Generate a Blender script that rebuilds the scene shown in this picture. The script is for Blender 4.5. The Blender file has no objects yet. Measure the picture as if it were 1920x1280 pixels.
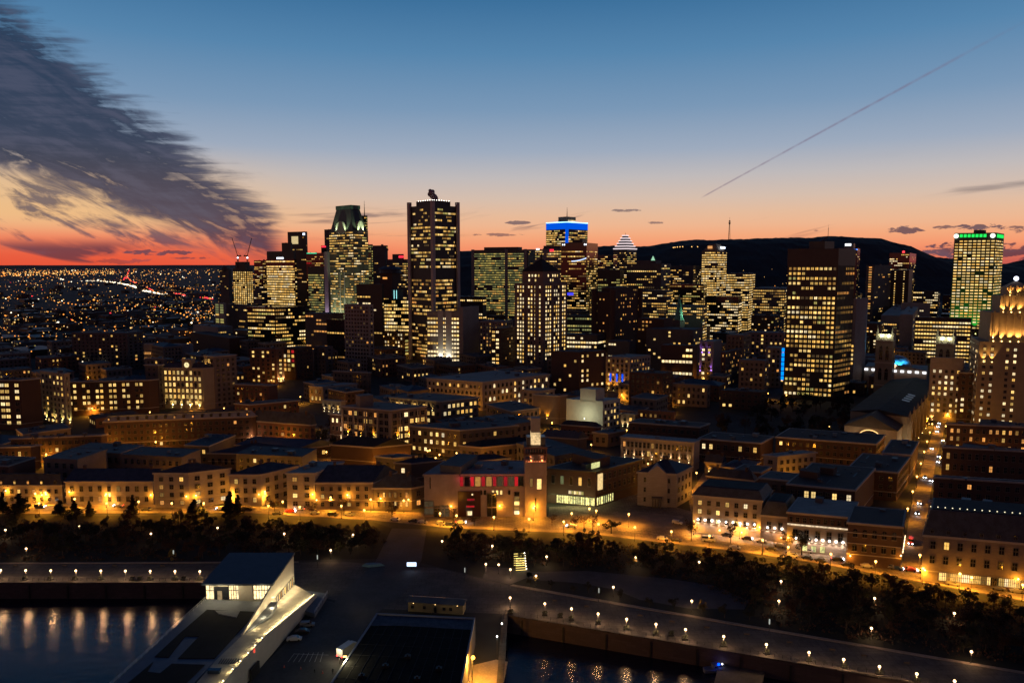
import bpy, bmesh, math, random
from mathutils import Vector, Matrix, noise as mnoise
R = math.radians
random.seed(7)
sc = bpy.context.scene
col = sc.collection

# ---------------------------------------------------------------- camera
CAMH, FPX, PITCH = 115.0, 1400.0, R(5.83)
cam_d = bpy.data.cameras.new('camera')
cam = bpy.data.objects.new('camera', cam_d); col.objects.link(cam)
cam.location = (0, 0, CAMH)
cam.rotation_euler = (R(90) - PITCH, 0, 0)
cam_d.sensor_width = 36.0
cam_d.lens = 36.0 * FPX / 1920.0
cam_d.clip_start = 1.0
cam_d.clip_end = 200000.0
sc.camera = cam
sc.view_settings.view_transform = 'Standard'
sc.view_settings.look = 'None'
sc.view_settings.exposure = 0.0
sc.view_settings.gamma = 1.0
sc.cycles.use_denoising = True
sc.cycles.max_bounces = 5
sc.cycles.diffuse_bounces = 2
sc.cycles.glossy_bounces = 3
sc.cycles.transparent_max_bounces = 4
sc.cycles.sample_clamp_indirect = 4.0
sc.cycles.caustics_reflective = False
sc.cycles.caustics_refractive = False

# ---------------------------------------------------------------- node helper
class N:
    """arithmetic on shader sockets"""
    def __init__(s, nt, sock): s.nt, s.s = nt, sock
    def _op(s, op, o=None, o2=None, rev=False, clamp=False):
        n = s.nt.nodes.new('ShaderNodeMath'); n.operation = op; n.use_clamp = clamp
        a, b = (o, s) if rev else (s, o)
        for i, v in enumerate((a, b, o2)):
            if v is None: continue
            if isinstance(v, N): s.nt.links.new(v.s, n.inputs[i])
            else: n.inputs[i].default_value = v
        return N(s.nt, n.outputs[0])
    def __add__(s, o): return s._op('ADD', o)
    __radd__ = __add__
    def __sub__(s, o): return s._op('SUBTRACT', o)
    def __rsub__(s, o): return s._op('SUBTRACT', o, rev=True)
    def __mul__(s, o): return s._op('MULTIPLY', o)
    __rmul__ = __mul__
    def __truediv__(s, o): return s._op('DIVIDE', o)
    def max(s, o): return s._op('MAXIMUM', o)
    def min(s, o): return s._op('MINIMUM', o)
    def abs(s): return s._op('ABSOLUTE')
    def clamp(s): return s._op('ADD', 0.0, clamp=True)
    def fract(s): return s._op('FRACT')
    def step(s, lo, hi):     # smoothstep
        n = s.nt.nodes.new('ShaderNodeMapRange'); n.interpolation_type = 'SMOOTHSTEP'
        s.nt.links.new(s.s, n.inputs[0])
        n.inputs[1].default_value, n.inputs[2].default_value = lo, hi
        return N(s.nt, n.outputs[0])

def combine(nt, x, y, z):
    n = nt.nodes.new('ShaderNodeCombineXYZ')
    for i, v in enumerate((x, y, z)):
        if isinstance(v, N): nt.links.new(v.s, n.inputs[i])
        else: n.inputs[i].default_value = v
    return n.outputs[0]
def noise(nt, vec, scale, detail=3, rough=.55, dist=0.0):
    n = nt.nodes.new('ShaderNodeTexNoise'); n.inputs['Scale'].default_value = scale
    n.inputs['Detail'].default_value = detail; n.inputs['Roughness'].default_value = rough
    n.inputs['Distortion'].default_value = dist
    if vec is not None: nt.links.new(vec, n.inputs['Vector'])
    return N(nt, n.outputs[0])
def ramp(nt, fac, stops):
    n = nt.nodes.new('ShaderNodeValToRGB'); nt.links.new(fac.s, n.inputs[0])
    cr = n.color_ramp
    while len(cr.elements) < len(stops): cr.elements.new(0.5)
    for e, (p, c) in zip(cr.elements, stops): e.position = p; e.color = (*c, 1)
    return n.outputs[0]
def mix(nt, f, a, b):
    n = nt.nodes.new('ShaderNodeMix'); n.data_type = 'RGBA'
    if isinstance(f, N): nt.links.new(f.s, n.inputs[0])
    else: n.inputs[0].default_value = f
    for i, v in ((6, a), (7, b)):
        if hasattr(v, 'is_linked'): nt.links.new(v, n.inputs[i])
        else: n.inputs[i].default_value = (*v, 1)
    return n.outputs[2]
def lin(r, g, b):
    f = lambda c: (c/255/12.92) if c/255 <= .04045 else ((c/255+.055)/1.055)**2.4
    return (f(r), f(g), f(b))

# ---------------------------------------------------------------- dusk sky
w = bpy.data.worlds.new('World'); sc.world = w; w.use_nodes = True
nt = w.node_tree; nt.nodes.clear()
tc = nt.nodes.new('ShaderNodeTexCoord')
sp = nt.nodes.new('ShaderNodeSeparateXYZ'); nt.links.new(tc.outputs['Generated'], sp.inputs[0])
X, Y, Z = (N(nt, sp.outputs[i]) for i in range(3))
Ys = Y.max(0.08)
s_ = X / Ys; t_ = Z / Ys
# clear-sky gradient by height above the horizon (afterglow in the west)
grad = ramp(nt, (Z * 1.0).max(0.0), [
    (0.000, lin(236, 112, 82)), (0.0116, lin(242, 130, 94)), (0.025, lin(246, 152, 110)), (0.039, lin(244, 170, 126)), (0.052, lin(238, 182, 144)),
    (0.066, lin(230, 187, 155)), (0.086, lin(214, 190, 173)), (0.113, lin(192, 186, 186)), (0.146, lin(158, 171, 190)), (0.197, lin(122, 152, 183)),
    (0.262, lin(86, 133, 173)), (0.321, lin(60, 112, 156)), (0.50, lin(28, 62, 104)), (1.0, lin(12, 24, 54))])
# the side of the sky away from the sunset is dark blue violet
east = ramp(nt, Z.max(0.0), [(0.0, lin(94, 80, 88)), (0.10, lin(98, 84, 96)), (0.25, lin(62, 58, 84)), (0.5, lin(20, 28, 56)), (1.0, lin(10, 18, 44))])
sky = mix(nt, (Y * -1.0).step(-0.55, 0.25), grad, east)
# a little warmer and redder towards the left of the glow, paler to the right
sky = mix(nt, ((s_ * -1.0).step(0.05, 0.5)) * (Z.step(0.006, 0.060) * -1.0 + 1.0) * 0.68, sky, lin(228, 70, 42))
sky = mix(nt, ((s_ * -1.0).step(0.15, 0.6)) * Z.step(0.030, 0.060) * ((Z * -1.0).step(-0.150, -0.085)) * 0.6, sky, lin(240, 190, 122))
sky = mix(nt, (s_.step(0.45, 0.72)) * (Z.step(0.028, 0.0)) * 0.7, sky, lin(172, 72, 80))

def streak(ang, sx, sy, scale, detail=5, rough=.6, dist=.3, off=0.0):
    """noise in the (s, t) plane stretched along a direction"""
    c, q = math.cos(ang), math.sin(ang)
    u = s_ * c + t_ * q; v = t_ * c - s_ * q
    return noise(nt, combine(nt, u * sx, v * sy, off), scale, detail, rough, dist)
# big bank of cloud, upper left
nA = streak(-0.30, 1.0, 3.2, 7.0, 6, .62, .9)
nB = streak(-0.42, 1.0, 4.6, 12.0, 6, .62, .7, 3.0)
nC = streak(-0.03, 1.0, 12.0, 8.0, 5, .62, .4, 7.0)      # thin level wisps on its edge
nBig = noise(nt, combine(nt, s_ * 1.0, t_ * 1.6, 5.0), 3.2, 3, .5)
up = (s_ + 0.682) * -0.722 + 0.352 + (nBig - 0.5) * 0.11
dU = up - t_ + (nC - 0.5) * 0.095 + (nA - 0.5) * 0.06
lo = (s_ + 0.68) * -0.36 + 0.130 + (nBig - 0.5) * 0.03
dL = t_ - lo + (nB - 0.5) * 0.09
endm = (s_ * -1.0 + (nC - 0.5) * 0.05).step(0.288, 0.330)
mass = dU.step(-0.016, 0.034) * dL.step(-0.024, 0.022) * endm
holes = (nB * 0.5 + nA * 0.4 + nC * 0.2).step(0.42, 0.60)
core = dU.step(0.0, 0.07) * dL.step(-0.01, 0.05)
mass = mass * (holes * 0.6 + 0.35 + core * 0.55).min(1.0)
# stripes below the bank
st = (nB * 0.5 + nA * 0.5).step(0.49, 0.60) * (lo + 0.03 - t_).step(0.0, 0.02) * (s_ * -1.0).step(0.30, 0.42) * t_.step(0.016, 0.03) * 0.85
st2 = streak(-0.12, 1.0, 5.0, 4.0, 5, .6, .5, 11.0)
pl = (st2 + ((s_ + 0.60).abs() * -0.9 + 0.08)).step(0.50, 0.60) * t_.step(0.0, 0.004) * (t_ * -1.0).step(-0.040, -0.020) * (s_ * -1.0).step(0.48, 0.54) * 0.9
cl = mass.max(st).max(pl)
# thin streaks low in the middle and to the right
n3 = streak(0.05, 1.0, 16.0, 3.6, 5, .6, .3, 17.0)
thin = n3.step(0.55, 0.68) * t_.step(0.030, 0.045) * (t_ * -1.0).step(-0.085, -0.06) * (s_ * -1.0).step(0.04, 0.12) * (s_.step(-0.34, -0.27)) * 0.8
n4 = streak(0.22, 1.0, 15.0, 3.2, 4, .6, .3, 23.0)
thin2 = n4.step(0.60, 0.68) * t_.step(0.025, 0.035) * (t_ * -1.0).step(-0.085, -0.06) * s_.step(-0.1, 0.0) * ((s_ * -1.0).step(-0.5, -0.25)) * 0.6
n5 = streak(0.10, 1.0, 14.0, 3.0, 4, .55, .3, 31.0)
thin3 = n5.step(0.53, 0.70) * t_.step(0.085, 0.10) * (t_ * -1.0).step(-0.155, -0.12) * s_.step(0.42, 0.62) * 0.5
# low clouds at the right
n6 = streak(0.02, 1.0, 3.0, 42.0, 5, .6, .6, 41.0)
def lump(s0, t0, a, b, k=1.0):
    d = ((s_ - s0) / a) * ((s_ - s0) / a) + ((t_ - t0) / b) * ((t_ - t0) / b)
    return (1.1 - d + (n6 - 0.5) * 7.0).step(0.15, 0.75) * k
lum = lump(.520, .0455, .022, .0055, .9)
for a in ((.570, .050, .016, .003, .8), (.615, .050, .040, .0040, .9), (.690, .047, .03, .005, .8), (.405, .045, .014, .0022, .6),
          (.62, .020, .085, .0115, .95), (.72, .016, .06, .014, .95), (-.475, .0165, .05, .0032, .9), (-.43, .0095, .03, .0018, .7),
          (-.52, .005, .05, .0035, .5), (.005, .056, .022, .0022, .8), (.15, .072, .020, .002, .7),
          (.19, .056, .012, .002, .7), (-.02, .040, .03, .002, .7)):
    lum = lum.max(lump(*a))
cl = cl.max(thin).max(thin2).max(thin3).max(lum) * (Y.step(0.0, 0.2))
ccol = ramp(nt, t_.max(0.0), [(0.0, lin(98, 56, 64)), (0.03, lin(84, 60, 76)), (0.07, lin(66, 62, 84)), (0.14, lin(44, 54, 77)), (0.35, lin(36, 54, 80))])
ccol = mix(nt, (nA * 0.4 + nB * 0.3 + nC * 0.3).step(0.46, 0.60) * 0.6, ccol, lin(80, 82, 104))
sky = mix(nt, cl * 0.94, sky, ccol)
# aircraft trail
xs = t_ - (0.086 + (s_ - 0.245) * 0.555 + (s_ - 0.245) * (s_ - 0.245) * -0.03 + (nBig - 0.5) * 0.004)
trail = (1.0 - (xs.abs() / (0.0016 + (s_ - 0.25).max(0.0) * 0.005))).clamp() * s_.step(0.247, 0.26) * ((s_ * -1.0).step(-0.72, -0.45))
tn = noise(nt, combine(nt, s_, t_, 2.0), 60, 2)
sky = mix(nt, trail * (tn.step(0.3, 0.6) * 0.5 + 0.5) * 0.6, sky, lin(118, 96, 120))
bg = nt.nodes.new('ShaderNodeBackground'); nt.links.new(sky, bg.inputs[0]); bg.inputs[1].default_value = 1.0
out = nt.nodes.new('ShaderNodeOutputWorld'); nt.links.new(bg.outputs[0], out.inputs[0])
w.cycles.sampling_method = 'MANUAL'; w.cycles.sample_map_resolution = 1024

# ---------------------------------------------------------------- picture point -> place
cp_, sp_ = math.cos(PITCH), math.sin(PITCH)
def ray(px, py):
    a, b = (px - 960) / FPX, (640 - py) / FPX
    return Vector((a, cp_ + b * sp_, -sp_ + b * cp_))
def P(px, py, z=0.0):
    d = ray(px, py); k = (z - CAMH) / d.z
    return Vector((d.x * k, d.y * k, z))
def at_y(px, py, Yd):
    d = ray(px, py); k = Yd / d.y
    return Vector((d.x * k, Yd, CAMH + d.z * k))
def proj(v):
    y, z = v[1], v[2] - CAMH
    dep = y * cp_ - z * sp_; up_ = y * sp_ + z * cp_
    return 960 + FPX * v[0] / dep, 640 - FPX * up_ / dep
def along(p, ang, px):
    """how far to go from p at angle ang (deg) for the point to lie at image column px"""
    c, q = math.cos(R(ang)), math.sin(R(ang)); k = (px - 960) / FPX
    # (p.x + t c) = k * ((p.y + t q) cp - z sp)
    z = p[2] - CAMH
    den = c - k * q * cp_
    return (k * (p[1] * cp_ - z * sp_) - p[0]) / den

# ---------------------------------------------------------------- materials
MATS = {}
def mat(name, c, rough=.85, var=.25, scale=.25, metal=0.0, bump=0.0, c2=None, spec=None, coord='Object'):
    if name in MATS: return MATS[name]
    m = bpy.data.materials.new(name); m.use_nodes = True; t = m.node_tree
    b = t.nodes['Principled BSDF']
    b.inputs['Roughness'].default_value = rough; b.inputs['Metallic'].default_value = metal
    if spec is not None: b.inputs['Specular IOR Level'].default_value = spec
    tcn = t.nodes.new('ShaderNodeTexCoord')
    geo = t.nodes.new('ShaderNodeNewGeometry')
    vec = geo.outputs['Position'] if coord == 'World' else tcn.outputs['Object']
    n1 = noise(t, vec, scale, 4, .6); n2 = noise(t, vec, scale * 7, 3, .6)
    f = (n1 * 0.6 + n2 * 0.4).step(0.32, 0.68)
    c2 = c2 or tuple(x * (1 - var * 1.3) for x in c)
    cc = tuple(min(1, x * (1 + var * .6)) for x in c)
    t.links.new(mix(t, f, c2, cc), b.inputs['Base Color'])
    if bump:
        bn = t.nodes.new('ShaderNodeBump'); bn.inputs['Strength'].default_value = bump
        t.links.new(n2.s, bn.inputs['Height']); t.links.new(bn.outputs[0], b.inputs['Normal'])
    MATS[name] = m; return m
def wallmat(name, c, rough=.85, mortar=.7, bw=1.2, bh=.45, var=.25):
    """masonry: courses drawn with a brick texture on the wall's own coordinates"""
    if name in MATS: return MATS[name]
    m = bpy.data.materials.new(name); m.use_nodes = True; t = m.node_tree
    b = t.nodes['Principled BSDF']; b.inputs['Roughness'].default_value = rough
    tcn = t.nodes.new('ShaderNodeTexCoord')
    s = t.nodes.new('ShaderNodeSeparateXYZ'); t.links.new(tcn.outputs['Object'], s.inputs[0])
    x, y, z = (N(t, s.outputs[i]) for i in range(3))
    br = t.nodes.new('ShaderNodeTexBrick'); t.links.new(combine(t, x + y, z, 0.0), br.inputs['Vector'])
    br.inputs['Scale'].default_value = 1.0; br.inputs['Brick Width'].default_value = bw; br.inputs['Row Height'].default_value = bh
    br.inputs['Mortar Size'].default_value = .03
    br.inputs['Color1'].default_value = (*c, 1)
    br.inputs['Color2'].default_value = (*[v * (1 - var) for v in c], 1)
    br.inputs['Mortar'].default_value = (*[v * mortar for v in c], 1)
    n1 = noise(t, tcn.outputs['Object'], .18, 4, .65)
    t.links.new(mix(t, n1.step(.3, .7), tuple(v * .72 for v in c), br.outputs['Color']), b.inputs['Base Color'])
    MATS[name] = m; return m
def litmat(name, c, s, var=.6, blot=.5):
    if name in MATS: return MATS[name]
    m = bpy.data.materials.new(name); m.use_nodes = True; t = m.node_tree
    t.nodes.clear()
    em = t.nodes.new('ShaderNodeEmission'); o = t.nodes.new('ShaderNodeOutputMaterial')
    t.links.new(em.outputs[0], o.inputs[0])
    gi = t.nodes.new('ShaderNodeNewGeometry'); oi = t.nodes.new('ShaderNodeObjectInfo')
    r = (N(t, gi.outputs['Random Per Island']) + N(t, oi.outputs['Random'])).fract()
    n1 = noise(t, gi.outputs['Position'], 0.9, 2, .6).step(.25, .7)
    k = (r * r * var * 1.6 + (1 - var * .6)) * (n1 * blot + (1 - blot * .5)) * s
    t.links.new(k.s, em.inputs[1])
    hue = mix(t, r, tuple(v for v in c), (c[0] * .97, c[1] * .82, c[2] * .62))
    t.links.new(hue, em.inputs[0])
    m.cycles.emission_sampling = 'NONE'
    MATS[name] = m; return m
def glow(name, c, s):
    if name in MATS: return MATS[name]
    m = bpy.data.materials.new(name); m.use_nodes = True; t = m.node_tree; t.nodes.clear()
    em = t.nodes.new('ShaderNodeEmission'); o = t.nodes.new('ShaderNodeOutputMaterial'); t.links.new(em.outputs[0], o.inputs[0])
    em.inputs[0].default_value = (*c, 1); em.inputs[1].default_value = s
    m.cycles.emission_sampling = 'NONE'
    MATS[name] = m; return m

stone = wallmat('stone', (.27, .215, .17)); stone_p = wallmat('stone_pale', (.42, .37, .31)); stone_d = wallmat('stone_dark', (.17, .14, .12))
brick = wallmat('brick', (.20, .10, .07), bw=.5, bh=.2); brick_d = wallmat('brick_dark', (.11, .065, .05), bw=.5, bh=.2)
conc = mat('concrete', (.30, .28, .25), var=.15, scale=.08); conc_p = mat('concrete_pale', (.45, .43, .39), var=.12, scale=.08)
conc_d = mat('concrete_dark', (.12, .11, .105), var=.2, scale=.08)
steel_d = mat('dark_steel', (.025, .024, .026), rough=.45, var=.2)
glass_d = mat('dark_glass', (.018, .02, .026), rough=.12, var=.2, spec=.6)
glass_g = mat('green_glass', (.03, .045, .04), rough=.2, var=.2)
glassblue = mat('blue_glass', (.02, .035, .07), rough=.15, var=.2)
slate = mat('slate_roof', (.055, .06, .075), rough=.6, var=.35, scale=.4, bump=.2)
tar = mat('tar_roof', (.028, .028, .032), rough=.9, var=.4, scale=.15)
grav = mat('gravel_roof', (.055, .055, .06), rough=.95, var=.35, scale=.12)
metal_r = mat('metal_roof', (.085, .10, .125), rough=.5, var=.2, scale=.3, metal=.2)
trimm = mat('trim', (.40, .36, .30), var=.1); frame_m = mat('frame', (.16, .14, .12), rough=.6, var=.1)
black_m = mat('black_metal', (.02, .02, .02), rough=.5, var=.1)
white_m = mat('white_metal', (.6, .6, .58), rough=.5, var=.08)
copper = mat('copper_roof', (.08, .17, .14), rough=.6, var=.3)
pane_off = mat('dark_pane', (.012, .013, .017), rough=.15, var=.2, spec=.7)
LIT = {
 'y': litmat('lit_yellow', (1., .62, .17), .82), 'Y': litmat('lit_bright_yellow', (1., .70, .26), 1.2),
 'd': litmat('lit_dim_yellow', (1., .56, .16), .3), 'o': litmat('lit_orange', (1., .46, .13), .75),
 'w': litmat('lit_white', (1., .82, .50), 1.2), 'g': litmat('lit_greenish', (.92, .82, .26), .55),
 'G': litmat('lit_green_dim', (.62, .70, .32), .3), 'c': litmat('lit_cool', (.62, .85, .8), .8),
 'r': litmat('lit_red', (1., .03, .05), .45), 'b': litmat('lit_blue', (.02, .16, 1.), .9),
 'D': litmat('lit_faint', (.9, .6, .3), .10), 'x': pane_off}
PAL = {'office': 'yyyygYyddwYD', 'warm': 'yyoYdd', 'bright': 'YYywYy', 'white': 'wwYwy', 'mix': 'yowdgyr', 'green': 'gGggGyG', 'orange': 'oooyd',
       'gold': 'YYyyyY', 'red': 'rrrwwx', 'pale': 'wYwyw', 'dim': 'dDdydo', 'off': 'x'}

# ---------------------------------------------------------------- objects
def link(o, parent=None):
    col.objects.link(o)
    if parent is not None: o.parent = parent
    return o
def tag(o, label=None, cat=None, group=None, kind=None):
    if label: o['label'] = label
    if cat: o['category'] = cat
    if group: o['group'] = group
    if kind: o['kind'] = kind
    return o
def empty(name, loc, rz=0.0, label=None, cat=None, group=None):
    o = bpy.data.objects.new(name, None); o.location = loc; o.rotation_euler[2] = rz
    o.empty_display_size = .5
    link(o); return tag(o, label, cat, group)
def mesh(name, verts, faces, mats, mi=None, smooth=False):
    me = bpy.data.meshes.new(name); me.from_pydata([tuple(v) for v in verts], [], faces)
    for m in (mats if isinstance(mats, (list, tuple)) else [mats]): me.materials.append(m)
    if mi: me.polygons.foreach_set('material_index', mi)
    if smooth: me.polygons.foreach_set('use_smooth', [True] * len(me.polygons))
    me.update(); return me
def obj(name, me, parent=None, loc=(0, 0, 0), rz=0.0, scale=None):
    o = bpy.data.objects.new(name, me); o.location = loc; o.rotation_euler[2] = rz
    if scale: o.scale = scale
    return link(o, parent)
class MB:
    """collects shapes into one mesh"""
    def __init__(s): s.v, s.f, s.m = [], [], []
    def quad(s, a, b, c, d, m=0): 
        i = len(s.v); s.v += [a, b, c, d]; s.f.append((i, i+1, i+2, i+3)); s.m.append(m)
    def tri(s, a, b, c, m=0):
        i = len(s.v); s.v += [a, b, c]; s.f.append((i, i+1, i+2)); s.m.append(m)
    def box(s, x0, x1, y0, y1, z0, z1, m=0, rot=0.0, c=(0, 0)):
        i = len(s.v); q = []
        for x, y, z in ((x0, y0, z0), (x1, y0, z0), (x1, y1, z0), (x0, y1, z0), (x0, y0, z1), (x1, y0, z1), (x1, y1, z1), (x0, y1, z1)):
            if rot:
                x, y = x * math.cos(rot) - y * math.sin(rot), x * math.sin(rot) + y * math.cos(rot)
            q.append((x + c[0], y + c[1], z))
        s.v += q
        for f in ((3, 2, 1, 0), (4, 5, 6, 7), (0, 1, 5, 4), (1, 2, 6, 5), (2, 3, 7, 6), (3, 0, 4, 7)):
            s.f.append(tuple(i + k for k in f)); s.m.append(m)
    def prism(s, pts, z0, z1, m=0, top=None, bottom=True, cap=True):
        n = len(pts); i = len(s.v); tp = top or pts
        s.v += [(p[0], p[1], z0) for p in pts] + [(p[0], p[1], z1) for p in tp]
        for k in range(n):
            s.f.append((i+k, i+(k+1) % n, i+n+(k+1) % n, i+n+k)); s.m.append(m)
        if cap: s.f.append(tuple(i+n+k for k in range(n))); s.m.append(m)
        if bottom: s.f.append(tuple(i+n-1-k for k in range(n))); s.m.append(m)
    def cyl(s, x, y, z0, z1, r0, r1=None, n=8, m=0):
        r1 = r0 if r1 is None else r1
        a = [(x + r0 * math.cos(2*math.pi*k/n), y + r0 * math.sin(2*math.pi*k/n)) for k in range(n)]
        b = [(x + r1 * math.cos(2*math.pi*k/n), y + r1 * math.sin(2*math.pi*k/n)) for k in range(n)]
        s.prism(a, z0, z1, m, top=b)
    def bar(s, p, q, r=.1, m=0, n=4):
        p, q = Vector(p), Vector(q); d = (q - p).normalized()
        a = d.cross(Vector((0, 0, 1)));
        if a.length < 1e-3: a = Vector((1, 0, 0))
        a.normalize(); b = d.cross(a); i = len(s.v)
        for c in (p, q):
            for k in range(n):
                t = 2*math.pi*(k+.5)/n; s.v.append(tuple(c + a*r*math.cos(t) + b*r*math.sin(t)))
        for k in range(n): s.f.append((i+k, i+(k+1) % n, i+n+(k+1) % n, i+n+k)); s.m.append(m)
        s.f.append(tuple(i+k for k in range(n))); s.m.append(m); s.f.append(tuple(i+2*n-1-k for k in range(n))); s.m.append(m)
    def ball(s, x, y, z, r, n=8, k=6, m=0, sz=1.0):
        i = len(s.v); s.v.append((x, y, z - r*sz))
        for a in range(1, k):
            t = math.pi * a / k
            for b in range(n): s.v.append((x + r*math.sin(t)*math.cos(2*math.pi*b/n), y + r*math.sin(t)*math.sin(2*math.pi*b/n), z - r*sz*math.cos(t)))
        s.v.append((x, y, z + r*sz)); e = len(s.v) - 1
        for b in range(n):
            s.f.append((i, i+1+(b+1) % n, i+1+b)); s.m.append(m)
            for a in range(k-2):
                p = i+1+a*n; s.f.append((p+b, p+(b+1) % n, p+n+(b+1) % n, p+n+b)); s.m.append(m)
            p = i+1+(k-2)*n; s.f.append((p+b, p+(b+1) % n, e)); s.m.append(m)
    def me(s, name, mats, smooth=False): return mesh(name, s.v, s.f, mats, s.m, smooth)
    def build(s, name, mats, parent=None, loc=(0, 0, 0), rz=0.0, smooth=False):
        return obj(name, s.me(name, mats, smooth), parent, loc, rz)
LD = {}
def lightdata(kind, c, e, size=.3, spot=60, blend=.6):
    k = (kind, c, e, size, spot)
    if k not in LD:
        d = bpy.data.lights.new('lamp_light', kind); d.color = c; d.energy = e; d.shadow_soft_size = size
        if kind == 'SPOT': d.spot_size = R(spot); d.spot_blend = blend
        LD[k] = d
    return LD[k]
def light(kind, loc, c, e, parent=None, size=.3, spot=60, rot=None):
    o = bpy.data.objects.new('lamp_light', lightdata(kind, c, e, size, spot)); o.location = loc
    if rot: o.rotation_euler = rot
    return link(o, parent)
SOD = (1.0, .37, .025); WARM = (1.0, .56, .26)
ORD = 'first second third fourth fifth sixth seventh eighth ninth tenth eleventh twelfth thirteenth fourteenth fifteenth sixteenth seventeenth eighteenth nineteenth twentieth'.split()
ORD += ['twenty-' + o for o in ORD[:9]] + ['thirtieth'] + ['thirty-' + o for o in ORD[:9]]

# ---------------------------------------------------------------- ground, water
def sheet(name, pts, z, m, kind='structure', thick=None, label=None, cat=None):
    b = MB()
    if thick: b.prism([(p[0], p[1]) for p in pts], z - thick, z)
    else:
        b.v = [(p[0], p[1], z) for p in pts]; b.f = [tuple(range(len(pts)))]; b.m = [0]
    o = b.build(name, m); o['kind'] = kind
    me = o.data
    if not thick and me.polygons[0].normal.z < 0: me.flip_normals()
    if thick:
        bm = bmesh.new(); bm.from_mesh(me); bmesh.ops.recalc_face_normals(bm, faces=bm.faces); bm.to_mesh(me); bm.free()
    return o
def slabmat(name, c, size):
    m = mat(name, c, rough=.85, var=.35, scale=.12, coord='World'); t = m.node_tree; b = t.nodes['Principled BSDF']
    geo = t.nodes.new('ShaderNodeNewGeometry'); br = t.nodes.new('ShaderNodeTexBrick'); t.links.new(geo.outputs['Position'], br.inputs['Vector'])
    br.inputs['Scale'].default_value = 1.0; br.inputs['Brick Width'].default_value = size * 1.6; br.inputs['Row Height'].default_value = size; br.inputs['Mortar Size'].default_value = .07
    br.inputs['Color1'].default_value = (1, 1, 1, 1); br.inputs['Color2'].default_value = (.72, .72, .72, 1); br.inputs['Mortar'].default_value = (.35, .35, .35, 1)
    src = b.inputs['Base Color'].links[0].from_socket; mx = t.nodes.new('ShaderNodeMix'); mx.data_type = 'RGBA'; mx.blend_type = 'MULTIPLY'; mx.inputs[0].default_value = 1.0
    t.links.new(src, mx.inputs[6]); t.links.new(br.outputs['Color'], mx.inputs[7]); t.links.new(mx.outputs[2], b.inputs['Base Color']); return m
asphalt = mat('asphalt', (.055, .055, .058), rough=.8, var=.3, scale=.12, coord='World')
paving = mat('paving', (.26, .21, .16), rough=.8, var=.25, scale=.25, coord='World')
cobble = slabmat('cobble', (.23, .19, .15), 1.6)
earth = mat('earth', (.03, .032, .03), rough=.95, var=.5, scale=.01, coord='World')
quay_m = slabmat('quay_concrete', (.095, .086, .08), 2.6)
deck_m = mat('deck_concrete', (.13, .15, .19), rough=.7, var=.14, scale=.5, coord='World')
grass_m = mat('lawn', (.008, .010, .006), rough=.95, var=.5, scale=.3, coord='World')
path_m = mat('gravel_path', (.07, .065, .07), rough=.95, var=.2, scale=.3, coord='World')
pwall = wallmat('quay_masonry', (.10, .072, .068), bw=2.0, bh=.8, mortar=.5, var=.35)
# one sheet of ground to the horizon, with the two harbour basins left open
QY = P(0, 1091).y
W0 = [P(385, 1122, 6.5), P(214, 1280, 6.5), P(100, 1390, 6.5)]        # west edge of the pier
e0, e1, e2 = P(948, 1151), P(1350, 1217), P(1920, 1311)
d12 = (e2 - e1).normalized(); e3 = e2 + d12 * 700
pier_e = P(938, 1300)
gv, gf = [], []
def gface(pts):
    i = len(gv); gv.extend([(p[0], p[1], 0.0) for p in pts]); gf.append(tuple(range(i, i + len(pts))))
ys = [420, 700, 1100, 1800, 3200, 6000, 12000, 30000, 90000]
for a, b_ in zip(ys[:-1], ys[1:]):
    wA = max(2500, a * 1.6); xs = [-90000, -wA, -wA/2, 0, wA/2, wA, 90000]
    for c, d in zip(xs[:-1], xs[1:]): gface([(c, a), (d, a), (d, b_), (c, b_)])
gface([(-90000, QY), (-2500, QY), (-2500, 420), (-90000, 420)])
gface([(-2500, QY), (W0[0].x, QY), (W0[0].x, 420), (-2500, 420)])
gface([(W0[0].x, QY), (W0[0].x, W0[0].y), (e0.x, e0.y), (e0.x, 420), (W0[0].x, 420)])
gface([(W0[0].x, W0[0].y), (W0[2].x, W0[2].y), (W0[2].x - 20, 90), (pier_e.x - 4, 90), (pier_e.x, pier_e.y), (e0.x, e0.y)])
gface([(e0.x, e0.y), (e1.x, e1.y), (e1.x, 420), (e0.x, 420)])
gface([(e1.x, e1.y), (e3.x, e3.y), (e3.x, 420), (e1.x, 420)])
gface([(e3.x, e3.y), (90000, e3.y), (90000, 420), (e3.x, 420)])
g = obj('ground', mesh('ground', gv, gf, earth)); g['kind'] = 'structure'
bm = bmesh.new(); bm.from_mesh(g.data); bmesh.ops.remove_doubles(bm, verts=bm.verts, dist=.001)
bmesh.ops.recalc_face_normals(bm, faces=bm.faces)
if sum(f.normal.z for f in bm.faces) < 0: bmesh.ops.reverse_faces(bm, faces=bm.faces)
bm.to_mesh(g.data); bm.free()

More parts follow.
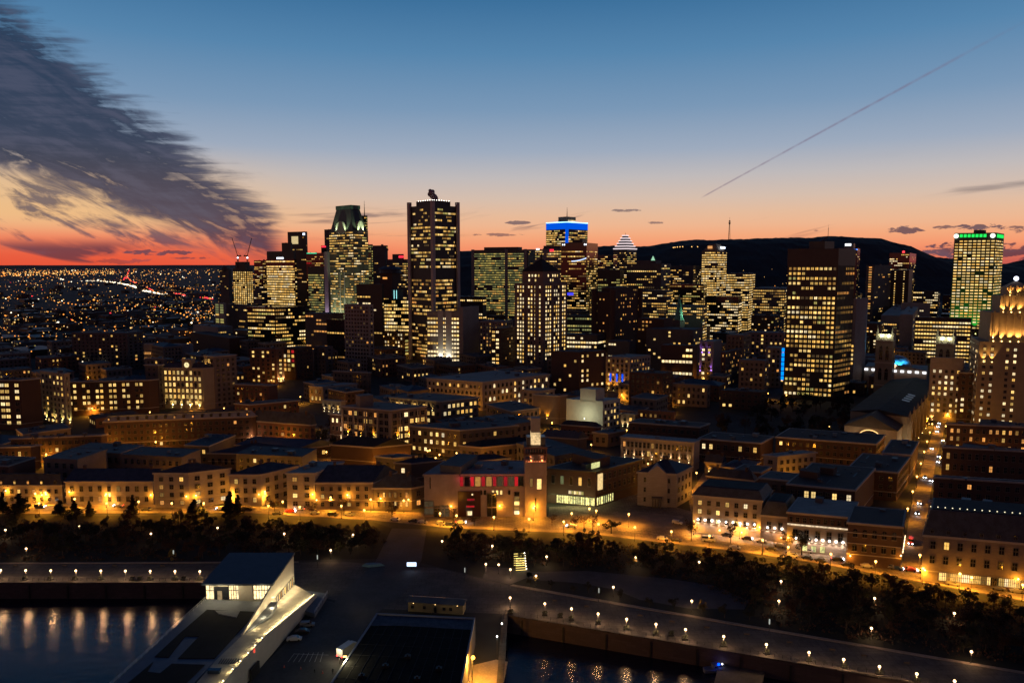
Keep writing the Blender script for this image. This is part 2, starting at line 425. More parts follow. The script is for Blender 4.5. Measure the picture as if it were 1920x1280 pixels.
# water: dark glossy sheet with small ripples
m = bpy.data.materials.new('water'); m.use_nodes = True; t = m.node_tree; b = t.nodes['Principled BSDF']
b.inputs['Base Color'].default_value = (.006, .010, .024, 1); b.inputs['Roughness'].default_value = .2
b.inputs['Specular IOR Level'].default_value = .38
geo = t.nodes.new('ShaderNodeNewGeometry')
sx = t.nodes.new('ShaderNodeSeparateXYZ'); t.links.new(geo.outputs['Position'], sx.inputs[0])
wx, wy = N(t, sx.outputs[0]), N(t, sx.outputs[1])
h = noise(t, combine(t, wx * .6, wy * 1.0, 0.0), 1.1, 3, .6) + noise(t, combine(t, wx, wy * 1.4, 4.0), .25, 2, .5) * 1.5
bn = t.nodes.new('ShaderNodeBump'); bn.inputs['Strength'].default_value = .4; bn.inputs['Distance'].default_value = .2
t.links.new(h.s, bn.inputs['Height']); t.links.new(bn.outputs[0], b.inputs['Normal'])
water_m = m
sheet('water', [(-1500, -400), (1500, -400), (1500, 300), (-1500, 300)], -6.0, water_m)

def wallrun(name, pts, label, m=pwall, out=(0, -1), th=1.2, z0=-9, z1=.28, cope=True):
    """quay wall along a line, thickness on its land side, as its own thing"""
    t = empty(name, (pts[0][0], pts[0][1], -6), 0, label, 'quay wall')
    ox, oy = pts[0][0], pts[0][1]
    b = MB(); cb = MB(); pb = MB()
    for a, c in zip(pts[:-1], pts[1:]):
        a, c = Vector((a[0]-ox, a[1]-oy)), Vector((c[0]-ox, c[1]-oy)); d = (c-a).normalized(); n = Vector((d.y, -d.x))
        q = [a + n*.5, c + n*.5, c - n*th, a - n*th]
        b.prism(q, z0 + 6, z1 + 5.6)
        q = [a + n*.75, c + n*.75, c - n*th, a - n*th]
        cb.prism(q, z1 + 5.6, z1 + 6.0)
        L = (c-a).length; k = 0
        while k * 14 + 6 < L:                                  # fender piles and stains' plates on the wall face
            p = a + d * (k * 14 + 6); k += 1
            pb.box(-.25, .25, -.35, .1, .2, 5.2, rot=math.atan2(d.y, d.x), c=(p.x + n.x*.6, p.y + n.y*.6))
    b.build('wall_face', m, t); cb.build('coping', quay_m, t); pb.build('fender', black_m, t)
    return t
wallrun('quay_wall', [(-700, QY), (W0[0].x + 2, QY)], 'long reddish masonry quay wall behind the water of the western basin')
wallrun('quay_wall', [(e0.x, e0.y), (e1.x, e1.y), (e3.x, e3.y)], 'long dark quay wall under the lamp-lit promenade of the eastern basin')
wallrun('quay_wall', [(pier_e.x - 4, 90), (pier_e.x, pier_e.y), (e0.x, e0.y)], 'dark quay wall along the pier beside the big shed')

# paved strips as sheets a little above the ground
S = lambda pts: [P(*p) for p in pts]
sheet('park_lawn', S([(-260, 968), (460, 966), (700, 978), (735, 990), (745, 1046), (560, 1050), (-260, 1056)]), .02, grass_m)
sheet('promenade', S([(-260, 1057), (560, 1054), (640, 1052), (735, 1060), (820, 1064), (960, 1098), (1150, 1131), (1440, 1181), (1920, 1262), (2100, 1290),
     (2100, 1341), (1920, 1310.5), (1350, 1216.5), (948, 1150.5), (700, 1140), (560, 1110), (386, 1090.5), (-260, 1090.5)]), .02, quay_m)
sheet('park_lawn', S([(840, 994), (1100, 1003), (1340, 1030), (1480, 1052), (1640, 1078), (1920, 1128), (2100, 1160), (2100, 1288), (1920, 1260), (1440, 1179), (1150, 1129), (962, 1096), (820, 1062), (770, 1050), (760, 1000)]), .02, grass_m)
sheet('park_path', S([(985, 1072), (1100, 1070), (1250, 1084), (1345, 1098), (1405, 1126), (1395, 1142), (1290, 1140), (1200, 1124), (1150, 1104), (1080, 1092), (990, 1086)]), .05, path_m)
sheet('park_path', S([(912, 1062), (990, 1066), (1000, 1078), (955, 1096), (905, 1084)]), .05, path_m)
sheet('service_road', S([(735, 990), (800, 992), (790, 1050), (760, 1110), (705, 1150), (600, 1290), (440, 1400), (640, 1110), (700, 1060)]), .035, asphalt)
sheet('car_park', S([(600, 1120), (690, 1150), (620, 1400), (330, 1400), (500, 1240), (590, 1150)]), .05, asphalt)
# the waterfront street, its pavements (raised kerb) and the square
street = [(-300, 944), (0, 944), (430, 948), (795, 962), (1025, 968), (1300, 986), (1600, 1044), (1735, 1068), (1920, 1106), (2200, 1165)]
south = [(-300, 963), (0, 963), (460, 961), (700, 975), (850, 990), (1100, 1000), (1350, 1029), (1500, 1050), (1640, 1075), (1920, 1126), (2200, 1180)]
sheet('street', S(street + south[::-1]), .03, cobble)
def pave(line, dy, name='pavement', z=.15):
    pts = S(line) + [P(x, y + dy) for x, y in line[::-1]]
    return sheet(name, pts, z, paving, thick=.14)
pave(south, -4.5)
pave([(-300, 944), (0, 944), (430, 948), (790, 961)], 3.5)
pave([(1300, 986), (1600, 1044), (1690, 1061)], 6.0)
pave([(1738, 1069), (1920, 1106), (2200, 1165)], 6.0)
sheet('square', S([(1028, 968), (1030, 950), (1120, 946), (1200, 930), (1300, 960), (1305, 986), (1180, 982)]), .06, cobble)
sheet('square', S([(1080, 976), (1190, 958), (1282, 968), (1260, 990), (1180, 990)]), .09, paving)
sheet('side_street', S([(1688, 1062), (1700, 1000), (1712, 930), (1733, 860), (1752, 800), (1768, 772), (1778, 772), (1772, 800), (1756, 860), (1744, 930), (1738, 1000), (1736, 1069)]), .06, cobble)
sheet('side_street', S([(1150, 948), (1215, 862), (1240, 862), (1205, 925), (1190, 948)]), .05, cobble)
sheet('side_street', S([(1300, 985), (1290, 930), (1320, 885), (1380, 880), (1440, 900), (1440, 915), (1330, 905), (1320, 940), (1330, 990)]), .04, cobble)
sheet('side_street', S([(570, 842), (600, 812), (700, 824), (740, 842), (640, 864), (590, 862)]), .04, cobble)
sheet('side_street', S([(280, 782), (400, 752), (480, 768), (560, 800), (540, 812), (440, 782), (300, 792)]), .04, cobble)
sheet('kerb', S([(962, 1095.5), (1150, 1128), (1440, 1178), (1920, 1259), (2100, 1287), (2100, 1291), (1920, 1263), (1440, 1182), (1150, 1132), (955, 1098)]), .16, paving, thick=.15)
sheet('kerb', S([(-260, 1055.5), (560, 1052.5), (560, 1054.5), (-260, 1057.5)]), .16, paving, thick=.15)
ct = curve_line = None
mk = MB()                                                   # dashed centre line of the street and a line along the service road
cl_ = [((a[0] + b_[0]) / 2, (a[1] + b_[1]) / 2) for a, b_ in zip([(-300, 944), (430, 948), (795, 962), (1100, 975), (1350, 996), (1500, 1024), (1640, 1052), (1920, 1106)], [(-300, 963), (460, 961), (760, 981), (1100, 1000), (1350, 1029), (1500, 1050), (1640, 1075), (1920, 1126)])]
for a, c in zip(cl_[:-1], cl_[1:]):
    A, C_ = P(*a, .05), P(*c, .05); d = (C_ - A).normalized(); n_ = Vector((-d.y, d.x, 0)) * .09; L = (C_ - A).length; k = 0
    while k * 7 + 3 < L: q = A + d * (k * 7); mk.quad(q - n_, q + d*3 - n_, q + d*3 + n_, q + n_); k += 1
mk.build('lane_marking', mat('road_paint', (.5, .5, .48), var=.3, scale=1.))['kind'] = 'structure'
# parking bay lines
lb = MB()
for i in range(7):
    a, b_ = P(552 + i * 9, 1224 - i * .4, .07), P(540 + i * 10, 1240, .07)
    d = (b_ - a).normalized(); n = Vector((-d.y, d.x, 0)) * .07
    lb.quad(a - n, b_ - n, b_ + n, a + n)
a, b_ = P(552, 1225, .07), P(616, 1227, .07); n = Vector((0, .08, 0)); lb.quad(a-n, b_-n, b_+n, a+n)
lb.build('bay_marking', mat('road_paint', (.5, .5, .48), var=.3, scale=1.))['kind'] = 'structure'

# ---------------------------------------------------------------- the mountain and far hills
prof = [(640, 500), (760, 489), (860, 471), (930, 469), (1000, 468), (1110, 461), (1180, 461), (1215, 462), (1262, 453), (1300, 450), (1400, 448), (1480, 446), (1560, 443.5),
        (1620, 447), (1650, 455), (1672, 468), (1690, 478), (1720, 480), (1760, 485), (1800, 492), (1850, 497), (1890, 494), (1925, 486), (1990, 480), (2100, 486), (2300, 496)]
hv, hf = [], []; HX, HY = 300, 26
D0 = 3300.0
def ridge(px):
    for (a, ya), (b_, yb) in zip(prof[:-1], prof[1:]):
        if a <= px <= b_:
            f = (px - a) / (b_ - a); f = f*f*(3-2*f) * .5 + f * .5
            return ya + (yb - ya) * f
    return 500
for j in range(HY + 1):
    fj = j / HY
    for i in range(HX + 1):
        px = 640 + (2300 - 640) * i / HX
        top = at_y(px, ridge(px), D0).z
        Yd = D0 - 900 + 1500 * fj
        # profile across the ridge: rises from the city side, rounded top, falls behind
        u = (Yd - (D0 - 900)) / 900 if Yd < D0 else 1 - (Yd - D0) / 600 * .7
        u = max(0, min(1, u)); sh = math.sin(u * math.pi / 2) ** 1.2 if Yd < D0 else u
        x = at_y(px, 480, D0).x
        z = max(0, top) * sh
        z += (mnoise.noise(Vector((x * .012, Yd * .012, 0))) * 7 + abs(mnoise.noise(Vector((x * .05, Yd * .05, 3)))) * 5) * min(1, z / 40) - 1.2
        if Yd < D0: z = min(z, max(top + 1.5, -1)) 
        hv.append((x, Yd, z))
for j in range(HY):
    for i in range(HX):
        a = j * (HX + 1) + i; hf.append((a, a + 1, a + HX + 2, a + HX + 1))
hill_m = mat('wooded_slope', (.028, .024, .022), rough=1.0, var=.5, scale=.02, coord='World', c2=(.012, .014, .016))
h = obj('hill', mesh('hill', hv, hf, hill_m)); h['kind'] = 'structure'
fv, ff = [], []
for i in range(121):                                       # very low rise on the western horizon
    x = -26000 + 62000 * i / 120
    z = 112 + 34 * max(0, mnoise.noise(Vector((x * .00013, 2.2, 0)))) + 8 * mnoise.noise(Vector((x * .001, 5, 0)))
    if x > -2000: z *= .8
    fv += [(x, 27000, -1), (x, 30000, z), (x, 34000, -1)]
for i in range(120):
    a = i * 3; ff += [(a, a+3, a+4, a+1), (a+1, a+4, a+5, a+2)]
o = obj('far_hill', mesh('far_hill', fv, ff, hill_m)); o['kind'] = 'structure'

# ---------------------------------------------------------------- city lights of the far plain: beyond counting
def lights_cloud(name, gen, key_list, label, cat='lights', size=(1.0, 1.0)):
    b = MB()
    for (x, y, z, r, k) in gen:
        i = len(b.v)
        b.v += [(x-r, y, z), (x, y-r, z), (x+r, y, z), (x, y+r, z), (x, y, z+r*.8), (x, y, z-r*.8)]
        for f in ((0, 1, 4), (1, 2, 4), (2, 3, 4), (3, 0, 4), (1, 0, 5), (2, 1, 5), (3, 2, 5), (0, 3, 5)):
            b.f.append(tuple(i + q for q in f)); b.m.append(k)
    o = b.build(name, key_list); tag(o, label, cat, kind='stuff'); return o
DOT = [glow('dot_orange', (1, .33, .05), 2.0), glow('dot_warm', (1, .55, .16), 2.0), glow('dot_white', (1, .85, .6), 3.2), glow('dot_red', (1, .04, .05), 2.6),
       glow('dot_dim', (1, .5, .18), .7), glow('dot_cool', (.7, .9, 1.), 2.0)]
rr = random.Random(3)
def far_gen():
    out = []
    for i in range(2300):
        px = rr.uniform(-80, 560); py = 503 + (rr.random() ** 1.7) * 165
        if px > 440 and py > 560: continue
        k = rr.choice([0, 0, 0, 1, 1, 4, 4, 4, 4, 2, 4] if rr.random() < .97 else [3, 5])
        dn = mnoise.noise(Vector((px * .012, py * .03, 1)))
        if dn < -.25 and rr.random() < .75: continue
        z = rr.uniform(5, 12); p = P(px, py, z); D = p.y
        if D > 22000: continue
        if rr.random() < .62:                              # most lamps stand in rows along the streets of the grid
            g_ = 150 if D < 3500 else 380 if D < 9000 else 900; c_, q_ = math.cos(R(58)), math.sin(R(58)); u_, v_ = p.x*c_ + p.y*q_, -p.x*q_ + p.y*c_
            if rr.random() < .5: u_ = round(u_ / g_) * g_ + rr.uniform(-3, 3)
            else: v_ = round(v_ / g_) * g_ + rr.uniform(-3, 3)
            p = Vector((u_*c_ - v_*q_, u_*q_ + v_*c_, z))
            if p.y < 1000 or proj(p)[0] > 560: continue
            if k == 4: k = 0
        r = min(5.5, .5 + D * .00034) * rr.choice([.35, .5, .7, .9, 1.0, 1.3, 1.9])
        out.append((p.x, p.y, z, r, k))
    for i in range(420):                                   # bright belt of an industrial strip near the horizon
        px = rr.uniform(-60, 215) if rr.random() < .7 else rr.uniform(0, 420); py = rr.gauss(510, 3.0) + (px < 60) * 2
        if py < 502: continue
        p = P(px, py, 12); out.append((p.x, p.y, 12, rr.uniform(3.5, 9.) * min(1, p.y / 8000), rr.choice([1, 1, 0, 1, 0])))
    for px, py, k, r in ((135, 507, 2, 12), (141, 507, 2, 10), (114, 523, 2, 7), (118, 524, 2, 6), (184, 525, 2, 7), (176, 562, 0, 4), (183, 564, 0, 2.5), (234, 521, 3, 9), (238, 520, 3, 9), (232, 524, 3, 6), (242, 508, 3, 9),
                         (109, 604, 2, 2.2), (60, 555, 3, 2.5), (207, 587, 3, 2.2), (359, 605, 2, 2.2), (371, 585, 2, 2.0), (91, 650, 2, 1.5), (104, 649, 2, 1.2), (117, 649, 5, 1.2), (190, 678, 2, 1.2), (155, 678, 2, 1.),
                         (102, 564, 0, 2.2), (112, 566, 0, 2), (120, 568, 0, 2), (128, 568, 0, 2.4), (135, 570, 0, 2), (142, 571, 0, 2.4), (33, 560, 0, 2.2), (14, 558, 0, 2.)):
        p = P(px, py, 9); out.append((p.x, p.y, 9, r, k))
    for i in range(260):                                   # streets beside the downtown edge
        px = rr.uniform(320, 440); py = rr.uniform(535, 660)
        if mnoise.noise(Vector((px * .03, py * .03, 9))) < -.1: continue
        p = P(px, py, 8); out.append((p.x, p.y, 8, rr.uniform(.5, 1.3), rr.choice([0, 0, 0, 1, 4])))
    for i in range(150):                                   # right end of the plain and the slope's foot
        px = rr.uniform(1640, 1960); py = rr.uniform(503, 600)
        p = P(px, py, 10); out.append((p.x, p.y, 10, rr.uniform(.6, 1.6) * min(2, p.y / 2500), rr.choice([0, 1, 1, 2, 4, 4])))
    for i in range(70):
        px = rr.uniform(1200, 1640); py = rr.uniform(500, 540); p = at_y(px, py, 2350)
        if p.z > 10: out.append((p.x, p.y, p.z, rr.uniform(.8, 1.6), rr.choice([1, 1, 0, 4, 4])))
    return out
lights_cloud('city_lights', far_gen(), DOT, 'countless orange and white lights scattered over the dark plain to the horizon')
def curve_pts(pts, n):
    out = []
    seg = [(Vector(a), Vector(b_)) for a, b_ in zip(pts[:-1], pts[1:])]; L = [(b_ - a).length for a, b_ in seg]; T = sum(L)
    for i in range(n):
        d = T * i / max(1, n - 1)
        for (a, b_), l in zip(seg, L):
            if d <= l + 1e-6: out.append(a + (b_ - a) * (d / l)); break
            d -= l
    return out
mw = [(400, 566), (345, 556), (300, 550.5), (270, 545), (250, 537), (225, 531), (200, 528), (150, 526), (60, 527), (-60, 531)]
mr = [(400, 560), (330, 551), (290, 546), (264, 534), (246, 527), (238, 519), (240, 511), (243, 505)]
sheet('motorway', [P(x, y - 1.5) for x, y in mw] + [P(x, y + 2.2) for x, y in mw[::-1]], .3, asphalt)
sheet('motorway', [P(x + 2, y - .8) for x, y in mr] + [P(x - 3, y + 1.6) for x, y in mr[::-1]], .34, asphalt)
hg = []
for i in range(190):
    q = Vector(mw[1]) ; c = curve_pts(mw[1:8], 400)[rr.randrange(400)]; p = P(c.x, c.y + rr.uniform(-1, .8), 1.5)
    near = math.exp(-((c.x - 245) / 60) ** 2)
    hg.append((p.x, p.y, 1.5, (1.6 + 4.2 * near) * rr.uniform(.5, 1.1), 2 if rr.random() < .85 else 1))
lights_cloud('headlights', hg, DOT, 'stream of white headlights on the curving motorway of the plain', 'headlights')
hg = []
for i in range(150):
    c = curve_pts(mr, 400)[rr.randrange(400)]; p = P(c.x, c.y + rr.uniform(-.7, .7), 1.5)
    hg.append((p.x, p.y, 1.5, min(10, 1.5 + p.y * .0007) * rr.uniform(.5, 1.2), 3 if rr.random() < .8 else 0))
lights_cloud('tail_lights', hg, DOT, 'stream of red tail lights on the motorway running to the horizon', 'tail lights')
hg = []
for a, b_, n in (((250, 528), (395, 546), 24), ((256, 524), (330, 536), 14), ((300, 575), (345, 590), 8)):
    for i in range(n):
        f = i / (n - 1); p = P(a[0] + (b_[0]-a[0])*f, a[1] + (b_[1]-a[1])*f + rr.uniform(-.5, .5), 12); hg.append((p.x, p.y, 12, rr.uniform(1.2, 2.4), 0))
lights_cloud('road_lights', hg, DOT, 'strings of orange road lights beside the motorway', 'road lights')
for px, py in ((1262.5, 464.5), (1265.5, 464), (1270, 463.5), (1275, 463.2), (1280, 462.8), (1297, 463), (1308, 463)):
    p = at_y(px, py, 2900); b = MB(); b.cyl(0, 0, -4, 0, .4); b.ball(0, 0, .8, 2.0, m=1); 
    b.build('lookout_lamp', [black_m, DOT[1]], None, tuple(p)); o = col.objects[-1] if False else None
for o in [o for o in col.objects if o.name.startswith('lookout_lamp')]:
    tag(o, 'warm lookout lamp on the dark wooded hillside', 'lamp', 'lookout lamps on the hillside')
# ---------------------------------------------------------------- windows
WM = {}
def win_mesh(style, key):
    """unit window: 1 wide, 1 high, standing on the wall plane (outside = -y)"""
    k = (style, key)
    if k in WM: return WM[k]
    b = MB(); pane = 1
    if style == 'plain':
        b.quad((-.5, -.10, -.5), (.5, -.10, -.5), (.5, -.10, .5), (-.5, -.10, .5), 1)
        for x0, x1, z0, z1 in ((-.56, -.5, -.5, .5), (.5, .56, -.5, .5), (-.56, .56, .5, .56), (-.56, .56, -.58, -.5)): b.box(x0, x1, -.22, 0, z0, z1, 0)
    elif style == 'arch':
        pts = [(-.5, -.5), (.5, -.5), (.5, .2)] + [(.5 * math.cos(a), .2 + .3 * math.sin(a)) for a in (math.pi/6, math.pi/3, math.pi/2, 2*math.pi/3, 5*math.pi/6)] + [(-.5, .2)]
        b.v += [(x, -.1, z) for x, z in pts]; b.f.append(tuple(range(len(pts)))); b.m.append(1)
        b.box(-.02, .02, -.16, -.1, -.5, .48, 0); b.box(-.5, .5, -.16, -.1, .17, .21, 0)
        b.box(-.6, .6, -.25, 0, -.58, -.5, 0)
    else:                                                  # sash: mullion and transom, sill
        b.quad((-.5, -.10, -.5), (.5, -.10, -.5), (.5, -.10, .5), (-.5, -.10, .5), 1)
        b.box(-.03, .03, -.16, -.10, -.5, .5, 0); b.box(-.5, .5, -.16, -.10, .02, .07, 0)
        for x0, x1, z0, z1 in ((-.57, -.5, -.5, .5), (.5, .57, -.5, .5), (-.57, .57, .5, .57), (-.62, .62, -.58, -.5)): b.box(x0, x1, -.22, 0, z0, z1, 0)
    WM[k] = b.me('window', [frame_m, LIT[key]]); return WM[k]

class Bld:
    def __init__(s, name, label, cat, org, rz, pts, h, group=None):
        """pts: local footprint corners, counter-clockwise"""
        s.t = empty(name, (org[0], org[1], 0), rz, label, cat, group)
        s.rz, s.org, s.pts, s.h = rz, Vector((org[0], org[1])), [Vector(p) for p in pts], h
        s.wins = []; s.rnd = random.Random(label)
    def world(s, p):
        c, q = math.cos(s.rz), math.sin(s.rz); return Vector((s.org.x + p[0]*c - p[1]*q, s.org.y + p[0]*q + p[1]*c, p[2] if len(p) > 2 else 0))
    def edge(s, i, pts=None):
        pts = pts or s.pts; a, b = pts[i], pts[(i+1) % len(pts)]; d = b - a
        return a, d.normalized(), d.length
    def windows(s, i, st, z0, z1, pts=None):
        a, d, L = s.edge(i, pts); fh, bay = st.get('fh', 3.7), st.get('bay', 3.0)
        ww, wh = st.get('ww', .5), st.get('wh', .5); m = st.get('margin', .8)
        n = max(1, int((L - 2*m) / bay)); bay = (L - 2*m) / n; rows = max(1, int((z1 - z0) / fh)); fh = (z1 - z0) / rows
        ang = math.atan2(d.y, d.x); pal = PAL[st.get('pal', 'warm')]; rowp = None
        skip = st.get('skip', 0)
        for r in range(rows):
            rv = s.rnd.random(); p = st.get('lit', .4); v = st.get('rowvar', .5)
            p = p * (1 - v) + (p * 2 * v) * rv if v < 1 else (p if rv < .5 else p)
            if rv > 1 - st.get('fullrow', 0): p = .93
            if rv < st.get('darkrow', 0): p = .03
            if r in st.get('dark', ()): p = 0
            run = 0; on = False
            for c in range(n):
                if run <= 0:
                    on = s.rnd.random() < p; run = s.rnd.choice(st.get('runs', (1,)))
                    key = s.rnd.choice(pal)
                run -= 1
                if skip and c % skip == skip - 1: continue
                if st.get('group2') and c % 3 == 2: continue
                k = key if on else 'x'
                if r == 0 and 'pal0' in st: k = s.rnd.choice(PAL[st['pal0']]) if s.rnd.random() < st.get('lit0', .7) else 'x'
                if k == 'x' and not st.get('off', True): continue
                x = m + bay * (c + .5); z = z0 + fh * (r + st.get('zc', .5))
                p2 = a + d * x
                s.wins.append((p2.x, p2.y, z, ang, bay * ww, fh * wh, k, st.get('style', 'sash')))
    def add_windows(s, parent=None, maxn=100):
        if not s.wins: return
        cam_v = Vector((0, 0, CAMH)); D = (s.world((*s.pts[0], s.h/2)) - cam_v).length
        big = []; small = []
        for w_ in s.wins:
            (big if w_[5] * FPX / D >= 3.4 else small).append(w_)
        big.sort(key=lambda w_: ((s.world(w_[:3]) - cam_v).length - (3 if w_[6] != 'x' else 0)) / (w_[4] * w_[5]) ** .5)
        small += big[maxn:]; big = big[:maxn]
        for x, y, z, a, ww, wh, k, sty in big:
            obj('window', win_mesh(sty, k), s.t, (x, y, z), a, (ww, 1, wh))
        if small:
            keys = sorted({w_[6] for w_ in small}); b = MB()
            for x, y, z, a, ww, wh, k, sty in small:
                c, q = math.cos(a), math.sin(a); ox, oy = q * .12, -c * .12; hx, hy = c * ww / 2, q * ww / 2; g = keys.index(k)
                b.quad((x+ox-hx, y+oy-hy, z-wh/2), (x+ox+hx, y+oy+hy, z-wh/2), (x+ox+hx, y+oy+hy, z+wh/2), (x+ox-hx, y+oy-hy, z+wh/2), g)
            o = b.build('window' if len(small) == 1 else 'windows', [LIT[k] for k in keys], s.t)
            o['kind'] = 'stuff'
    def part(s, name, b, m, parent=None): return b.build(name, m, parent or s.t)
    def inset(s, dist, pts=None):
        pts = pts or s.pts; n = len(pts); out = []
        for i in range(n):
            a, b, c = pts[i-1], pts[i], pts[(i+1) % n]
            d1, d2 = (b - a).normalized(), (c - b).normalized(); n1, n2 = Vector((-d1.y, d1.x)), Vector((-d2.y, d2.x))
            k = (n1 + n2); k = k / max(.3, k.dot(n1)); out.append(b + k * dist)
        return out

ROOFS = {'flat': tar, 'gravel': grav, 'hip': slate, 'gable': slate, 'mansard': slate, 'metal': metal_r}
def roof(B, kind, h, rm=None, rh=None, clutter=1.0, pts=None, near=True):
    pts = pts or B.pts; rnd = B.rnd
    if kind in ('flat', 'gravel', 'metal'):
        q = B.inset(.45, pts); b = MB(); b.prism(q, h - 1.6, h - .75)
        r = B.part('roof', b, rm or ROOFS[kind])
        # rooftop plant
        xs = [p.x for p in q]; ys_ = [p.y for p in q]
        W, Dp = max(xs) - min(xs), max(ys_) - min(ys_)
        nbox = int(clutter * min(11, 2 + W * Dp / 130))
        c = sum((p for p in q), Vector((0, 0))) / len(q)
        used = []
        for k in range(nbox):
            u, v = rnd.uniform(.15, .85), rnd.uniform(.15, .85)
            if len(q) == 4: p = q[0].lerp(q[1], u).lerp(q[3].lerp(q[2], u), v)
            else: p = c.lerp(q[rnd.randrange(len(q))], rnd.uniform(0, .6))
            if any((p - o).length < 3.4 for o in used): continue
            used.append(p)
            w_, d_, hh = rnd.uniform(.9, min(3.0, W*.16) + .4), rnd.uniform(.9, min(2.6, Dp*.16) + .4), rnd.uniform(.7, 2.2)
            ang = math.atan2((q[1]-q[0]).y, (q[1]-q[0]).x)
            b = MB(); z = h - .75
            t_ = rnd.random()
            if t_ < .16:                                    # gabled skylight
                b.box(-1.6, 1.6, -.8, .8, z, z + .35, 0, ang, p); b.box(-1.5, 1.5, -.7, .7, z + .35, z + .42, 0, ang, p); nm = 'skylight'
            elif t_ < .28:                                  # stair hut with a lean-to roof
                b.box(-1.6, 1.6, -1.4, 1.4, z, z + 2.5, 0, ang, p); b.box(-1.8, 1.8, -1.6, 1.6, z + 2.5, z + 2.7, 0, ang, p); nm = 'stair_hut'
            elif t_ < .36:                                  # duct run
                b.box(-4, 4, -.3, .3, z + .4, z + .9, 0, ang, p)
                for q_ in (-3, 0, 3): b.box(q_ - .1, q_ + .1, -.3, .3, z, z + .4, 0, ang, p)
                nm = 'duct'
            elif t_ < .7:
                b.box(-w_/2, w_/2, -d_/2, d_/2, z + .15, z + hh, 0, ang, p); b.box(-w_/2-.1, w_/2+.1, -d_/2-.1, d_/2+.1, z + hh, z + hh + .12, 0, ang, p)
                b.box(-.12, .12, -.12, .12, z, z + .2, 0, ang, p + Vector((.3, .3))); nm = 'roof_unit'
            else:
                b.cyl(p.x, p.y, z, z + hh * .7, .45, n=8); b.cyl(p.x, p.y, z + hh * .7, z + hh * .8, .7, .5, n=8); nm = 'roof_vent'
            B.part(nm, b, rnd.choice([metal_r, conc, conc_d, metal_r]), r)
        return r
    if kind in ('hip', 'gable'):
        rh = rh or 4.5; n = len(pts)
        o = B.inset(-.45, pts)
        if n != 4:
            c = sum(pts, Vector((0, 0))) / n; b = MB(); top = [c + (p - c) * .25 for p in o]; b.prism(o, h - .1, h + rh, top=top)
            return B.part('roof', b, rm or slate)
        e = [(o[(i+1) % 4] - o[i]).length for i in range(4)]
        k = 0 if e[0] + e[2] >= e[1] + e[3] else 1
        m1, m2 = o[k-1].lerp(o[k], .5), o[(k+1) % 4].lerp(o[(k+2) % 4], .5)   # mid points of the short sides
        sh = 0.0 if kind == 'gable' else min(.45, e[(k+1) % 4] / 2 / (m2 - m1).length)
        r1, r2 = m1.lerp(m2, sh), m1.lerp(m2, 1 - sh)
        b = MB(); V = [(p.x, p.y, h - .1) for p in o] + [(r1.x, r1.y, h + rh), (r2.x, r2.y, h + rh)]
        b.v = V; a0, a1, a2, a3 = k, (k+1) % 4, (k+2) % 4, (k-1) % 4
        b.f = [(a0, a1, 5, 4), (a2, a3, 4, 5), (a1, a2, 5), (a3, a0, 4), (3, 2, 1, 0)]; b.m = [0] * 5
        r = B.part('roof', b, rm or slate)
        if kind == 'gable':
            pass
        for q_ in range(2 if near else 0):
            p = r1.lerp(r2, .12 + .76 * q_); b = MB(); b.box(-.6, .6, -.45, .45, h + rh - 1.4, h + rh + 1.3, 0, math.atan2((r2-r1).y, (r2-r1).x), p)
            b.box(-.75, .75, -.6, .6, h + rh + 1.3, h + rh + 1.55, 0, math.atan2((r2-r1).y, (r2-r1).x), p)
            B.part('chimney', b, brick_d, r)
        return r
    if kind == 'mansard':
        rh = rh or 3.6; o = B.inset(-.3, pts); q = B.inset(1.6, pts); b = MB(); b.prism(o, h, h + rh, top=q)
        r = B.part('roof', b, rm or slate)
        b = MB(); b.prism(B.inset(2.2, pts), h + rh, h + rh + .25); B.part('roof_deck', b, tar, r)
        return r

def dormers(B, i, r, z, n, key='x', pts=None):
    a, d, L = B.edge(i, pts); nrm = Vector((d.y, -d.x)); ang = math.atan2(d.y, d.x)
    for k in range(n):
        p = a + d * (L * (k + .5) / n) - nrm * .9
        b = MB(); b.box(-.8, .8, -.9, .9, z, z + 1.7, 0); b.prism([(-1.0, -1.05), (1.0, -1.05), (1.0, .9), (-1.0, .9)], z + 1.7, z + 2.3, 0, top=[(-.1, -1.05), (.1, -1.05), (.1, .9), (-.1, .9)])
        dm = obj('dormer', b.me('dormer', slate), r, (p.x, p.y, 0), ang)
        obj('window', win_mesh('sash', B.rnd.choice(key)), dm, (0, -.9, z + .85), 0, (.95, 1, 1.2))

def solid(B, m, h, z0=-.5, pts=None, name='wall'):
    b = MB(); b.prism(pts or B.pts, z0, h); return B.part(name, b, m)
def cornice(B, m, h, out=.45, th=.7, pts=None, name='cornice'):
    p = B.inset(-out, pts); q = pts or B.pts; b = MB(); n = len(q)
    for i in range(n):                                       # a ring, so that roofs stay visible inside it
        a, c = p[i], p[(i+1) % n]; a2, c2 = q[i] , q[(i+1) % n]
        ai, ci = B.inset(.25, pts)[i], B.inset(.25, pts)[(i+1) % n]
        b.prism([(a.x, a.y), (c.x, c.y), (ci.x, ci.y), (ai.x, ai.y)], h - th, h + .12)
    return B.part(name, b, m)

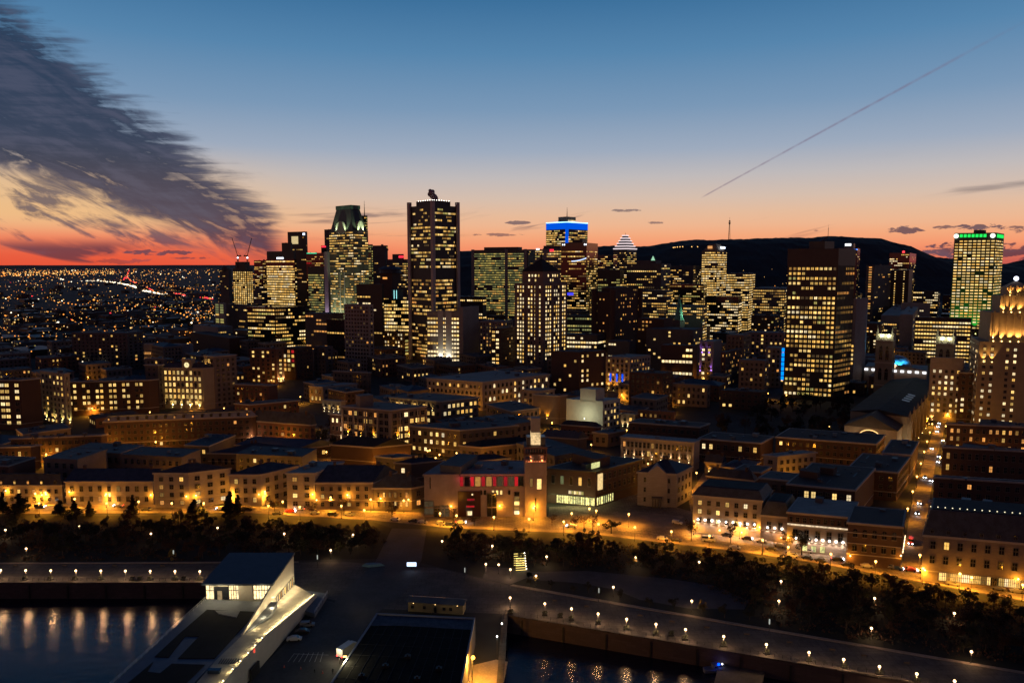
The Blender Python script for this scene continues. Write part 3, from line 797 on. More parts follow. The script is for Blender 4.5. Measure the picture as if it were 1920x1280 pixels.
REG = []            # footprints already built (world), for the fillers
def foot(cx, by, ty, lx=None, rx=None, ru=58.0, rv=None, du=20.0, dv=20.0, zb=0.0):
    """ground corner, local footprint and height of a block from the picture positions of its near edge and sides"""
    C = P(cx, by, zb) if by > 0 else Vector((at_y(cx, ty, -by).x, -by, zb))
    h = at_y(cx, ty, C.y).z - zb
    rv = ru + 90 if rv is None else rv
    Ct = Vector((C.x, C.y, h + zb))
    if rx is not None: du = along(Ct, ru, rx)
    if lx is not None: dv = along(Ct, rv, lx)
    du, dv = max(3, min(du, 400)), max(3, min(dv, 400))
    a = R(rv - ru)
    pts = [(0, 0), (du, 0), (du + dv * math.cos(a), dv * math.sin(a)), (dv * math.cos(a), dv * math.sin(a))]
    return C, R(ru), pts, h
def block(label, cx, by, ty, lx=None, rx=None, ru=58.0, rv=None, du=20.0, dv=20.0, wall=stone, st=None, stL=None, stR=None, rf='flat', rm=None, rh=None,
          name='building', cat='building', group=None, cor=None, trim=True, near=None, zw0=None, zw1=None, clutter=1.0, zb=0.0, ups=None, pent=None, reg=True, strings=True, keep=False, dorm=None):
    C, rz, pts, h = foot(cx, by, ty, lx, rx, ru, rv, du, dv, zb)
    B = Bld(name, label, cat, C, rz, pts, h, group)
    D = C.y; near = D < 720 if near is None else near
    if reg: REG.append([B.world(p) for p in B.pts])
    solid(B, wall, h)
    r = roof(B, rf, h, rm, rh, clutter if near else clutter * .5, near=near)
    stL, stR = (st if stL is None else stL), (st if stR is None else stR)
    for i, q in ((3, stL), (0, stR)):                       # edge 3 runs down to the near corner (left face), edge 0 from it (right face)
        if q:
            z0 = q.get('z0', 1.0); z1 = h - q.get('ztop', 1.6)
            if z1 > z0 + 2: B.windows(i, q, z0, z1)
    B.add_windows()
    if near and trim:
        cornice(B, cor or trimm, h)
        if strings and h > 9:
            p = B.inset(-.18); q = B.pts; b = MB()
            for i in (3, 0):
                a, c = p[i], p[(i+1) % 4]; a2, c2 = q[i], q[(i+1) % 4]; b.prism([(a.x, a.y), (c.x, c.y), (c2.x, c2.y), (a2.x, a2.y)], 4.3, 4.65)
            B.part('string_course', b, cor or trimm)
    if dorm: dormers(B, dorm[0], r, h + .4, dorm[1], dorm[2])
    if pent:                                                # stair or lift house on the roof: (u, v, w, d, h)
        for (u, v, w_, d_, hh) in ([pent] if not isinstance(pent, list) else pent):
            p = B.pts[0].lerp(B.pts[1], u).lerp(B.pts[3].lerp(B.pts[2], u), v); b = MB(); b.box(-w_/2, w_/2, -d_/2, d_/2, h - .8, h + hh, 0, 0, p); b.box(-w_/2-.2, w_/2+.2, -d_/2-.2, d_/2+.2, h + hh, h + hh + .25, 0, 0, p)
            B.part('penthouse', b, wall if wall in (stone, brick, conc, steel_d, stone_d, brick_d, conc_d) else conc_d, r)
    if ups:                                                 # lamps at the foot of the wall: (edge, n, z, colour, energy, u0, u1, aim)
        for (i, n, z, c, e, u0, u1) in ups: uplights(B, i, n, z, c, e, u0, u1)
    return B
def fixture(parent, x, y, z, key=None, r=.16, name='wall_lamp'):
    k = 'fixture' + str(r) + str(key)
    if k not in WM:
        b = MB(); b.cyl(0, 0, -.25, .05, .1, .22, 6, 0); b.ball(0, 0, .12, r, 6, 4, 1); WM[k] = b.me('wall_lamp', [black_m, key or glow('lamp_sodium', (1, .62, .22), 9)])
    return obj(name, WM[k], parent, (x, y, z))
def uplights(B, i, n, z, c, e, u0=0.0, u1=1.0, off=.7, key=None, r=.22, tilt=8, spot=75):
    a, d, L = B.edge(i); nrm = Vector((d.y, -d.x))
    key = key or glow('lamp_up_%.2f_%.2f' % (c[1], c[2]), (1, .5 + c[1] * .5, .2 + c[2] * .7), 7)
    for k in range(n):
        p = a + d * (L * (u0 + (u1 - u0) * (k + .5) / n)) + nrm * off
        f = fixture(B.t, p.x, p.y, z, key, r)
        ax = Vector((-nrm.x * math.sin(R(tilt)), -nrm.y * math.sin(R(tilt)), math.cos(R(tilt))))
        q = (-ax).to_track_quat('Z', 'Y').to_euler()
        light('SPOT', (0, 0, r + .5), c, e, f, .12, spot, q)

def overlaps(poly, margin=2.0):
    def sat(A, Bp):
        for Q in (A, Bp):
            for i in range(len(Q)):
                e = Q[(i+1) % len(Q)] - Q[i]; ax = Vector((-e.y, e.x)); l = ax.length
                if l < 1e-6: continue
                ax = ax / l
                pa = [ax.x*p.x + ax.y*p.y for p in A]; pb = [ax.x*p.x + ax.y*p.y for p in Bp]
                if min(pa) > max(pb) + margin or min(pb) > max(pa) + margin: return False
        return True
    return any(sat(poly, [Vector((p.x, p.y)) for p in q]) for q in REG)
# ---------------------------------------------------------------- towers of the skyline
off_st = lambda **k: dict(dict(fh=3.9, bay=2.6, ww=.78, wh=.42, lit=.6, pal='office', off=False, runs=(1, 2, 3, 5), rowvar=.42, style='plain', margin=.5), **k)
def plate(B, name, i, u0, u1, z0, z1, m, off=.35, th=.3, pts=None):
    """panel standing on face i, between fractions u0 and u1 of its width"""
    a, d, L = B.edge(i, pts); nrm = Vector((d.y, -d.x)); p, q = a + d * (L*u0) + nrm*off, a + d * (L*u1) + nrm*off
    b = MB(); b.prism([(p.x, p.y), (q.x, q.y), (q.x - nrm.x*th, q.y - nrm.y*th), (p.x - nrm.x*th, p.y - nrm.y*th)], z0, z1)
    return B.part(name, b, m)
def mast(B, x, y, z0, z1, r=.8, name='antenna'):
    b = MB(); b.cyl(x, y, z0, z0 + (z1-z0)*.5, r, r*.6, 6); b.cyl(x, y, z0 + (z1-z0)*.5, z1, r*.5, r*.25, 6)
    for k in range(3): zz = z0 + (z1-z0)*(.3+.2*k); b.box(x-r*1.6, x+r*1.6, y-.15, y+.15, zz, zz+.3)
    return B.part(name, b, black_m)
ctr = lambda B: sum(B.pts, Vector((0, 0))) / len(B.pts)
def crown_box(B, s, z0, z1, m, name='roof_block', c=None, pts=None):
    c = c or ctr(B); b = MB(); q = [c + (p - c) * s for p in (pts or B.pts)]; b.prism(q, z0, z1); return B.part(name, b, m)
T = block
# far left
B = T('slim tower with a grid of golden windows under two construction cranes', 462, -1500, 503, 436, 474, ru=62, wall=steel_d, stL=off_st(bay=5.2, fh=4.2, ww=.6, wh=.55, lit=.97, pal='gold', rowvar=0, runs=(1,), ztop=6), stR=off_st(bay=5, fh=4.2, ww=.6, wh=.55, lit=.97, pal='gold', rowvar=0, ztop=6), trim=False)
crown_box(B, .72, B.h, B.h + 13, steel_d); TC = B
B = T('small dark tower with a rounded top beside the golden-windowed tower', 428, -1700, 505, 412, 434, ru=60, wall=conc_d, st=off_st(lit=.06), trim=False)
c = ctr(B); b = MB(); b.ball(c.x, c.y, B.h, 9, 12, 8, sz=.9); B.part('dome', b, conc_d)
T('dark tower with scattered office lights behind the cranes', 492, -1650, 488, 476, 505, ru=60, wall=glass_d, st=off_st(lit=.45), trim=False)
T('low dark office block between the golden tower and the banded tower', 490, -1450, 540, 474, 503, ru=60, wall=conc_d, st=off_st(lit=.2), trim=False)
B = T('office tower with bright horizontal bands of light and a small white sign', 552, -1300, 486, 499, 556, ru=60, wall=glass_d, stL=off_st(bay=3.0, lit=.96, pal='bright', rowvar=.0, fh=4.3, wh=.5, darkrow=.12), stR=off_st(lit=.5), trim=False)
crown_box(B, .95, B.h, B.h + 14, steel_d, 'crown'); plate(B, 'sign', 3, .38, .62, B.h + .5, B.h + 3.5, glow('sign_white', (.85, .9, 1.), 2.2))
B = T('tall dark tower with one glowing window high up and a white round sign', 573, -1480, 434, 539, 576, ru=62, wall=steel_d, st=off_st(lit=.10, pal='warm', bay=4), trim=False)
plate(B, 'sky_lobby_window', 3, .22, .58, B.h - 24, B.h - 9, litmat('lit_lobby', (1., .8, .42), .9)); plate(B, 'sign', 3, .84, .96, B.h - 7, B.h - 3, glow('sign_bluewhite', (.7, .8, 1.), 2.6))
T('dark stepped block against the tall dark tower', 545, -1440, 455, 528, 548, ru=62, wall=steel_d, st=off_st(lit=.12), trim=False)
B = T('dark tower with a green light strip along its top', 606, -1420, 474, 574, 611, ru=60, wall=glass_d, st=off_st(lit=.25, pal='mix'), trim=False)
plate(B, 'light_strip', 3, .04, .62, B.h - 1.5, B.h + .3, glow('strip_green', (.05, 1., .5), .8))
B = T('greenish office tower with even lit floors beside the copper-crowned tower', 607, -1250, 500, 577, 613, ru=60, wall=mat('olive_wall', (.13, .14, .09), var=.1), st=off_st(lit=.85, pal='green', bay=2.2, fh=4.0, wh=.45, rowvar=.2, ztop=12), trim=False)
B = T('thin pale slab tower washed with violet white light', 614, -1210, 472, 607, 618, ru=58, wall=conc_p, trim=False)
uplights(B, 3, 2, B.h * .08, (.85, .6, 1.), 90000, off=4, r=.5, spot=40)
B = T('tower with a lit red sign behind the copper-crowned tower', 612, -1500, 460, 602, 622, ru=60, wall=steel_d, st=off_st(lit=.05), trim=False)
plate(B, 'sign', 3, .1, .9, B.h - 4, B.h - 1, glow('sign_red', (1, .03, .06), 1.6))
T('plain dark tower rising behind the copper-crowned tower', 619, -1600, 430, 608, 630, ru=60, wall=conc_d, st=off_st(lit=.05), trim=False)
# copper-crowned tower: stepped shaft, floodlit foot, mansard crown with lit gables
B = T('tallest greenish tower with a sloping copper crown and floodlit arched gables', 662, -1150, 432, 617, 690, ru=48, wall=mat('tower_stone', (.16, .16, .11), var=.1), st=off_st(bay=2.5, fh=3.9, lit=.62, ww=.85, wh=.42, pal='office', rowvar=.4, ztop=1), trim=False, name='skyscraper', cat='skyscraper')
c = ctr(B); Zt = B.h; ztop = at_y(650, 384, 1160).z
q1 = [c + (p - c) * .94 for p in B.pts]; q2 = [c + (p - c) * .60 for p in B.pts]
b = MB(); b.prism(q1, Zt - 1, ztop - 6, top=q2); cr = B.part('crown', b, mat('copper_crown', (.06, .075, .06), rough=.5, var=.3))
b = MB(); b.prism([c + (p - c) * .63 for p in B.pts], ztop - 6, ztop); B.part('crown_cap', b, copper, cr)
for i in (3, 0):
    a, d, L = B.edge(i); nrm = Vector((d.y, -d.x)); p = a + d * L * .5 + nrm * .4
    b = MB(); W = L * .2
    pr = [(x, z) for x, z in ((-W, 0), (W, 0), (W, 10))] + [(W * math.cos(k * math.pi / 8), 10 + 9 * math.sin(k * math.pi / 8)) for k in range(1, 8)] + [(-W, 10)]
    n = len(pr); i0 = len(b.v)
    for off in (0, -7):
        b.v += [(p.x + d.x*x + nrm.x*off, p.y + d.y*x + nrm.y*off, Zt - 4 + z) for x, z in pr]
    b.f.append(tuple(range(n))); b.m.append(0); b.f += [(k, n + k, n + (k+1) % n, (k+1) % n) for k in range(n)]; b.m += [0] * n
    gb = B.part('gable', b, mat('gable_stone', (.4, .42, .33), var=.1))
    for u in (-.8, .8):
        light('SPOT', (p.x + d.x*W*u*1.3 + nrm.x*5, p.y + d.y*W*u*1.3 + nrm.y*5, Zt - 4), (.85, 1., .6), 30000, gb, .3, 60, (-Vector((-nrm.x*.35, -nrm.y*.35, .93))).to_track_quat('Z', 'Y').to_euler())
for i, n in ((3, 5), (0, 3)): uplights(B, i, n, B.h * .10, (.9, 1., .62), 220000, off=5, r=.6, spot=38, tilt=12)
for i in (3, 0):                                            # pale vertical piers
    for u in (.42, .60): plate(B, 'pier', i, u, u + .03, 2, B.h * .62, conc_p, .9, .8)
B = T('narrow shoulder tower with a mast beside the copper-crowned tower', 686, -1185, 404, 678, 689, ru=48, wall=glass_g, st=off_st(lit=.6, pal='green'), trim=False)
mast(B, *ctr(B), B.h, B.h + 23)
B = T('greenish glass tower with close lit floors beside the tallest green tower', 696, -1230, 458, 680, 699, ru=50, wall=glass_g, st=off_st(lit=.8, pal='green', rowvar=.2), trim=False)
B = T('plain brown tower with a flat overhanging top', 722, -1330, 460, 697, 727, ru=62, wall=conc_d, st=off_st(lit=.07), trim=False)
crown_box(B, 1.08, B.h - 9, B.h - 6, conc_d, 'cornice')
B = T('office block with a small red sign beside the dark corner-pillar skyscraper', 762, -1300, 486, 725, 768, ru=60, wall=conc_d, st=off_st(lit=.6, ztop=6), trim=False)
crown_box(B, .5, B.h, B.h + 9, conc_d); plate(B, 'sign', 3, .62, .86, B.h + 2.5, B.h + 6, glow('sign_red', (1, .03, .06), 1.6), off=.4)
B = T('dark round-topped block with an orange lit terrace in front of the brown tower', 735, -1000, 512, 712, 752, ru=62, wall=brick_d, st=off_st(lit=.08, pal='warm'), trim=False, rf='gravel')
c = ctr(B); b = MB(); b.cyl(c.x, c.y, B.h, B.h + 5, 15, 14, 16); b.cyl(c.x, c.y, B.h + 5, B.h + 9, 17, 9, 16); B.part('round_roof', b, slate)
plate(B, 'terrace_light', 3, .25, .6, B.h - 8, B.h - 5.5, LIT['o'])
# the dark skyscraper with pale corner pillars
B = T('huge dark skyscraper with pale concrete corner pillars and two black bands', 811, -882, 384, 768, 857, ru=46, wall=steel_d, name='skyscraper', cat='skyscraper', trim=False, clutter=0)
Zt = B.h; z_lo = 0
bands = ((4, Zt*.245, .5), (Zt*.295, Zt*.535, .62), (Zt*.60, Zt*.985, .55))
for i in (3, 0):
    for z0, z1, lt in bands: B.windows(i, off_st(bay=1.62, fh=4.05, ww=.72, wh=.5, lit=lt, pal='office' if z0 > 80 else 'warm', rowvar=.5, margin=2.6, fullrow=.1), z0, z1)
B.wins2 = B.wins; B.add_windows()
for k, p in enumerate(B.pts):
    cc = ctr(B); o = p + (p - cc).normalized() * .4; b = MB(); b.box(-2.0, 2.0, -2.0, 2.0, 0, Zt + 5, 0, 0, o); B.part('corner_pillar', b, conc_p)
crown_box(B, .72, Zt - 1, Zt + 6, steel_d, 'roof_block')
for i in (3, 0):
    a, d, L = B.edge(i); nrm = Vector((d.y, -d.x))
    for k in range(7): p = a + d * (L * (.2 + .1 * k)) - nrm * (L * .16); f = fixture(B.t, p.x, p.y, Zt + 6.3, glow('roof_lamp', (1, .95, .85), 6), .45, 'roof_lamp')
c = ctr(B); sm = MB(); r5 = random.Random(5)
for k in range(26):
    f = k / 25; sm.ball(c.x + 5 - 9 * f + r5.uniform(-1.6, 1.6), c.y + r5.uniform(-2, 2), Zt + 7 + f * 11 + r5.uniform(-.8, .8), 1.3 + 2.0 * math.sin(f * 2.6), 7, 5)
me = sm.me('steam', mat('steam_cloud', (.30, .26, .28), rough=1.0, var=.2, scale=.2), True)
wo = B.world((c.x, c.y, 0)); 
for v in me.vertices: v.co.x -= c.x; v.co.y -= c.y
o = obj('steam_plume', me, None, (wo.x, wo.y, 0), B.rz); tag(o, 'grey steam plume curling off the roof of the dark skyscraper', 'steam', kind='stuff')
# middle and right
B = T('wide pale office slab with dim even floors and plain white end walls', 990, -1300, 468, 884, 1003, ru=66, wall=mat('slab_wall', (.15, .14, .10), var=.08), stL=off_st(lit=.9, pal='green', bay=2.4, fh=4.0, wh=.42, rowvar=.35, ztop=5, margin=5), stR=off_st(lit=.1), trim=False)
for u in (0, .60, .93): plate(B, 'pier', 3, u, u + .055, 0, B.h + 1, conc, .9, .8)
crown_box(B, .6, B.h, B.h + 5, conc_d); plate(B, 'sign', 3, .0, .04, B.h - 3, B.h + .5, glow('sign_bluewhite', (.7, .8, 1.), 2.6))
B = T('pale office slab with a red sign and bands of light behind the pyramid-roofed tower', 1064, -1260, 467, 1003, 1068, ru=66, wall=conc, stL=off_st(lit=.75, bay=2.6, fh=4.1, wh=.4, rowvar=.4), trim=False)
crown_box(B, .5, B.h, B.h + 6, conc_d); plate(B, 'sign', 3, .46, .58, B.h - 4, B.h, glow('sign_red', (1, .03, .06), 1.6)); plate(B, 'sign', 3, .04, .14, B.h - 1, B.h + 1.5, glow('sign_white', (.85, .9, 1.), 2.2))
# blue-topped cruciform tower
B = T('cross-shaped skyscraper with a glowing blue band along its top and a rooftop mast', 1063, -1500, 417, 1024, 1102, ru=46, wall=conc_d, name='skyscraper', cat='skyscraper', trim=False, clutter=0)
Zt = B.h; blue = glow('band_blue', (.0, .12, 1.), .75); blw = glow('band_bluewhite', (.35, .7, 1.), 2.6)
for i in (3, 0): B.windows(i, off_st(bay=3.0, fh=4.2, ww=.8, wh=.5, lit=.85, pal='office', rowvar=.3), 20, Zt - 14)
B.add_windows()
for i in (3, 0):
    plate(B, 'blue_band', i, 0, 1, Zt - 13, Zt - .2, blue, .5, .4); plate(B, 'roof_edge_light', i, 0, 1, Zt - .2, Zt + 1.6, blw, .6, .6)
plate(B, 'blue_corner', 3, .93, 1., Zt - 58, Zt - 13, blue, .5, .4); plate(B, 'blue_corner', 0, 0, .07, Zt - 58, Zt - 13, blue, .5, .4)
crown_box(B, .42, Zt, Zt + 13, mat('penthouse_wall', (.22, .2, .17), var=.2)); mast(B, *ctr(B), Zt + 13, Zt + 33, .9)
for k in range(6):
    c = ctr(B); a = Vector((-13 + 4 * k, -14)); b = MB(); b.box(c.x + a.x, c.x + a.x + 2.2, c.y + a.y - .6, c.y + a.y, Zt + 3, Zt + 6); B.part('window', b, LIT['w'])
B = T('office tower with white lettering on its dark top and a blue white light arc', 1100, -1200, 455, 1052, 1121, ru=66, wall=glass_d, stL=off_st(lit=.55, ztop=12, bay=2.6), stR=off_st(lit=.4, ztop=12), trim=False)
crown_box(B, .4, B.h, B.h + 6, steel_d)
b = MB(); a, d, L = B.edge(3); nrm = Vector((d.y, -d.x))
for k in range(12):
    u0, u1 = .42 + k * .048, .42 + (k + 1) * .048; z0, z1 = B.h - 30 + 5 * ((k) / 12) ** 2, B.h - 30 + 5 * ((k + 1) / 12) ** 2
    p, q = a + d * L * u0 + nrm * .5, a + d * L * u1 + nrm * .5; b.quad((p.x, p.y, z0), (q.x, q.y, z1), (q.x, q.y, z1 + 1.4), (p.x, p.y, z0 + 1.4))
B.part('light_arc', b, glow('arc_light', (.5, .65, 1.), 1.8))
for u in (.05, .12, .9, .96): plate(B, 'sign_letter', 3, u, u + .035, B.h - 4, B.h - 1.5, glow('sign_white', (.85, .9, 1.), 2.2))
plate(B, 'blue_sign', 3, .22, .5, B.h - 84, B.h - 80, glow('sign_deepblue', (.05, .05, 1.), 1.5))
T('mid-height glass block with one blue-lit floor corner', 1150, -1420, 478, 1121, 1158, ru=64, wall=glassblue, st=off_st(lit=.4), trim=False)
B = T('tower with a pyramid top outlined by stacked white light lines', 1176, -1500, 471, 1150, 1194, ru=54, wall=conc_d, st=off_st(lit=.45), trim=False, name='skyscraper', cat='skyscraper')
Zt = B.h; c = ctr(B); za = at_y(1177, 441, 1510).z; wl = glow('line_white', (1., .82, .85), 1.1)
b = MB(); wlb = MB(); n = 6
for k in range(n):
    s0 = 1 - .86 * k / n; s1 = s0 - .03; z0, z1 = Zt + (za - Zt) * k / n, Zt + (za - Zt) * (k + .82) / n
    b.prism([c + (p - c) * s0 for p in B.pts], z0, z1, top=[c + (p - c) * s1 for p in B.pts])
    wlb.prism([c + (p - c) * (s0 + .02) for p in B.pts], z1 - .2, z1 + 1.6)
B.part('stepped_pyramid', b, steel_d); B.part('light_line', wlb, wl); mast(B, c.x, c.y, za, za + 6, .5, 'finial')
B = T('dark-roofed office block with greenish white floors', 1163, -1150, 505, 1121, 1170, ru=66, wall=steel_d, stL=off_st(lit=.75, pal='green', ztop=14), stR=off_st(lit=.3, ztop=14), trim=False)
B = T('broad tower with scattered yellow windows and a pale green roof light', 1240, -1180, 494, 1175, 1258, ru=62, wall=conc_d, st=off_st(lit=.42, bay=3.2, fh=4.2, ww=.7, rowvar=.3), trim=False)
crown_box(B, .55, B.h, B.h + 5, conc_d); b = MB(); c = ctr(B); b.cyl(c.x + 2, c.y - 6, B.h + 5, B.h + 12, 3.5, .4, 8); B.part('roof_lantern', b, glow('lantern_green', (.5, 1., .65), .7))
B = T('dark brick tower block with round corner columns and sparse orange windows', 1150, -850, 548, 1115, 1200, ru=50, wall=brick_d, st=off_st(lit=.22, pal='orange', bay=4.6, ww=.35, fh=4.4, wh=.38, runs=(1,), rowvar=.1), trim=False, near=False)
for k, p in enumerate(B.pts): b = MB(); b.cyl(p.x, p.y, 0, B.h + 3, 3.6, n=12); B.part('corner_column', b, brick_d)
crown_box(B, .7, B.h, B.h + 5, brick_d)
T('long low pale office block with a flat top under the wooded hill', 1300, -1400, 498, 1246, 1322, ru=62, wall=conc_d, st=off_st(lit=.35, ztop=7), trim=False)
B = T('stepped warm stone tower with a peaked orange lit crown and a white blue sign', 1345, -1400, 470, 1316, 1363, ru=56, wall=mat('warm_stone', (.22, .17, .11), var=.1), st=off_st(lit=.88, pal='bright', fh=4.3, wh=.45, bay=2.8, rowvar=.25), trim=False, name='skyscraper', cat='skyscraper')
b = MB(); c = ctr(B); b.prism([c + (p - c) * .9 for p in B.pts], B.h, B.h + 13, top=[c + (p - c) * .45 for p in B.pts]); B.part('crown', b, mat('warm_stone', (.2, .15, .1)))
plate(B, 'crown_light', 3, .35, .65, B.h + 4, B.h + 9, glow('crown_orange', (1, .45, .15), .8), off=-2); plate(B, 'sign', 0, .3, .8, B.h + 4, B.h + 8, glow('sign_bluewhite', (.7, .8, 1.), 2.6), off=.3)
T('bright evenly lit office block beside the peaked warm stone tower', 1405, -1300, 512, 1362, 1416, ru=64, wall=conc_d, st=off_st(lit=.9, pal='bright', fh=4.2, bay=2.4, rowvar=.15), trim=False)
T('office block with bands of yellow light beside the black grid tower', 1472, -1150, 541, 1412, 1485, ru=64, wall=conc_d, st=off_st(lit=.72, fh=4.2), trim=False)
T('glass office block with cool white upper floors', 1385, -1080, 556, 1322, 1392, ru=64, wall=glass_d, st=off_st(lit=.66, pal='white', ztop=5), trim=False)
T('wide office block with broken rows of light under the hill', 1320, -1180, 533, 1255, 1326, ru=64, wall=glass_d, st=off_st(lit=.55, pal='office'), trim=False)
T('long low office block with thin yellow bands in the middle of downtown', 1318, -1020, 574, 1252, 1326, ru=64, wall=conc_d, st=off_st(lit=.6), trim=False)
T('broad block with three rows of bright floors beside the round-columned brick tower', 1250, -1100, 545, 1198, 1262, ru=64, wall=conc_d, st=off_st(lit=.7), trim=False)
# the black grid tower
B = T('black steel tower with a close grid of square yellow windows', 1560, 752, 497, 1477, 1603, ru=40, rv=158, wall=steel_d, name='skyscraper', cat='skyscraper', trim=False, clutter=0)
Zg = B.h
B.windows(3, dict(bay=3.45, fh=4.05, ww=.64, wh=.52, lit=.72, pal='office', rowvar=.5, off=False, style='plain', margin=.7, runs=(1, 2, 3)), 3, Zg - 1)
B.windows(0, dict(bay=1.5, fh=4.05, ww=.5, wh=.5, lit=.72, pal='dim', rowvar=.9, off=False, style='plain', margin=.7, runs=(5, 9, 14)), 3, Zg - 1)
B.add_windows(maxn=100)
b = MB(); b.prism(B.inset(-.25), Zg - .5, at_y(1560, 466, B.org.y).z); tb = B.part('top_storey', b, steel_d)
b = MB(); c = ctr(B); b.box(c.x - 9, c.x + 7, c.y - 7, c.y + 7, Zg + 12, Zg + 20); b.bar((c.x - 6, c.y, Zg + 19), (c.x + 2, c.y - 3, Zg + 24), .9); B.part('roof_block', b, steel_d)
for i, n in ((3, 12), (0, 13)):
    for k in range(n + 1): plate(B, 'mullion', i, max(0, k/n - .004), min(1, k/n + .004), 0, Zg, steel_d, .28, .3)
B = T('slim glass tower with a blue line of light and a white sign on its top', 1608, -1350, 465, 1572, 1613, ru=62, wall=glassblue, st=off_st(lit=.1), trim=False)
plate(B, 'blue_line', 3, .0, 1., B.h - 3.4, B.h - 1.6, glow('line_blue', (.05, .25, 1.), 2.2)); plate(B, 'sign', 3, .34, .66, B.h + 4, B.h + 8, glow('sign_white', (.85, .9, 1.), 2.2)); crown_box(B, .5, B.h, B.h + 9, steel_d)
B = T('windowless beige slab with one column of golden windows beside the black grid tower', 1606, -690, 560, 1597, 1628, ru=42, rv=155, wall=conc, trim=False, near=False)
B.windows(3, dict(bay=4.0, fh=3.9, ww=.75, wh=.55, lit=1., pal='gold', rowvar=0, style='plain', margin=.3), 22, B.h - 42); B.add_windows()
B = T('dark apartment tower with a column of orange lit balconies', 1640, -1200, 497, 1625, 1672, ru=50, wall=conc_d, stL=off_st(bay=9, fh=3.8, ww=.4, lit=.8, pal='orange', rowvar=.1), stR=off_st(lit=.06, pal='warm'), trim=False)
B = T('dark office tower with a red beacon and white upper floors', 1706, -1400, 474, 1668, 1718, ru=58, wall=glass_d, stL=off_st(lit=.35, pal='white'), stR=off_st(lit=.1), trim=False)
b = MB(); c = ctr(B); b.ball(c.x, c.y, B.h + 3, 2.4); B.part('beacon', b, DOT[3])
T('dark glass tower with one vertical line of yellow windows', 1705, -1280, 506, 1670, 1712, ru=60, wall=steel_d, stL=off_st(bay=11, ww=.12, lit=.9, pal='gold', rowvar=0), trim=False)
T('low office wing with a bright white lit floor beside the green-topped tower', 1760, -1250, 545, 1712, 1790, ru=60, wall=conc_d, st=off_st(lit=.5, pal='white'), trim=False)
T('beige hotel block with sparse lights in front of the dark glass tower', 1745, -1100, 568, 1690, 1790, ru=60, wall=conc, st=off_st(lit=.12, pal='white'), trim=False)
T('pale lit low slab with a glowing greenish roof band', 1700, -980, 592, 1652, 1716, ru=60, wall=conc, stL=off_st(lit=.35, z0=2, ztop=6), trim=False)
T('tall beige slab with few windows behind the twin church towers', 1712, -900, 590, 1688, 1722, ru=60, wall=conc, st=off_st(lit=.1), trim=False)
# green-topped tower
B = T('tall tower with a green glowing top, white medallions and green floodlit foot', 1868, -1100, 436, 1790, 1883, ru=48, rv=160, wall=mat('brown_wall', (.09, .07, .06), var=.1), st=None, trim=False, name='skyscraper', cat='skyscraper', clutter=0)
Zt = B.h
for i in (3, 0): B.windows(i, off_st(bay=5.6, fh=4.15, ww=.72, wh=.42, lit=.93, pal='bright', rowvar=.1, runs=(1,)), 20, Zt - 10)
B.add_windows()
gs = glow('band_green', (.02, .9, .12), 1.1)
for k in range(7): plate(B, 'green_light', 3, .13 + k * .095, .20 + k * .095, Zt - 6.5, Zt - 2, gs, .5, .3)
plate(B, 'green_light', 0, .1, .9, Zt - 7, Zt - 2, gs, .5, .3)
for i, u in ((3, .04), (3, .92)):
    a, d, L = B.edge(i); nrm = Vector((d.y, -d.x)); p = a + d * L * u + nrm * .7; b = MB(); b.ball(p.x, p.y, Zt - 4.5, 3.3, 10, 8); B.part('medallion', b, glow('medallion_white', (.9, 1., .85), 1.8))
crown_box(B, .25, Zt, Zt + 5, conc_d)
for i, n in ((3, 4), (0, 3)): uplights(B, i, n, 14, (.05, 1., .1), 90000 if i == 3 else 200000, off=8, r=.6, spot=50, tilt=15)
T('office block with three bright yellow bands in front of the green-topped tower', 1822, -860, 596, 1716, 1832, ru=60, rv=160, wall=steel_d, stL=off_st(lit=.92, pal='bright', fh=4.4, wh=.42, bay=3, rowvar=.1, ztop=4, runs=(3, 6)), trim=False, near=False)
# art deco tower at the right edge: three tiers, floodlit crown
pf = mat('deco_stone', (.30, .25, .16), var=.12)
B = T('art deco stone tower stepping up to a floodlit orange crown', 1826, 806, 640, None, 1990, dv=40, ru=-18, rv=66, wall=pf, name='skyscraper', cat='skyscraper', trim=False, clutter=0,
      stR=dict(bay=4.2, fh=3.9, ww=.36, wh=.44, lit=.5, pal='pale', group2=True, rowvar=.3, runs=(1,), margin=1.2, ztop=3), stL=dict(bay=4.2, fh=3.9, ww=.36, wh=.44, lit=.2, pal='pale', rowvar=.3))
Zt = B.h; base = B.pts
z2 = at_y(1870, 588, B.org.y - 12).z; z3 = at_y(1890, 556, B.org.y - 14).z; z4 = at_y(1897, 540, B.org.y - 14).z
def tier(x0, x1, y0, y1, za, zb, m=pf, nm='tier'):
    b = MB(); b.box(x0, x1, y0, y1, za, zb); o = B.part(nm, b, m)
    for k in range(int((x1 - x0) / 4.2)):
        xx = x0 + 2 + k * 4.2
        b = MB(); b.box(xx - .55, xx + .55, y0 - .7, y0, za, zb + 1.2); B.part('pier', b, pf, o)
    return o
u0 = along(Vector((B.org.x, B.org.y, 100)), -18, 1864)
tier(u0, u0 + 42, 3, 30, Zt - 1, z2); tier(u0 + 6, u0 + 30, 6, 26, z2 - 1, z3); tier(u0 + 10, u0 + 24, 9, 22, z3 - 1, z4)
b = MB(); b.prism([(u0 + 10, 9), (u0 + 24, 9), (u0 + 24, 22), (u0 + 10, 22)], z4, z4 + 4, top=[(u0 + 16, 14), (u0 + 18, 14), (u0 + 18, 16), (u0 + 16, 16)]); B.part('spire', b, pf)
b = MB(); b.ball(u0 + 17, 15, z4 + 6, 1.6); B.part('beacon', b, glow('beacon_white', (.75, .8, 1.), 3))
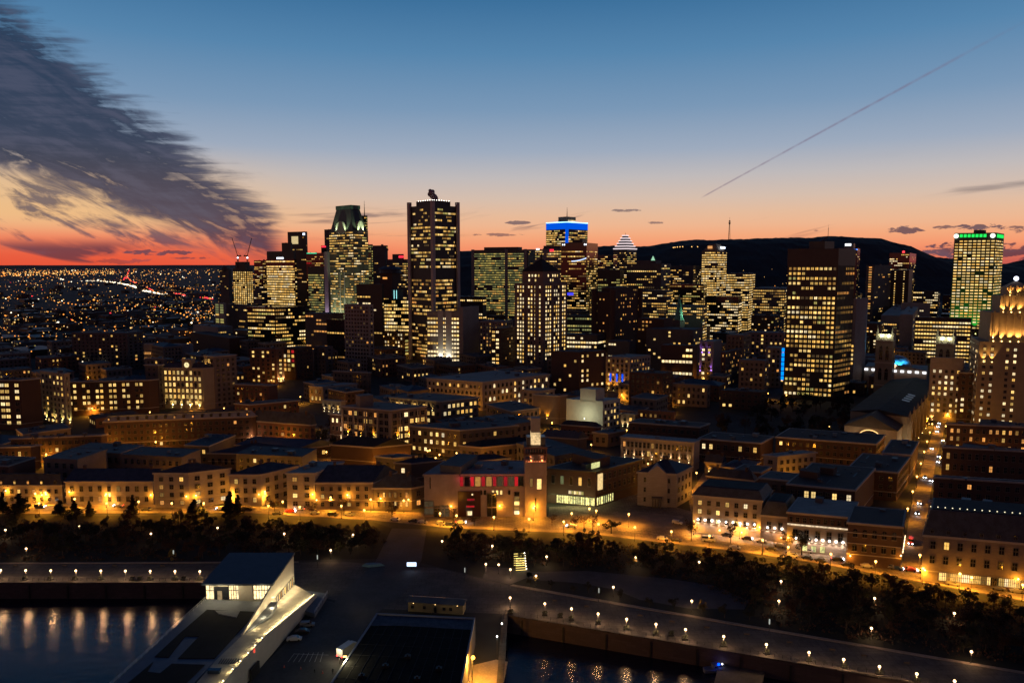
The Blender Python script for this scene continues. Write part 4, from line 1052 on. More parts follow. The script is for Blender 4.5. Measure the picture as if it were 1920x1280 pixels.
og = (1., .46, .11); kk = glow('lamp_up_deco', (1, .6, .2), 5)
for k in range(8): f = fixture(B.t, u0 + 2 + k * 5.0, 1.4, Zt + .3, kk, .5); light('SPOT', (0, 0, 1.0), og, 18000, f, .15, 70, (R(172), 0, 0))
for k in range(5): f = fixture(B.t, u0 + 7.5 + k * 5.0, 4.6, z2 + .3, kk, .5); light('SPOT', (0, 0, 1.0), og, 10000, f, .15, 80, (R(172), 0, 0))
for k in range(3): f = fixture(B.t, u0 + 12 + k * 5.0, 7.6, z3 + .3, kk, .5); light('SPOT', (0, 0, 1.0), og, 6000, f, .15, 80, (R(172), 0, 0))
for k in range(2): f = fixture(B.t, 3 + k * 5.0, -1.2, Zt - 14, kk, .4); light('SPOT', (0, 0, 1.0), og, 7000, f, .15, 70, (R(172), 0, 0))
# two cranes over the golden tower
for nm, px, lean, lb in (('tower_crane', 446, -4, 'luffing crane on the golden tower, its jib leaning towards the plain'), ('tower_crane', 464, 3, 'luffing crane on the golden tower, its jib leaning towards the tall dark tower')):
    z0 = TC.h; p = at_y(px, 490, 1500); t = empty(nm, (p.x, 1500, z0), 0, lb, 'crane')
    b = MB()
    for sx in (-1, 1):
        for sy in (-1, 1): b.bar((sx, sy, 0), (sx, sy, 26), .35)
    for k in range(6): b.bar((-1, -1, k * 4.3), (1, -1, k * 4.3 + 4.3), .2); b.bar((1, 1, k * 4.3), (-1, 1, k * 4.3 + 4.3), .2)
    b.build('mast', black_m, t)
    b = MB(); s = 1 if lean > 0 else -1
    for o_ in (-.8, .8): b.bar((0, o_, 25), (s * 10, o_, 60), .4)
    for k in range(8): f = k / 8; b.bar((s * 10 * f, -.8, 25 + 35 * f), (s * 10 * (f + .12), .8, 25 + 35 * (f + .12)), .2)
    b.build('jib', black_m, t)
    b = MB(); b.box(-7 if s > 0 else 0, 0 if s > 0 else 7, -1.2, 1.2, 23.5, 26); b.bar((-6 * s, 0, 26), (0, 0, 33), .25); b.bar((0, 0, 33), (s * 8, 0, 52), .12); b.build('counter_jib', black_m, t)
    b = MB(); b.ball(0, 0, 21, 1.8); b.build('work_light', glow('work_white', (1, .85, .95), 4), t)
# masts on the hill
for px, y0, y1, lb, r in ((1367, 407, 452, 'tall telecommunications mast standing on the wooded hill', 1.6), (1552.5, 420, 447, 'thin mast on the highest part of the wooded hill', .7)):
    p0, p1 = at_y(px, y1, D0), at_y(px, y0, D0); t = empty('radio_mast', (p0.x, D0, p0.z), 0, lb, 'mast'); H = p1.z - p0.z
    b = MB()
    for k in range(3):
        a0 = 2 * math.pi * k / 3; b.bar((3*r*math.cos(a0), 3*r*math.sin(a0), -6), (.8*r*math.cos(a0), .8*r*math.sin(a0), H * .75), r * .5)
    for k in range(10): z = H * .075 * k; rr_ = 3*r - 2.2*r*k/10; b.box(-rr_, rr_, -.3, .3, z, z + .6)
    b.build('lattice', black_m, t)
    b = MB(); b.cyl(0, 0, H * .74, H, r * .5, r * .25, 6); b.build('aerial', black_m, t)
    if r > 1:
        b = MB(); b.cyl(0, 0, H * .70, H * .78, 3.6, 4.6, 8); b.cyl(0, 0, H * .80, H * .86, 4.2, 3.0, 8); b.build('dish_drum', conc_d, t)
# ---------------------------------------------------------------- blocks between downtown and the old town
sm = lambda **k: dict(dict(fh=3.8, bay=3.6, ww=.42, wh=.50, lit=.3, pal='warm', off=True, rowvar=.3, style='sash', margin=1.0), **k)
M_ = lambda *a, **k: block(*a, **dict(dict(trim=False), **k))
M_('curved dark glass office block with seven ragged bands of light', 515, -930, 576, 463, 572, ru=38, rv=160, wall=glass_d, st=off_st(lit=.62, fh=4.3, bay=2.6, wh=.44, rowvar=.5, pal='office'), rf='gravel')
M_('tall windowless cylinder-fronted hall with a lit glass stair', 420, -1060, 568, 402, 424, ru=50, wall=conc, stL=off_st(lit=.8, bay=12, pal='green', ww=.7, fh=3.4, wh=.7))
M_('wide grey louvred hall beside the lit glass stair', 468, -1060, 572, 424, 480, ru=55, wall=conc_d, st=off_st(lit=.02))
M_('low block with a lattice of white slanting windows', 408, -980, 613, 362, 436, ru=50, wall=conc, stL=off_st(lit=.85, pal='white', fh=4.0, bay=2.0, ww=.6, wh=.7, z0=2, ztop=9), stR=off_st(lit=.2))
M_('dark low warehouse in front of the slanting-window block', 430, -900, 634, 357, 462, ru=45, wall=brick_d, st=sm(lit=.03, off=False))
M_('long flat hall with a lit pale side along the rail yard', 356, -880, 645, 262, 362, ru=70, rv=176, wall=conc_p, stL=off_st(lit=.3, fh=6, pal='orange'))
M_('terrace of flats with a glowing yellow top floor', 238, -820, 624, 134, 268, ru=64, rv=176, wall=stone_d, st=sm(lit=.16, bay=4.6, fh=3.5, off=True), rf='gravel')
B = M_('dark brick block with a square of lit windows and a corner of golden light', 556, 712, 652, 528, 586, ru=50, rv=164, wall=brick_d, stL=sm(lit=.75, pal='mix', bay=4.2, fh=4.0, ww=.6, wh=.62, z0=8), stR=sm(lit=.05))
M_('brown corner block whose near wall glows golden', 520, 720, 654, 468, 532, ru=40, rv=168, wall=brick, stL=sm(lit=.35, bay=5, pal='gold'), stR=sm(lit=.7, bay=6, pal='gold'), ups=[(0, 3, 3, (1, .66, .25), 9000, 0, 1)])
M_('dark plain brick block with few lights beside the square of lit windows', 612, 706, 650, 588, 624, ru=50, rv=164, wall=conc_d, st=sm(lit=.08))
M_('dark office block with scattered warm lights and a flat roof', 618, -900, 588, 572, 645, ru=52, rv=156, wall=conc_d, st=off_st(lit=.24, pal='orange', bay=3.6, fh=4.2, off=False))
M_('dark mid-rise with one white window line above the brick blocks', 655, -840, 600, 612, 668, ru=52, rv=156, wall=glass_d, st=off_st(lit=.16, pal='warm', bay=3.2))
M_('grey concrete block with deep square window grid and an orange top window', 692, -800, 571, 645, 700, ru=50, rv=158, wall=conc, st=sm(lit=.10, bay=3.6, fh=4.0, ww=.55, wh=.5, pal='dim', off=True))
M_('black stepped tower with sparse white lights in front of the copper-crowned tower', 716, -920, 533, 668, 718, ru=52, rv=156, wall=steel_d, st=off_st(lit=.10, pal='white', bay=4, off=False))
B = M_('office block with eight bright yellow floors and a small blue lit penthouse', 770, -960, 562, 713, 783, ru=60, rv=168, wall=glass_d, stL=off_st(lit=.86, pal='bright', bay=2.4, fh=4.6, wh=.55, rowvar=.2, ztop=.5), rf='gravel')
plate(B, 'penthouse_front', 3, .35, .72, B.h, B.h + 13, mat('penthouse_blue', (.10, .2, .22)), off=-4); 
for u in (.42, .5): plate(B, 'light_tube', 3, u, u + .012, B.h + 1, B.h + 12, glow('tube_cyan', (.4, 1., 1.), 1.6), off=-3.6)
plate(B, 'end_wall', 0, 0, 1, 0, B.h + 12, conc_d)
M_('stone block dotted with square white windows and a bright corner strip', 757, 668, 622, 690, 768, ru=50, rv=160, wall=stone_d, stL=sm(lit=.58, pal='white', bay=3.6, fh=4.1, ww=.5, wh=.5), stR=sm(lit=.9, pal='green', bay=8, ww=.6))
M_('black windowless block right behind the white-windowed stone block', 810, 662, 618, 768, 815, ru=50, rv=165, wall=steel_d)
M_('grey windowless slab beside the floodlit white fins', 868, -830, 576, 860, 898, ru=58, rv=166, wall=conc, zw0=0)
B = M_('white concrete block with tall floodlit fins between columns of light', 862, -850, 584, 800, 866, ru=58, rv=168, wall=conc, stL=off_st(lit=.85, pal='white', bay=3.4, fh=4.4, wh=.5, rowvar=.1, z0=4, ztop=6))
for u0, u1 in ((.34, .50), (.58, .76)): plate(B, 'fin', 3, u0, u1, 0, B.h + 1, conc_p, .9, .8)
for u in (.38, .46, .62, .72): a, d, L = B.edge(3); n_ = Vector((d.y, -d.x)); p = a + d*L*(u) + n_*4; f = fixture(B.t, p.x, p.y, 6, glow('lamp_up_white', (1, .95, .85), 8), .5); light('SPOT', (0, 0, 1.0), (1, .92, .72), 8000, f, .2, 70, (-Vector((-n_.x*.28, -n_.y*.28, .96))).to_track_quat('Z', 'Y').to_euler())
M_('low dark roofed office block with three bright bands beside the corner-pillar skyscraper', 905, -1000, 556, 857, 912, ru=60, rv=166, wall=steel_d, st=off_st(lit=.8, pal='bright', bay=2.6, fh=4.4, ztop=3, rowvar=.2, darkrow=.3))
M_('beige block of small lit windows beside the grey windowless slab', 946, -850, 602, 898, 962, ru=56, rv=164, wall=conc, st=sm(lit=.5, pal='dim', bay=3.4, fh=3.9))
M_('dark block with a stack of bright white windows beside the pyramid-roofed tower', 938, -790, 616, 920, 966, ru=56, rv=164, wall=brick_d, stL=sm(lit=.8, pal='pale', bay=3.0, ww=.7), stR=sm(lit=.1))
# pyramid-roofed stone tower
B = M_('big stone tower with a dark pyramid roof and hundreds of white gold windows', 1019, -800, 531, 965, 1064, ru=44, rv=152, wall=mat('granite', (.23, .18, .15), var=.12), name='skyscraper', cat='skyscraper', near=False,
    st=dict(fh=4.25, bay=3.1, ww=.50, wh=.55, lit=.82, pal='pale', off=True, rowvar=.35, style='plain', margin=2.5, skip=4, z0=8, ztop=2, runs=(1,)), clutter=0)
Zt = B.h; c = ctr(B); zs, zr = at_y(1015, 508, 812).z, at_y(1015, 486, 815).z
ps = [c + (p - c) * .72 for p in B.pts]; b = MB(); b.prism(ps, Zt - 1, zs); up_ = B.part('upper_storey', b, mat('granite', (.2, .2, .2)))
B.wins = []
for i in (3, 0): B.windows(i, dict(fh=4.25, bay=3.4, ww=.45, wh=.5, lit=.6, pal='pale', off=False, rowvar=.2, style='plain', margin=3), Zt + .5, zs - 2.5, pts=ps)
B.add_windows()
b = MB(); b.prism([c + (p - c) * .75 for p in B.pts], zs - .6, zs + .4); b.prism([c + (p - c) * .72 for p in B.pts], zs + .3, zr, top=[c + (p - c) * .07 for p in B.pts]); pr_ = B.part('pyramid_roof', b, mat('pyramid_slate', (.03, .028, .03)))
b = MB(); b.cyl(c.x, c.y, zr - 1, zr + 3, 1.6, n=8); b.cyl(c.x, c.y, zr + 3, zr + 6, 2.0, .2, 8); B.part('finial', b, steel_d, pr_)
for i, u in ((3, .35), (3, .68), (0, .33), (0, .66)): plate(B, 'pier', i, u - .02, u + .02, 6, Zt, mat('granite', (.2, .2, .2)), .7, .7)
M_('long low stone hall with lit windows at the foot of the pyramid-roofed tower', 1030, 684, 655, 952, 1042, ru=50, rv=166, wall=stone, st=sm(lit=.7, pal='bright', bay=3.6), rf='gravel')
M_('low office wing with two rows of lights behind the dark brown slab', 1120, -840, 628, 1042, 1138, ru=55, rv=166, wall=conc_d, st=off_st(lit=.7, pal='pale', fh=4.4, bay=3))
M_('green-lit low glass hall between the pyramid-roofed tower and the brick tower block', 1110, -960, 592, 1060, 1118, ru=55, rv=166, wall=mat('olive_wall', (.1, .1, .1)), st=off_st(lit=.7, pal='G' if False else 'green', fh=4.6, bay=3, rowvar=.1))
M_('small dark block with a white-lit stair and lit floor above the blue columns', 1180, -800, 640, 1140, 1192, ru=55, rv=160, wall=conc_d, st=off_st(lit=.35, pal='pale'))
M_('dark mid-rise with orange dotted windows below the round-columned brick tower', 1245, -830, 598, 1195, 1262, ru=50, rv=155, wall=brick_d, st=off_st(lit=.3, pal='warm', bay=4, ww=.5, fh=4.2))
B = M_('pointed copper church spire glowing faint green among the offices', 1275, -980, 600, 1262, 1284, ru=50, wall=stone_d, name='church', cat='church', clutter=0)
c = ctr(B); zt_ = at_y(1271, 552, 985).z; b = MB(); b.cyl(c.x, c.y, B.h - .5, zt_, 6.5, .3, 8); sp_r = B.part('spire', b, mat('spire_copper', (.12, .35, .24), rough=.6))
light('POINT', (c.x + 3, c.y - 12, B.h + 8), (.5, 1., .7), 5000, sp_r, .5)
M_('wide grey office podium with a long blank upper wall', 1300, -800, 618, 1212, 1318, ru=56, rv=164, wall=conc_d, st=sm(lit=.12, bay=5, off=False, pal='gold'))
M_('dark mansard office block with two strips of lit windows', 1300, -720, 648, 1240, 1308, ru=56, rv=164, wall=brick_d, stL=off_st(lit=.5, pal='pale', bay=3, fh=5), rf='gravel')
B = M_('narrow stone front floodlit violet with four purple lamps', 1338, -735, 640, 1312, 1354, ru=54, rv=162, wall=conc, stL=sm(lit=.4, pal='pale', bay=4, fh=4.6))
for k, (u, z) in enumerate(((.3, .72), (.8, .72), (.12, .28), (.92, .26))): a, d, L = B.edge(3); n_ = Vector((d.y, -d.x)); p = a + d*L*(1-u) + n_*.8; f = fixture(B.t, p.x, p.y, B.h*z, glow('lamp_violet', (.45, .2, 1.), 5), .5); light('SPOT', (0, 0, 1.0), (.4, .15, 1.), 2500, f, .15, 60, (R(172), 0, 0))
M_('pale stone tower block with columned top beside the violet front', 1395, -760, 628, 1362, 1408, ru=52, rv=160, wall=stone, st=sm(lit=.25, pal='dim', bay=3.4, fh=4))
M_('beige stone office with a lit top row and white roof edge lights', 1470, -800, 624, 1398, 1480, ru=54, rv=166, wall=mat('rose_stone', (.24, .19, .18), var=.1), st=sm(lit=.3, bay=4.2, pal='gold'), rf='gravel')
B = M_('pale stone block with a column of electric blue light on its corner', 1472, 728, 652, 1436, 1482, ru=54, rv=162, wall=stone_p, stL=sm(lit=.12, bay=3.6, fh=4), clutter=.4)
a, d, L = B.edge(3); n_ = Vector((d.y, -d.x))
for k in range(7): plate(B, 'blue_light', 3, .78, .92, 8 + k * B.h * .115, 8 + (k + .8) * B.h * .115, glow('tube_blue', (.0, .25, 1.), 1.6), .5, .3)
M_('warm stone block with a tower-like bay and rows of dim windows', 1432, 738, 676, 1386, 1442, ru=54, rv=160, wall=stone, st=sm(lit=.2, bay=3.4, fh=4, pal='gold'))
M_('reddish stone office with faint orange windows beside the violet front', 1360, -700, 660, 1352, 1392, ru=52, rv=158, wall=brick, st=sm(lit=.2, bay=3.6, pal='orange'))
# dark brown slab and its neighbours
M_('tall dark brown slab with a few columns of bright windows', 1085, 748, 660, 1034, 1136, ru=30, rv=158, wall=brick_d, stL=sm(lit=.2, bay=4.4, fh=3.9, pal='gold', off=False, ww=.4), stR=sm(lit=.42, bay=5.2, fh=3.9, pal='pale', off=False, ww=.35), clutter=1)
B = M_('pale stone bank front with blue floodlit columns and an orange lit foot', 1180, 736, 670, 1136, 1220, ru=42, rv=158, wall=stone_p, st=sm(lit=.42, bay=3.6, fh=4.1, pal='warm'), rf='gravel')
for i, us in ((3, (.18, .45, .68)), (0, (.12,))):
    for u in us: plate(B, 'blue_light', i, u, u + .055, B.h*.30, B.h*.52, glow('column_blue_glow', (.0, .08, 1.), 1.6), .7, .4)  # glowing plates stand in for blue floodlight falling on the columns
uplights(B, 3, 4, 1.5, SOD, 7000, 0, 1, off=3)
M_('broad dark brick warehouse facing the blue-columned bank', 1240, 770, 700, 1180, 1262, ru=46, rv=160, wall=brick_d, st=sm(lit=.03, off=True), clutter=1.4)
M_('dark brick block with orange windows and an orange terrace roof', 1262, 812, 772, 1196, 1262, du=14, ru=46, rv=158, wall=brick, stL=sm(lit=.28, bay=3.2, pal='orange'), stR=sm(lit=.6, bay=3.4, pal='orange'), near=True, rf='gravel')
M_('grey stone warehouse with a cluster of four white windows', 1325, 764, 722, 1258, 1332, ru=46, rv=160, wall=stone, st=sm(lit=.12, bay=3.6, fh=4.2, pal='bright'), clutter=1)
M_('low stone terrace with small lit dormers behind the grey warehouse', 1310, -740, 704, 1252, 1342, ru=46, rv=160, wall=brick, st=sm(lit=.16, bay=3.6))
M_('dark block with six scattered golden windows beside the garden', 1425, 770, 735, 1350, 1440, ru=48, rv=160, wall=brick_d, st=sm(lit=.16, bay=4.2, fh=4, pal='gold'))
# white stepped block
B = M_('white rendered block with a stepped blank side wall', 1130, 806, 752, 1062, 1163, ru=40, rv=158, wall=mat('white_render', (.50, .52, .44), var=.1, scale=.06), stR=sm(lit=.45, bay=3.0, fh=3.8, pal='gold', ww=.45), near=True, clutter=1)
b = MB(); p, q = B.pts[0], B.pts[3]; b.prism([p.lerp(q, .2), p.lerp(q, .2) + (B.pts[1]-p)*.5, p.lerp(q, .62) + (B.pts[1]-p)*.5, p.lerp(q, .62)], B.h - 1, B.h + 8); B.part('stair_tower', b, mat('white_render', (.5, .5, .5)))
a, d, L = B.edge(3); n_ = Vector((d.y, -d.x)); p = a + d*L*.6 + n_*9; f = fixture(B.t, p.x, p.y, 9, glow('lamp_up_white', (1, .95, .85), 8), .3); light('POINT', (0, 0, .6), (1, .95, .62), 3800, f, .4)
T('yellow-lit corner house with arched lights beside the white rendered block', 1190, 808, 776, 1164, 1196, ru=46, rv=160, wall=stone, st=sm(lit=.3, bay=3.4, pal='gold'), ups=[(3, 3, 3, (1, .7, .3), 1500, 0, 1)])
# arched stone building, long warehouse with bright eaves, corner warehouse with flame-like lamps
T('pale stone hall with two rows of arched lit windows', 905, 770, 716, 800, 1030, ru=38, rv=155, wall=stone_p, stL=sm(lit=.15, style='arch', bay=3.6, fh=4.2), stR=sm(lit=.55, style='arch', bay=4.0, fh=4.6, ww=.42, wh=.6, pal='pale'), clutter=1.2)
T('low stone front with a red lit square and orange lamps at its door', 1012, 780, 732, 978, 1040, ru=36, rv=158, wall=stone_p, st=sm(lit=.3, bay=3.6), ups=[(3, 4, 1, SOD, 5000, 0, 1), (0, 2, 1, (1, .6, .2), 3000, 0, 1)])
T('plain brown stucco block lit orange at its foot', 1050, 796, 742, 1000, 1062, ru=36, rv=160, wall=stone, st=None, ups=[(3, 2, 4, SOD, 5000, .0, .7)])
T('long stone warehouse whose eaves glow yellow above rows of bright windows', 828, 812, 752, 730, 897, ru=34, rv=157, wall=stone, stL=sm(lit=.35, bay=3.4, fh=4.0, pal='gold', ww=.5), stR=sm(lit=.72, bay=3.2, fh=4.2, ww=.55, wh=.5, pal='bright'), clutter=.8,
  ups=[(3, 7, 15.5, (1, .66, .2), 1800, .0, .9)])
B = T('grand corner warehouse washed by tall flame-like orange uplights', 733, 842, 769, 640, 800, ru=34, rv=157, wall=stone, stL=sm(lit=.26, bay=3.8, fh=4.4, ww=.62, wh=.6, pal='orange'), stR=sm(lit=.45, bay=3.6, fh=4.4, ww=.62, wh=.6, pal='bright'), clutter=.6,
  ups=[(3, 3, 6.5, SOD, 5200, .0, .8), (0, 3, 6.5, SOD, 6500, .02, .95)], pent=(.3, .75, 9, 7, 7))
for i in (3, 0):
    for k in range(5): plate(B, 'pilaster', i, k/4 * .97, k/4 * .97 + .03, 1, B.h - 1.5, stone_p, .45, .45)
T('pale trimmed block with bright pairs of ground floor lights', 606, 756, 725, 580, 670, ru=36, rv=158, wall=stone_p, stL=sm(lit=.25, bay=3.8, pal0='white', lit0=.9), stR=sm(lit=.05), clutter=1)
T('low white-lit shop row under the pale trimmed block', 640, 776, 752, 604, 648, ru=34, rv=158, wall=stone_p, st=sm(lit=.3, bay=3.6), ups=[(3, 4, 1.2, (1, .75, .4), 1800, 0, 1)])
T('flat stone gallery with a lit clerestory in front of the pale slab', 690, 742, 698, 624, 692, ru=36, rv=162, wall=stone_d, st=sm(lit=.1), clutter=1.2)
# left: customs-like range, floodlit corner tower, long warehouse
B = T('floodlit corner tower of golden stone with a dark side wall', 405, 766, 668, 382, 443, ru=42, rv=150, wall=stone, stL=sm(lit=.55, bay=3.0, fh=4.2, pal='orange', ww=.6, wh=.6), stR=sm(lit=.03, bay=3.6), clutter=1,
  ups=[(3, 3, 1.5, (1, .56, .12), 16000, 0, 1), (3, 3, 20, (1, .56, .12), 9000, 0, 1), (3, 3, 33, (1, .56, .12), 3500, 0, 1)])
B = T('pale range with bright golden windows and a round clock in its gable', 383, 768, 690, 296, None, du=9, ru=34, rv=172, wall=mat('cream_stone', (.40, .34, .22), var=.1), stL=sm(lit=.93, bay=3.4, fh=4.3, ww=.52, wh=.6, pal='gold', z0=3), rf='hip', rm=slate, rh=3.5, ups=[(3, 5, 1.5, (1, .72, .25), 8000, 0, 1)])
a, d, L = B.edge(3); n_ = Vector((d.y, -d.x)); p = a + d*L*.66; b = MB(); ang = math.atan2(d.y, d.x); b.box(-4, 4, -.6, 5, B.h - 2, B.h + 5.5, 0, ang, p); b.prism([(p.x + d.x*-4.3 - n_.x*-1, p.y + d.y*-4.3 - n_.y*-1), (p.x + d.x*4.3 + n_.x, p.y + d.y*4.3 + n_.y), (p.x + d.x*4.3 - n_.x*5, p.y + d.y*4.3 - n_.y*5), (p.x - d.x*4.3 - n_.x*5, p.y - d.y*4.3 - n_.y*5)], B.h + 5.5, B.h + 7)
gb = B.part('gable', b, mat('cream_stone', (.4, .3, .2)))
b = MB(); o2 = p + n_ * .75
cf = [(o2.x + d.x*2.1*math.cos(2*math.pi*k/16), o2.y + d.y*2.1*math.cos(2*math.pi*k/16), B.h + 2.4 + 2.1*math.sin(2*math.pi*k/16)) for k in range(16)]
b.v = cf; b.f = [tuple(range(16))]; b.m = [0]; ck = B.part('clock', b, glow('clock_face', (1, .82, .4), 1.1), gb)
b = MB(); o3 = o2 + n_ * .1; b.bar((o3.x, o3.y, B.h + 2.4), (o3.x, o3.y, B.h + 4), .12); b.bar((o3.x, o3.y, B.h + 2.4), (o3.x + d.x*1.1, o3.y + d.y*1.1, B.h + 2.0), .12); B.part('clock_hand', b, black_m, gb)
T('square stone cupola block between the long warehouse and the clock range', 300, 768, 684, 272, 306, ru=40, rv=172, wall=stone_d, st=sm(lit=.02))
T('long brown warehouse with eight columns of paired yellow windows', 282, 775, 712, 124, 296, ru=44, rv=190, wall=brick_d, stL=sm(lit=.68, bay=3.1, fh=3.9, group2=True, ww=.62, wh=.5, pal='gold', ztop=1, z0=3), clutter=1.5)
T('yellow-green lit end wing of the long warehouse', 126, 800, 700, 75, 130, ru=40, rv=150, wall=mat('cream_stone', (.4, .3, .2)), stL=sm(lit=.5, bay=4.5, pal='gold'), stR=sm(lit=.3, bay=3.6, pal='dim'), ups=[(3, 3, 3, (.95, .8, .25), 3200, 0, 1), (0, 1, 3, (.95, .8, .25), 2600, .2, 1)], rf='gravel')
T('dark warehouse with two columns of wide bright windows at the frame edge', 44, 806, 712, -60, 75, ru=44, rv=178, wall=brick_d, stL=sm(lit=.85, bay=3.4, fh=4.2, ww=.8, wh=.5, group2=True, pal='bright', z0=3), clutter=1)
T('small stone house with a pale flat parapet above the long warehouse', 306, -690, 672, 272, 312, ru=50, rv=170, wall=stone, st=sm(lit=.05)) 
T('dark brick loft beside the floodlit corner tower', 505, 765, 722, 440, 520, ru=40, rv=168, wall=brick, stL=sm(lit=.12, bay=3.6), rf='gravel', clutter=1.4, ups=[(3, 3, 2, SOD, 1800, 0, 1)])
T('long dark roofed row with small lights in front of the floodlit corner tower', 470, 800, 758, 440, 560, ru=30, rv=160, wall=brick, stL=sm(lit=.1), stR=sm(lit=.18, bay=3.4), rf='gravel', clutter=1.4, ups=[(0, 3, 1.5, SOD, 1500, 0, .8)])
T('long terrace with a bluish white top storey full of dark dormers', 474, 832, 780, 195, 478, du=16, ru=52, rv=191, wall=brick_d, stL=sm(lit=.06, bay=3.6, fh=3.6), rf='mansard', rm=mat('pale_roof', (.30, .33, .38), var=.15), rh=3.6, dorm=(3, 16, 'xxxxxo'), clutter=1)
T('dark terrace continuing the pale-roofed row towards the frame edge', 192, 862, 815, 20, 200, du=16, ru=52, rv=191, wall=brick_d, stL=sm(lit=.12, bay=3.4, fh=3.6, pal='gold'), rf='gravel', clutter=1.6)
T('dark low terrace at the frame edge with a row of yellow windows', 60, 880, 836, -80, 75, du=18, ru=50, rv=188, wall=brick_d, stL=sm(lit=.42, bay=3.0, fh=3.8, pal='bright', rowvar=1.), clutter=1.5)
# old brick house with two lit gable ends
B = T('steep-roofed old brick house with lamplit gable end walls', 584, 838, 796, 478, 590, du=11, ru=40, rv=163, wall=brick, st=sm(lit=.04, off=True, bay=4), rf='gable', rh=7, rm=slate)
for i, (x, y) in enumerate(((-4, 3),)): light('POINT', (B.pts[0].x + 7, B.pts[0].y - 1, 6), (1, .5, .25), 1500, fixture(B.t, B.pts[0].x + 6, B.pts[0].y - 1, 5), .3)
p = B.pts[3]; light('POINT', (0, 0, 0), (1, .45, .2), 1600, fixture(B.t, p.x - 4, p.y - 4, 6), .3)
T('long blue-roofed hall in front of the old brick house', 560, 862, 840, 440, 640, ru=24, rv=168, wall=brick_d, st=sm(lit=.05), rf='gable', rm=metal_r, rh=4)
T('slate-roofed range with a lit side behind the riverside row', 470, 880, 850, 390, 560, ru=30, rv=176, wall=stone_d, st=sm(lit=.05), rf='hip', rm=slate)
T('low block with red and white lit windows beside the grand corner warehouse', 655, 830, 778, 618, 660, ru=34, rv=158, wall=brick_d, stL=sm(lit=.6, bay=2.8, fh=4, pal='pale', pal0='red'), clutter=.6)
# centre blocks in front of the corner warehouse
T('brick block with a sloped skylight and white square windows', 862, 858, 806, 768, 970, ru=22, rv=158, wall=stone_d, stL=sm(lit=.45, bay=3.6, fh=4, pal='bright'), stR=sm(lit=.12, bay=3.6), rf='gravel', clutter=1.6, pent=(.35, .5, 6, 5, 2))
T('stone block with a broad black hip roof in front of the skylight block', 902, 882, 838, 862, 1010, ru=22, rv=158, wall=stone, st=sm(lit=.08, bay=3.6), rf='hip', rm=tar, rh=3)
T('small stone block with a blue-grey hip roof behind the museum', 880, 905, 865, 850, 955, ru=20, rv=158, wall=stone, st=sm(lit=.05), rf='hip', rm=slate, rh=2.5)
T('glass-roofed pavilion lit from inside beside two white-windowed gables', 738, 900, 858, 705, 780, ru=20, rv=158, wall=conc_d, st=sm(lit=.15), rf='gravel', rm=metal_r)
T('low stone block with two bright windows below the eaves', 772, 912, 868, 740, 830, ru=22, rv=170, wall=stone_d, stL=sm(lit=.7, bay=6, ww=.25, pal='white', z0=6), rf='hip', rm=slate, rh=2)
T('dark gabled hall behind the blue-grey riverside roofs', 700, 880, 838, 620, 770, ru=22, rv=165, wall=brick_d, rf='gable', rm=tar, rh=4)
# around the tower of the museum and the customs house
T('small white-lit house peeping over the roofs behind the museum tower', 990, 808, 782, 966, 998, ru=40, rv=160, wall=stone_p, st=sm(lit=.7, bay=3, pal='dim'))
T('brick row with a line of lit dormers behind the blue roof', 1120, 826, 800, 1052, 1128, ru=36, rv=160, wall=brick, st=sm(lit=.15, bay=3.2), rf='mansard', rh=2.5)
T('stone annex with small arched door lamps behind the triangular block', 1140, 838, 812, 1112, 1172, ru=36, rv=158, wall=stone, st=sm(lit=.15), rf='flat')
T('long blue pitched roof hall beside the museum lantern', 1082, 860, 822, 1018, 1100, ru=30, rv=163, wall=stone_d, st=None, rf='gable', rm=metal_r, rh=4)
T('white four-storey commercial row with many tall windows and balconies', 1300, 884, 829, 1164, 1312, du=16, ru=55, rv=160, wall=stone_p, stL=sm(lit=.18, bay=2.3, fh=3.6, ww=.55, wh=.6, pal='warm'), rf='flat', clutter=1.2, ups=[(3, 8, 5, (1, .6, .3), 1500, .0, 1.)])
T('dark blue-roofed block above the white commercial row', 1310, 850, 800, 1180, 1330, ru=50, rv=160, wall=brick_d, st=sm(lit=.03), clutter=2)
T('stone block with a row of round yellow lamps under its eaves', 1425, 875, 830, 1310, 1450, ru=52, rv=160, wall=brick_d, stL=sm(lit=.3, bay=4, pal='bright', fh=5), rf='gravel', rm=metal_r, clutter=1)
T('gabled brick house with orange lit front beside the white row', 1352, 890, 868, 1322, 1360, ru=52, rv=160, wall=stone, st=sm(lit=.35, bay=3, pal='orange'), rf='gable', rh=4, ups=[(3, 2, 1.5, SOD, 1800, 0, 1)])
T('low slate-roofed house beside the gabled brick house', 1400, 898, 878, 1352, 1425, ru=50, rv=162, wall=stone, st=sm(lit=.2), rf='hip', rh=2.5, ups=[(3, 2, 1.5, SOD, 1800, 0, 1)])
T('reddish brick side block behind the slate hip roof', 1425, 925, 885, 1375, 1445, ru=50, rv=160, wall=brick, st=sm(lit=.04), rf='flat', clutter=1)
T('dark blue hip-roofed block behind the floodlit row', 1412, 940, 900, 1325, 1420, ru=50, rv=158, wall=brick_d, st=sm(lit=.05), rf='hip', rm=slate, rh=4)
T('tall stone office with a lit grid beside the brick side block', 1456, 905, 855, 1432, 1530, ru=20, rv=150, wall=stone_p, stL=sm(lit=.15, bay=2.8, fh=3.4), stR=sm(lit=.02), rf='flat')
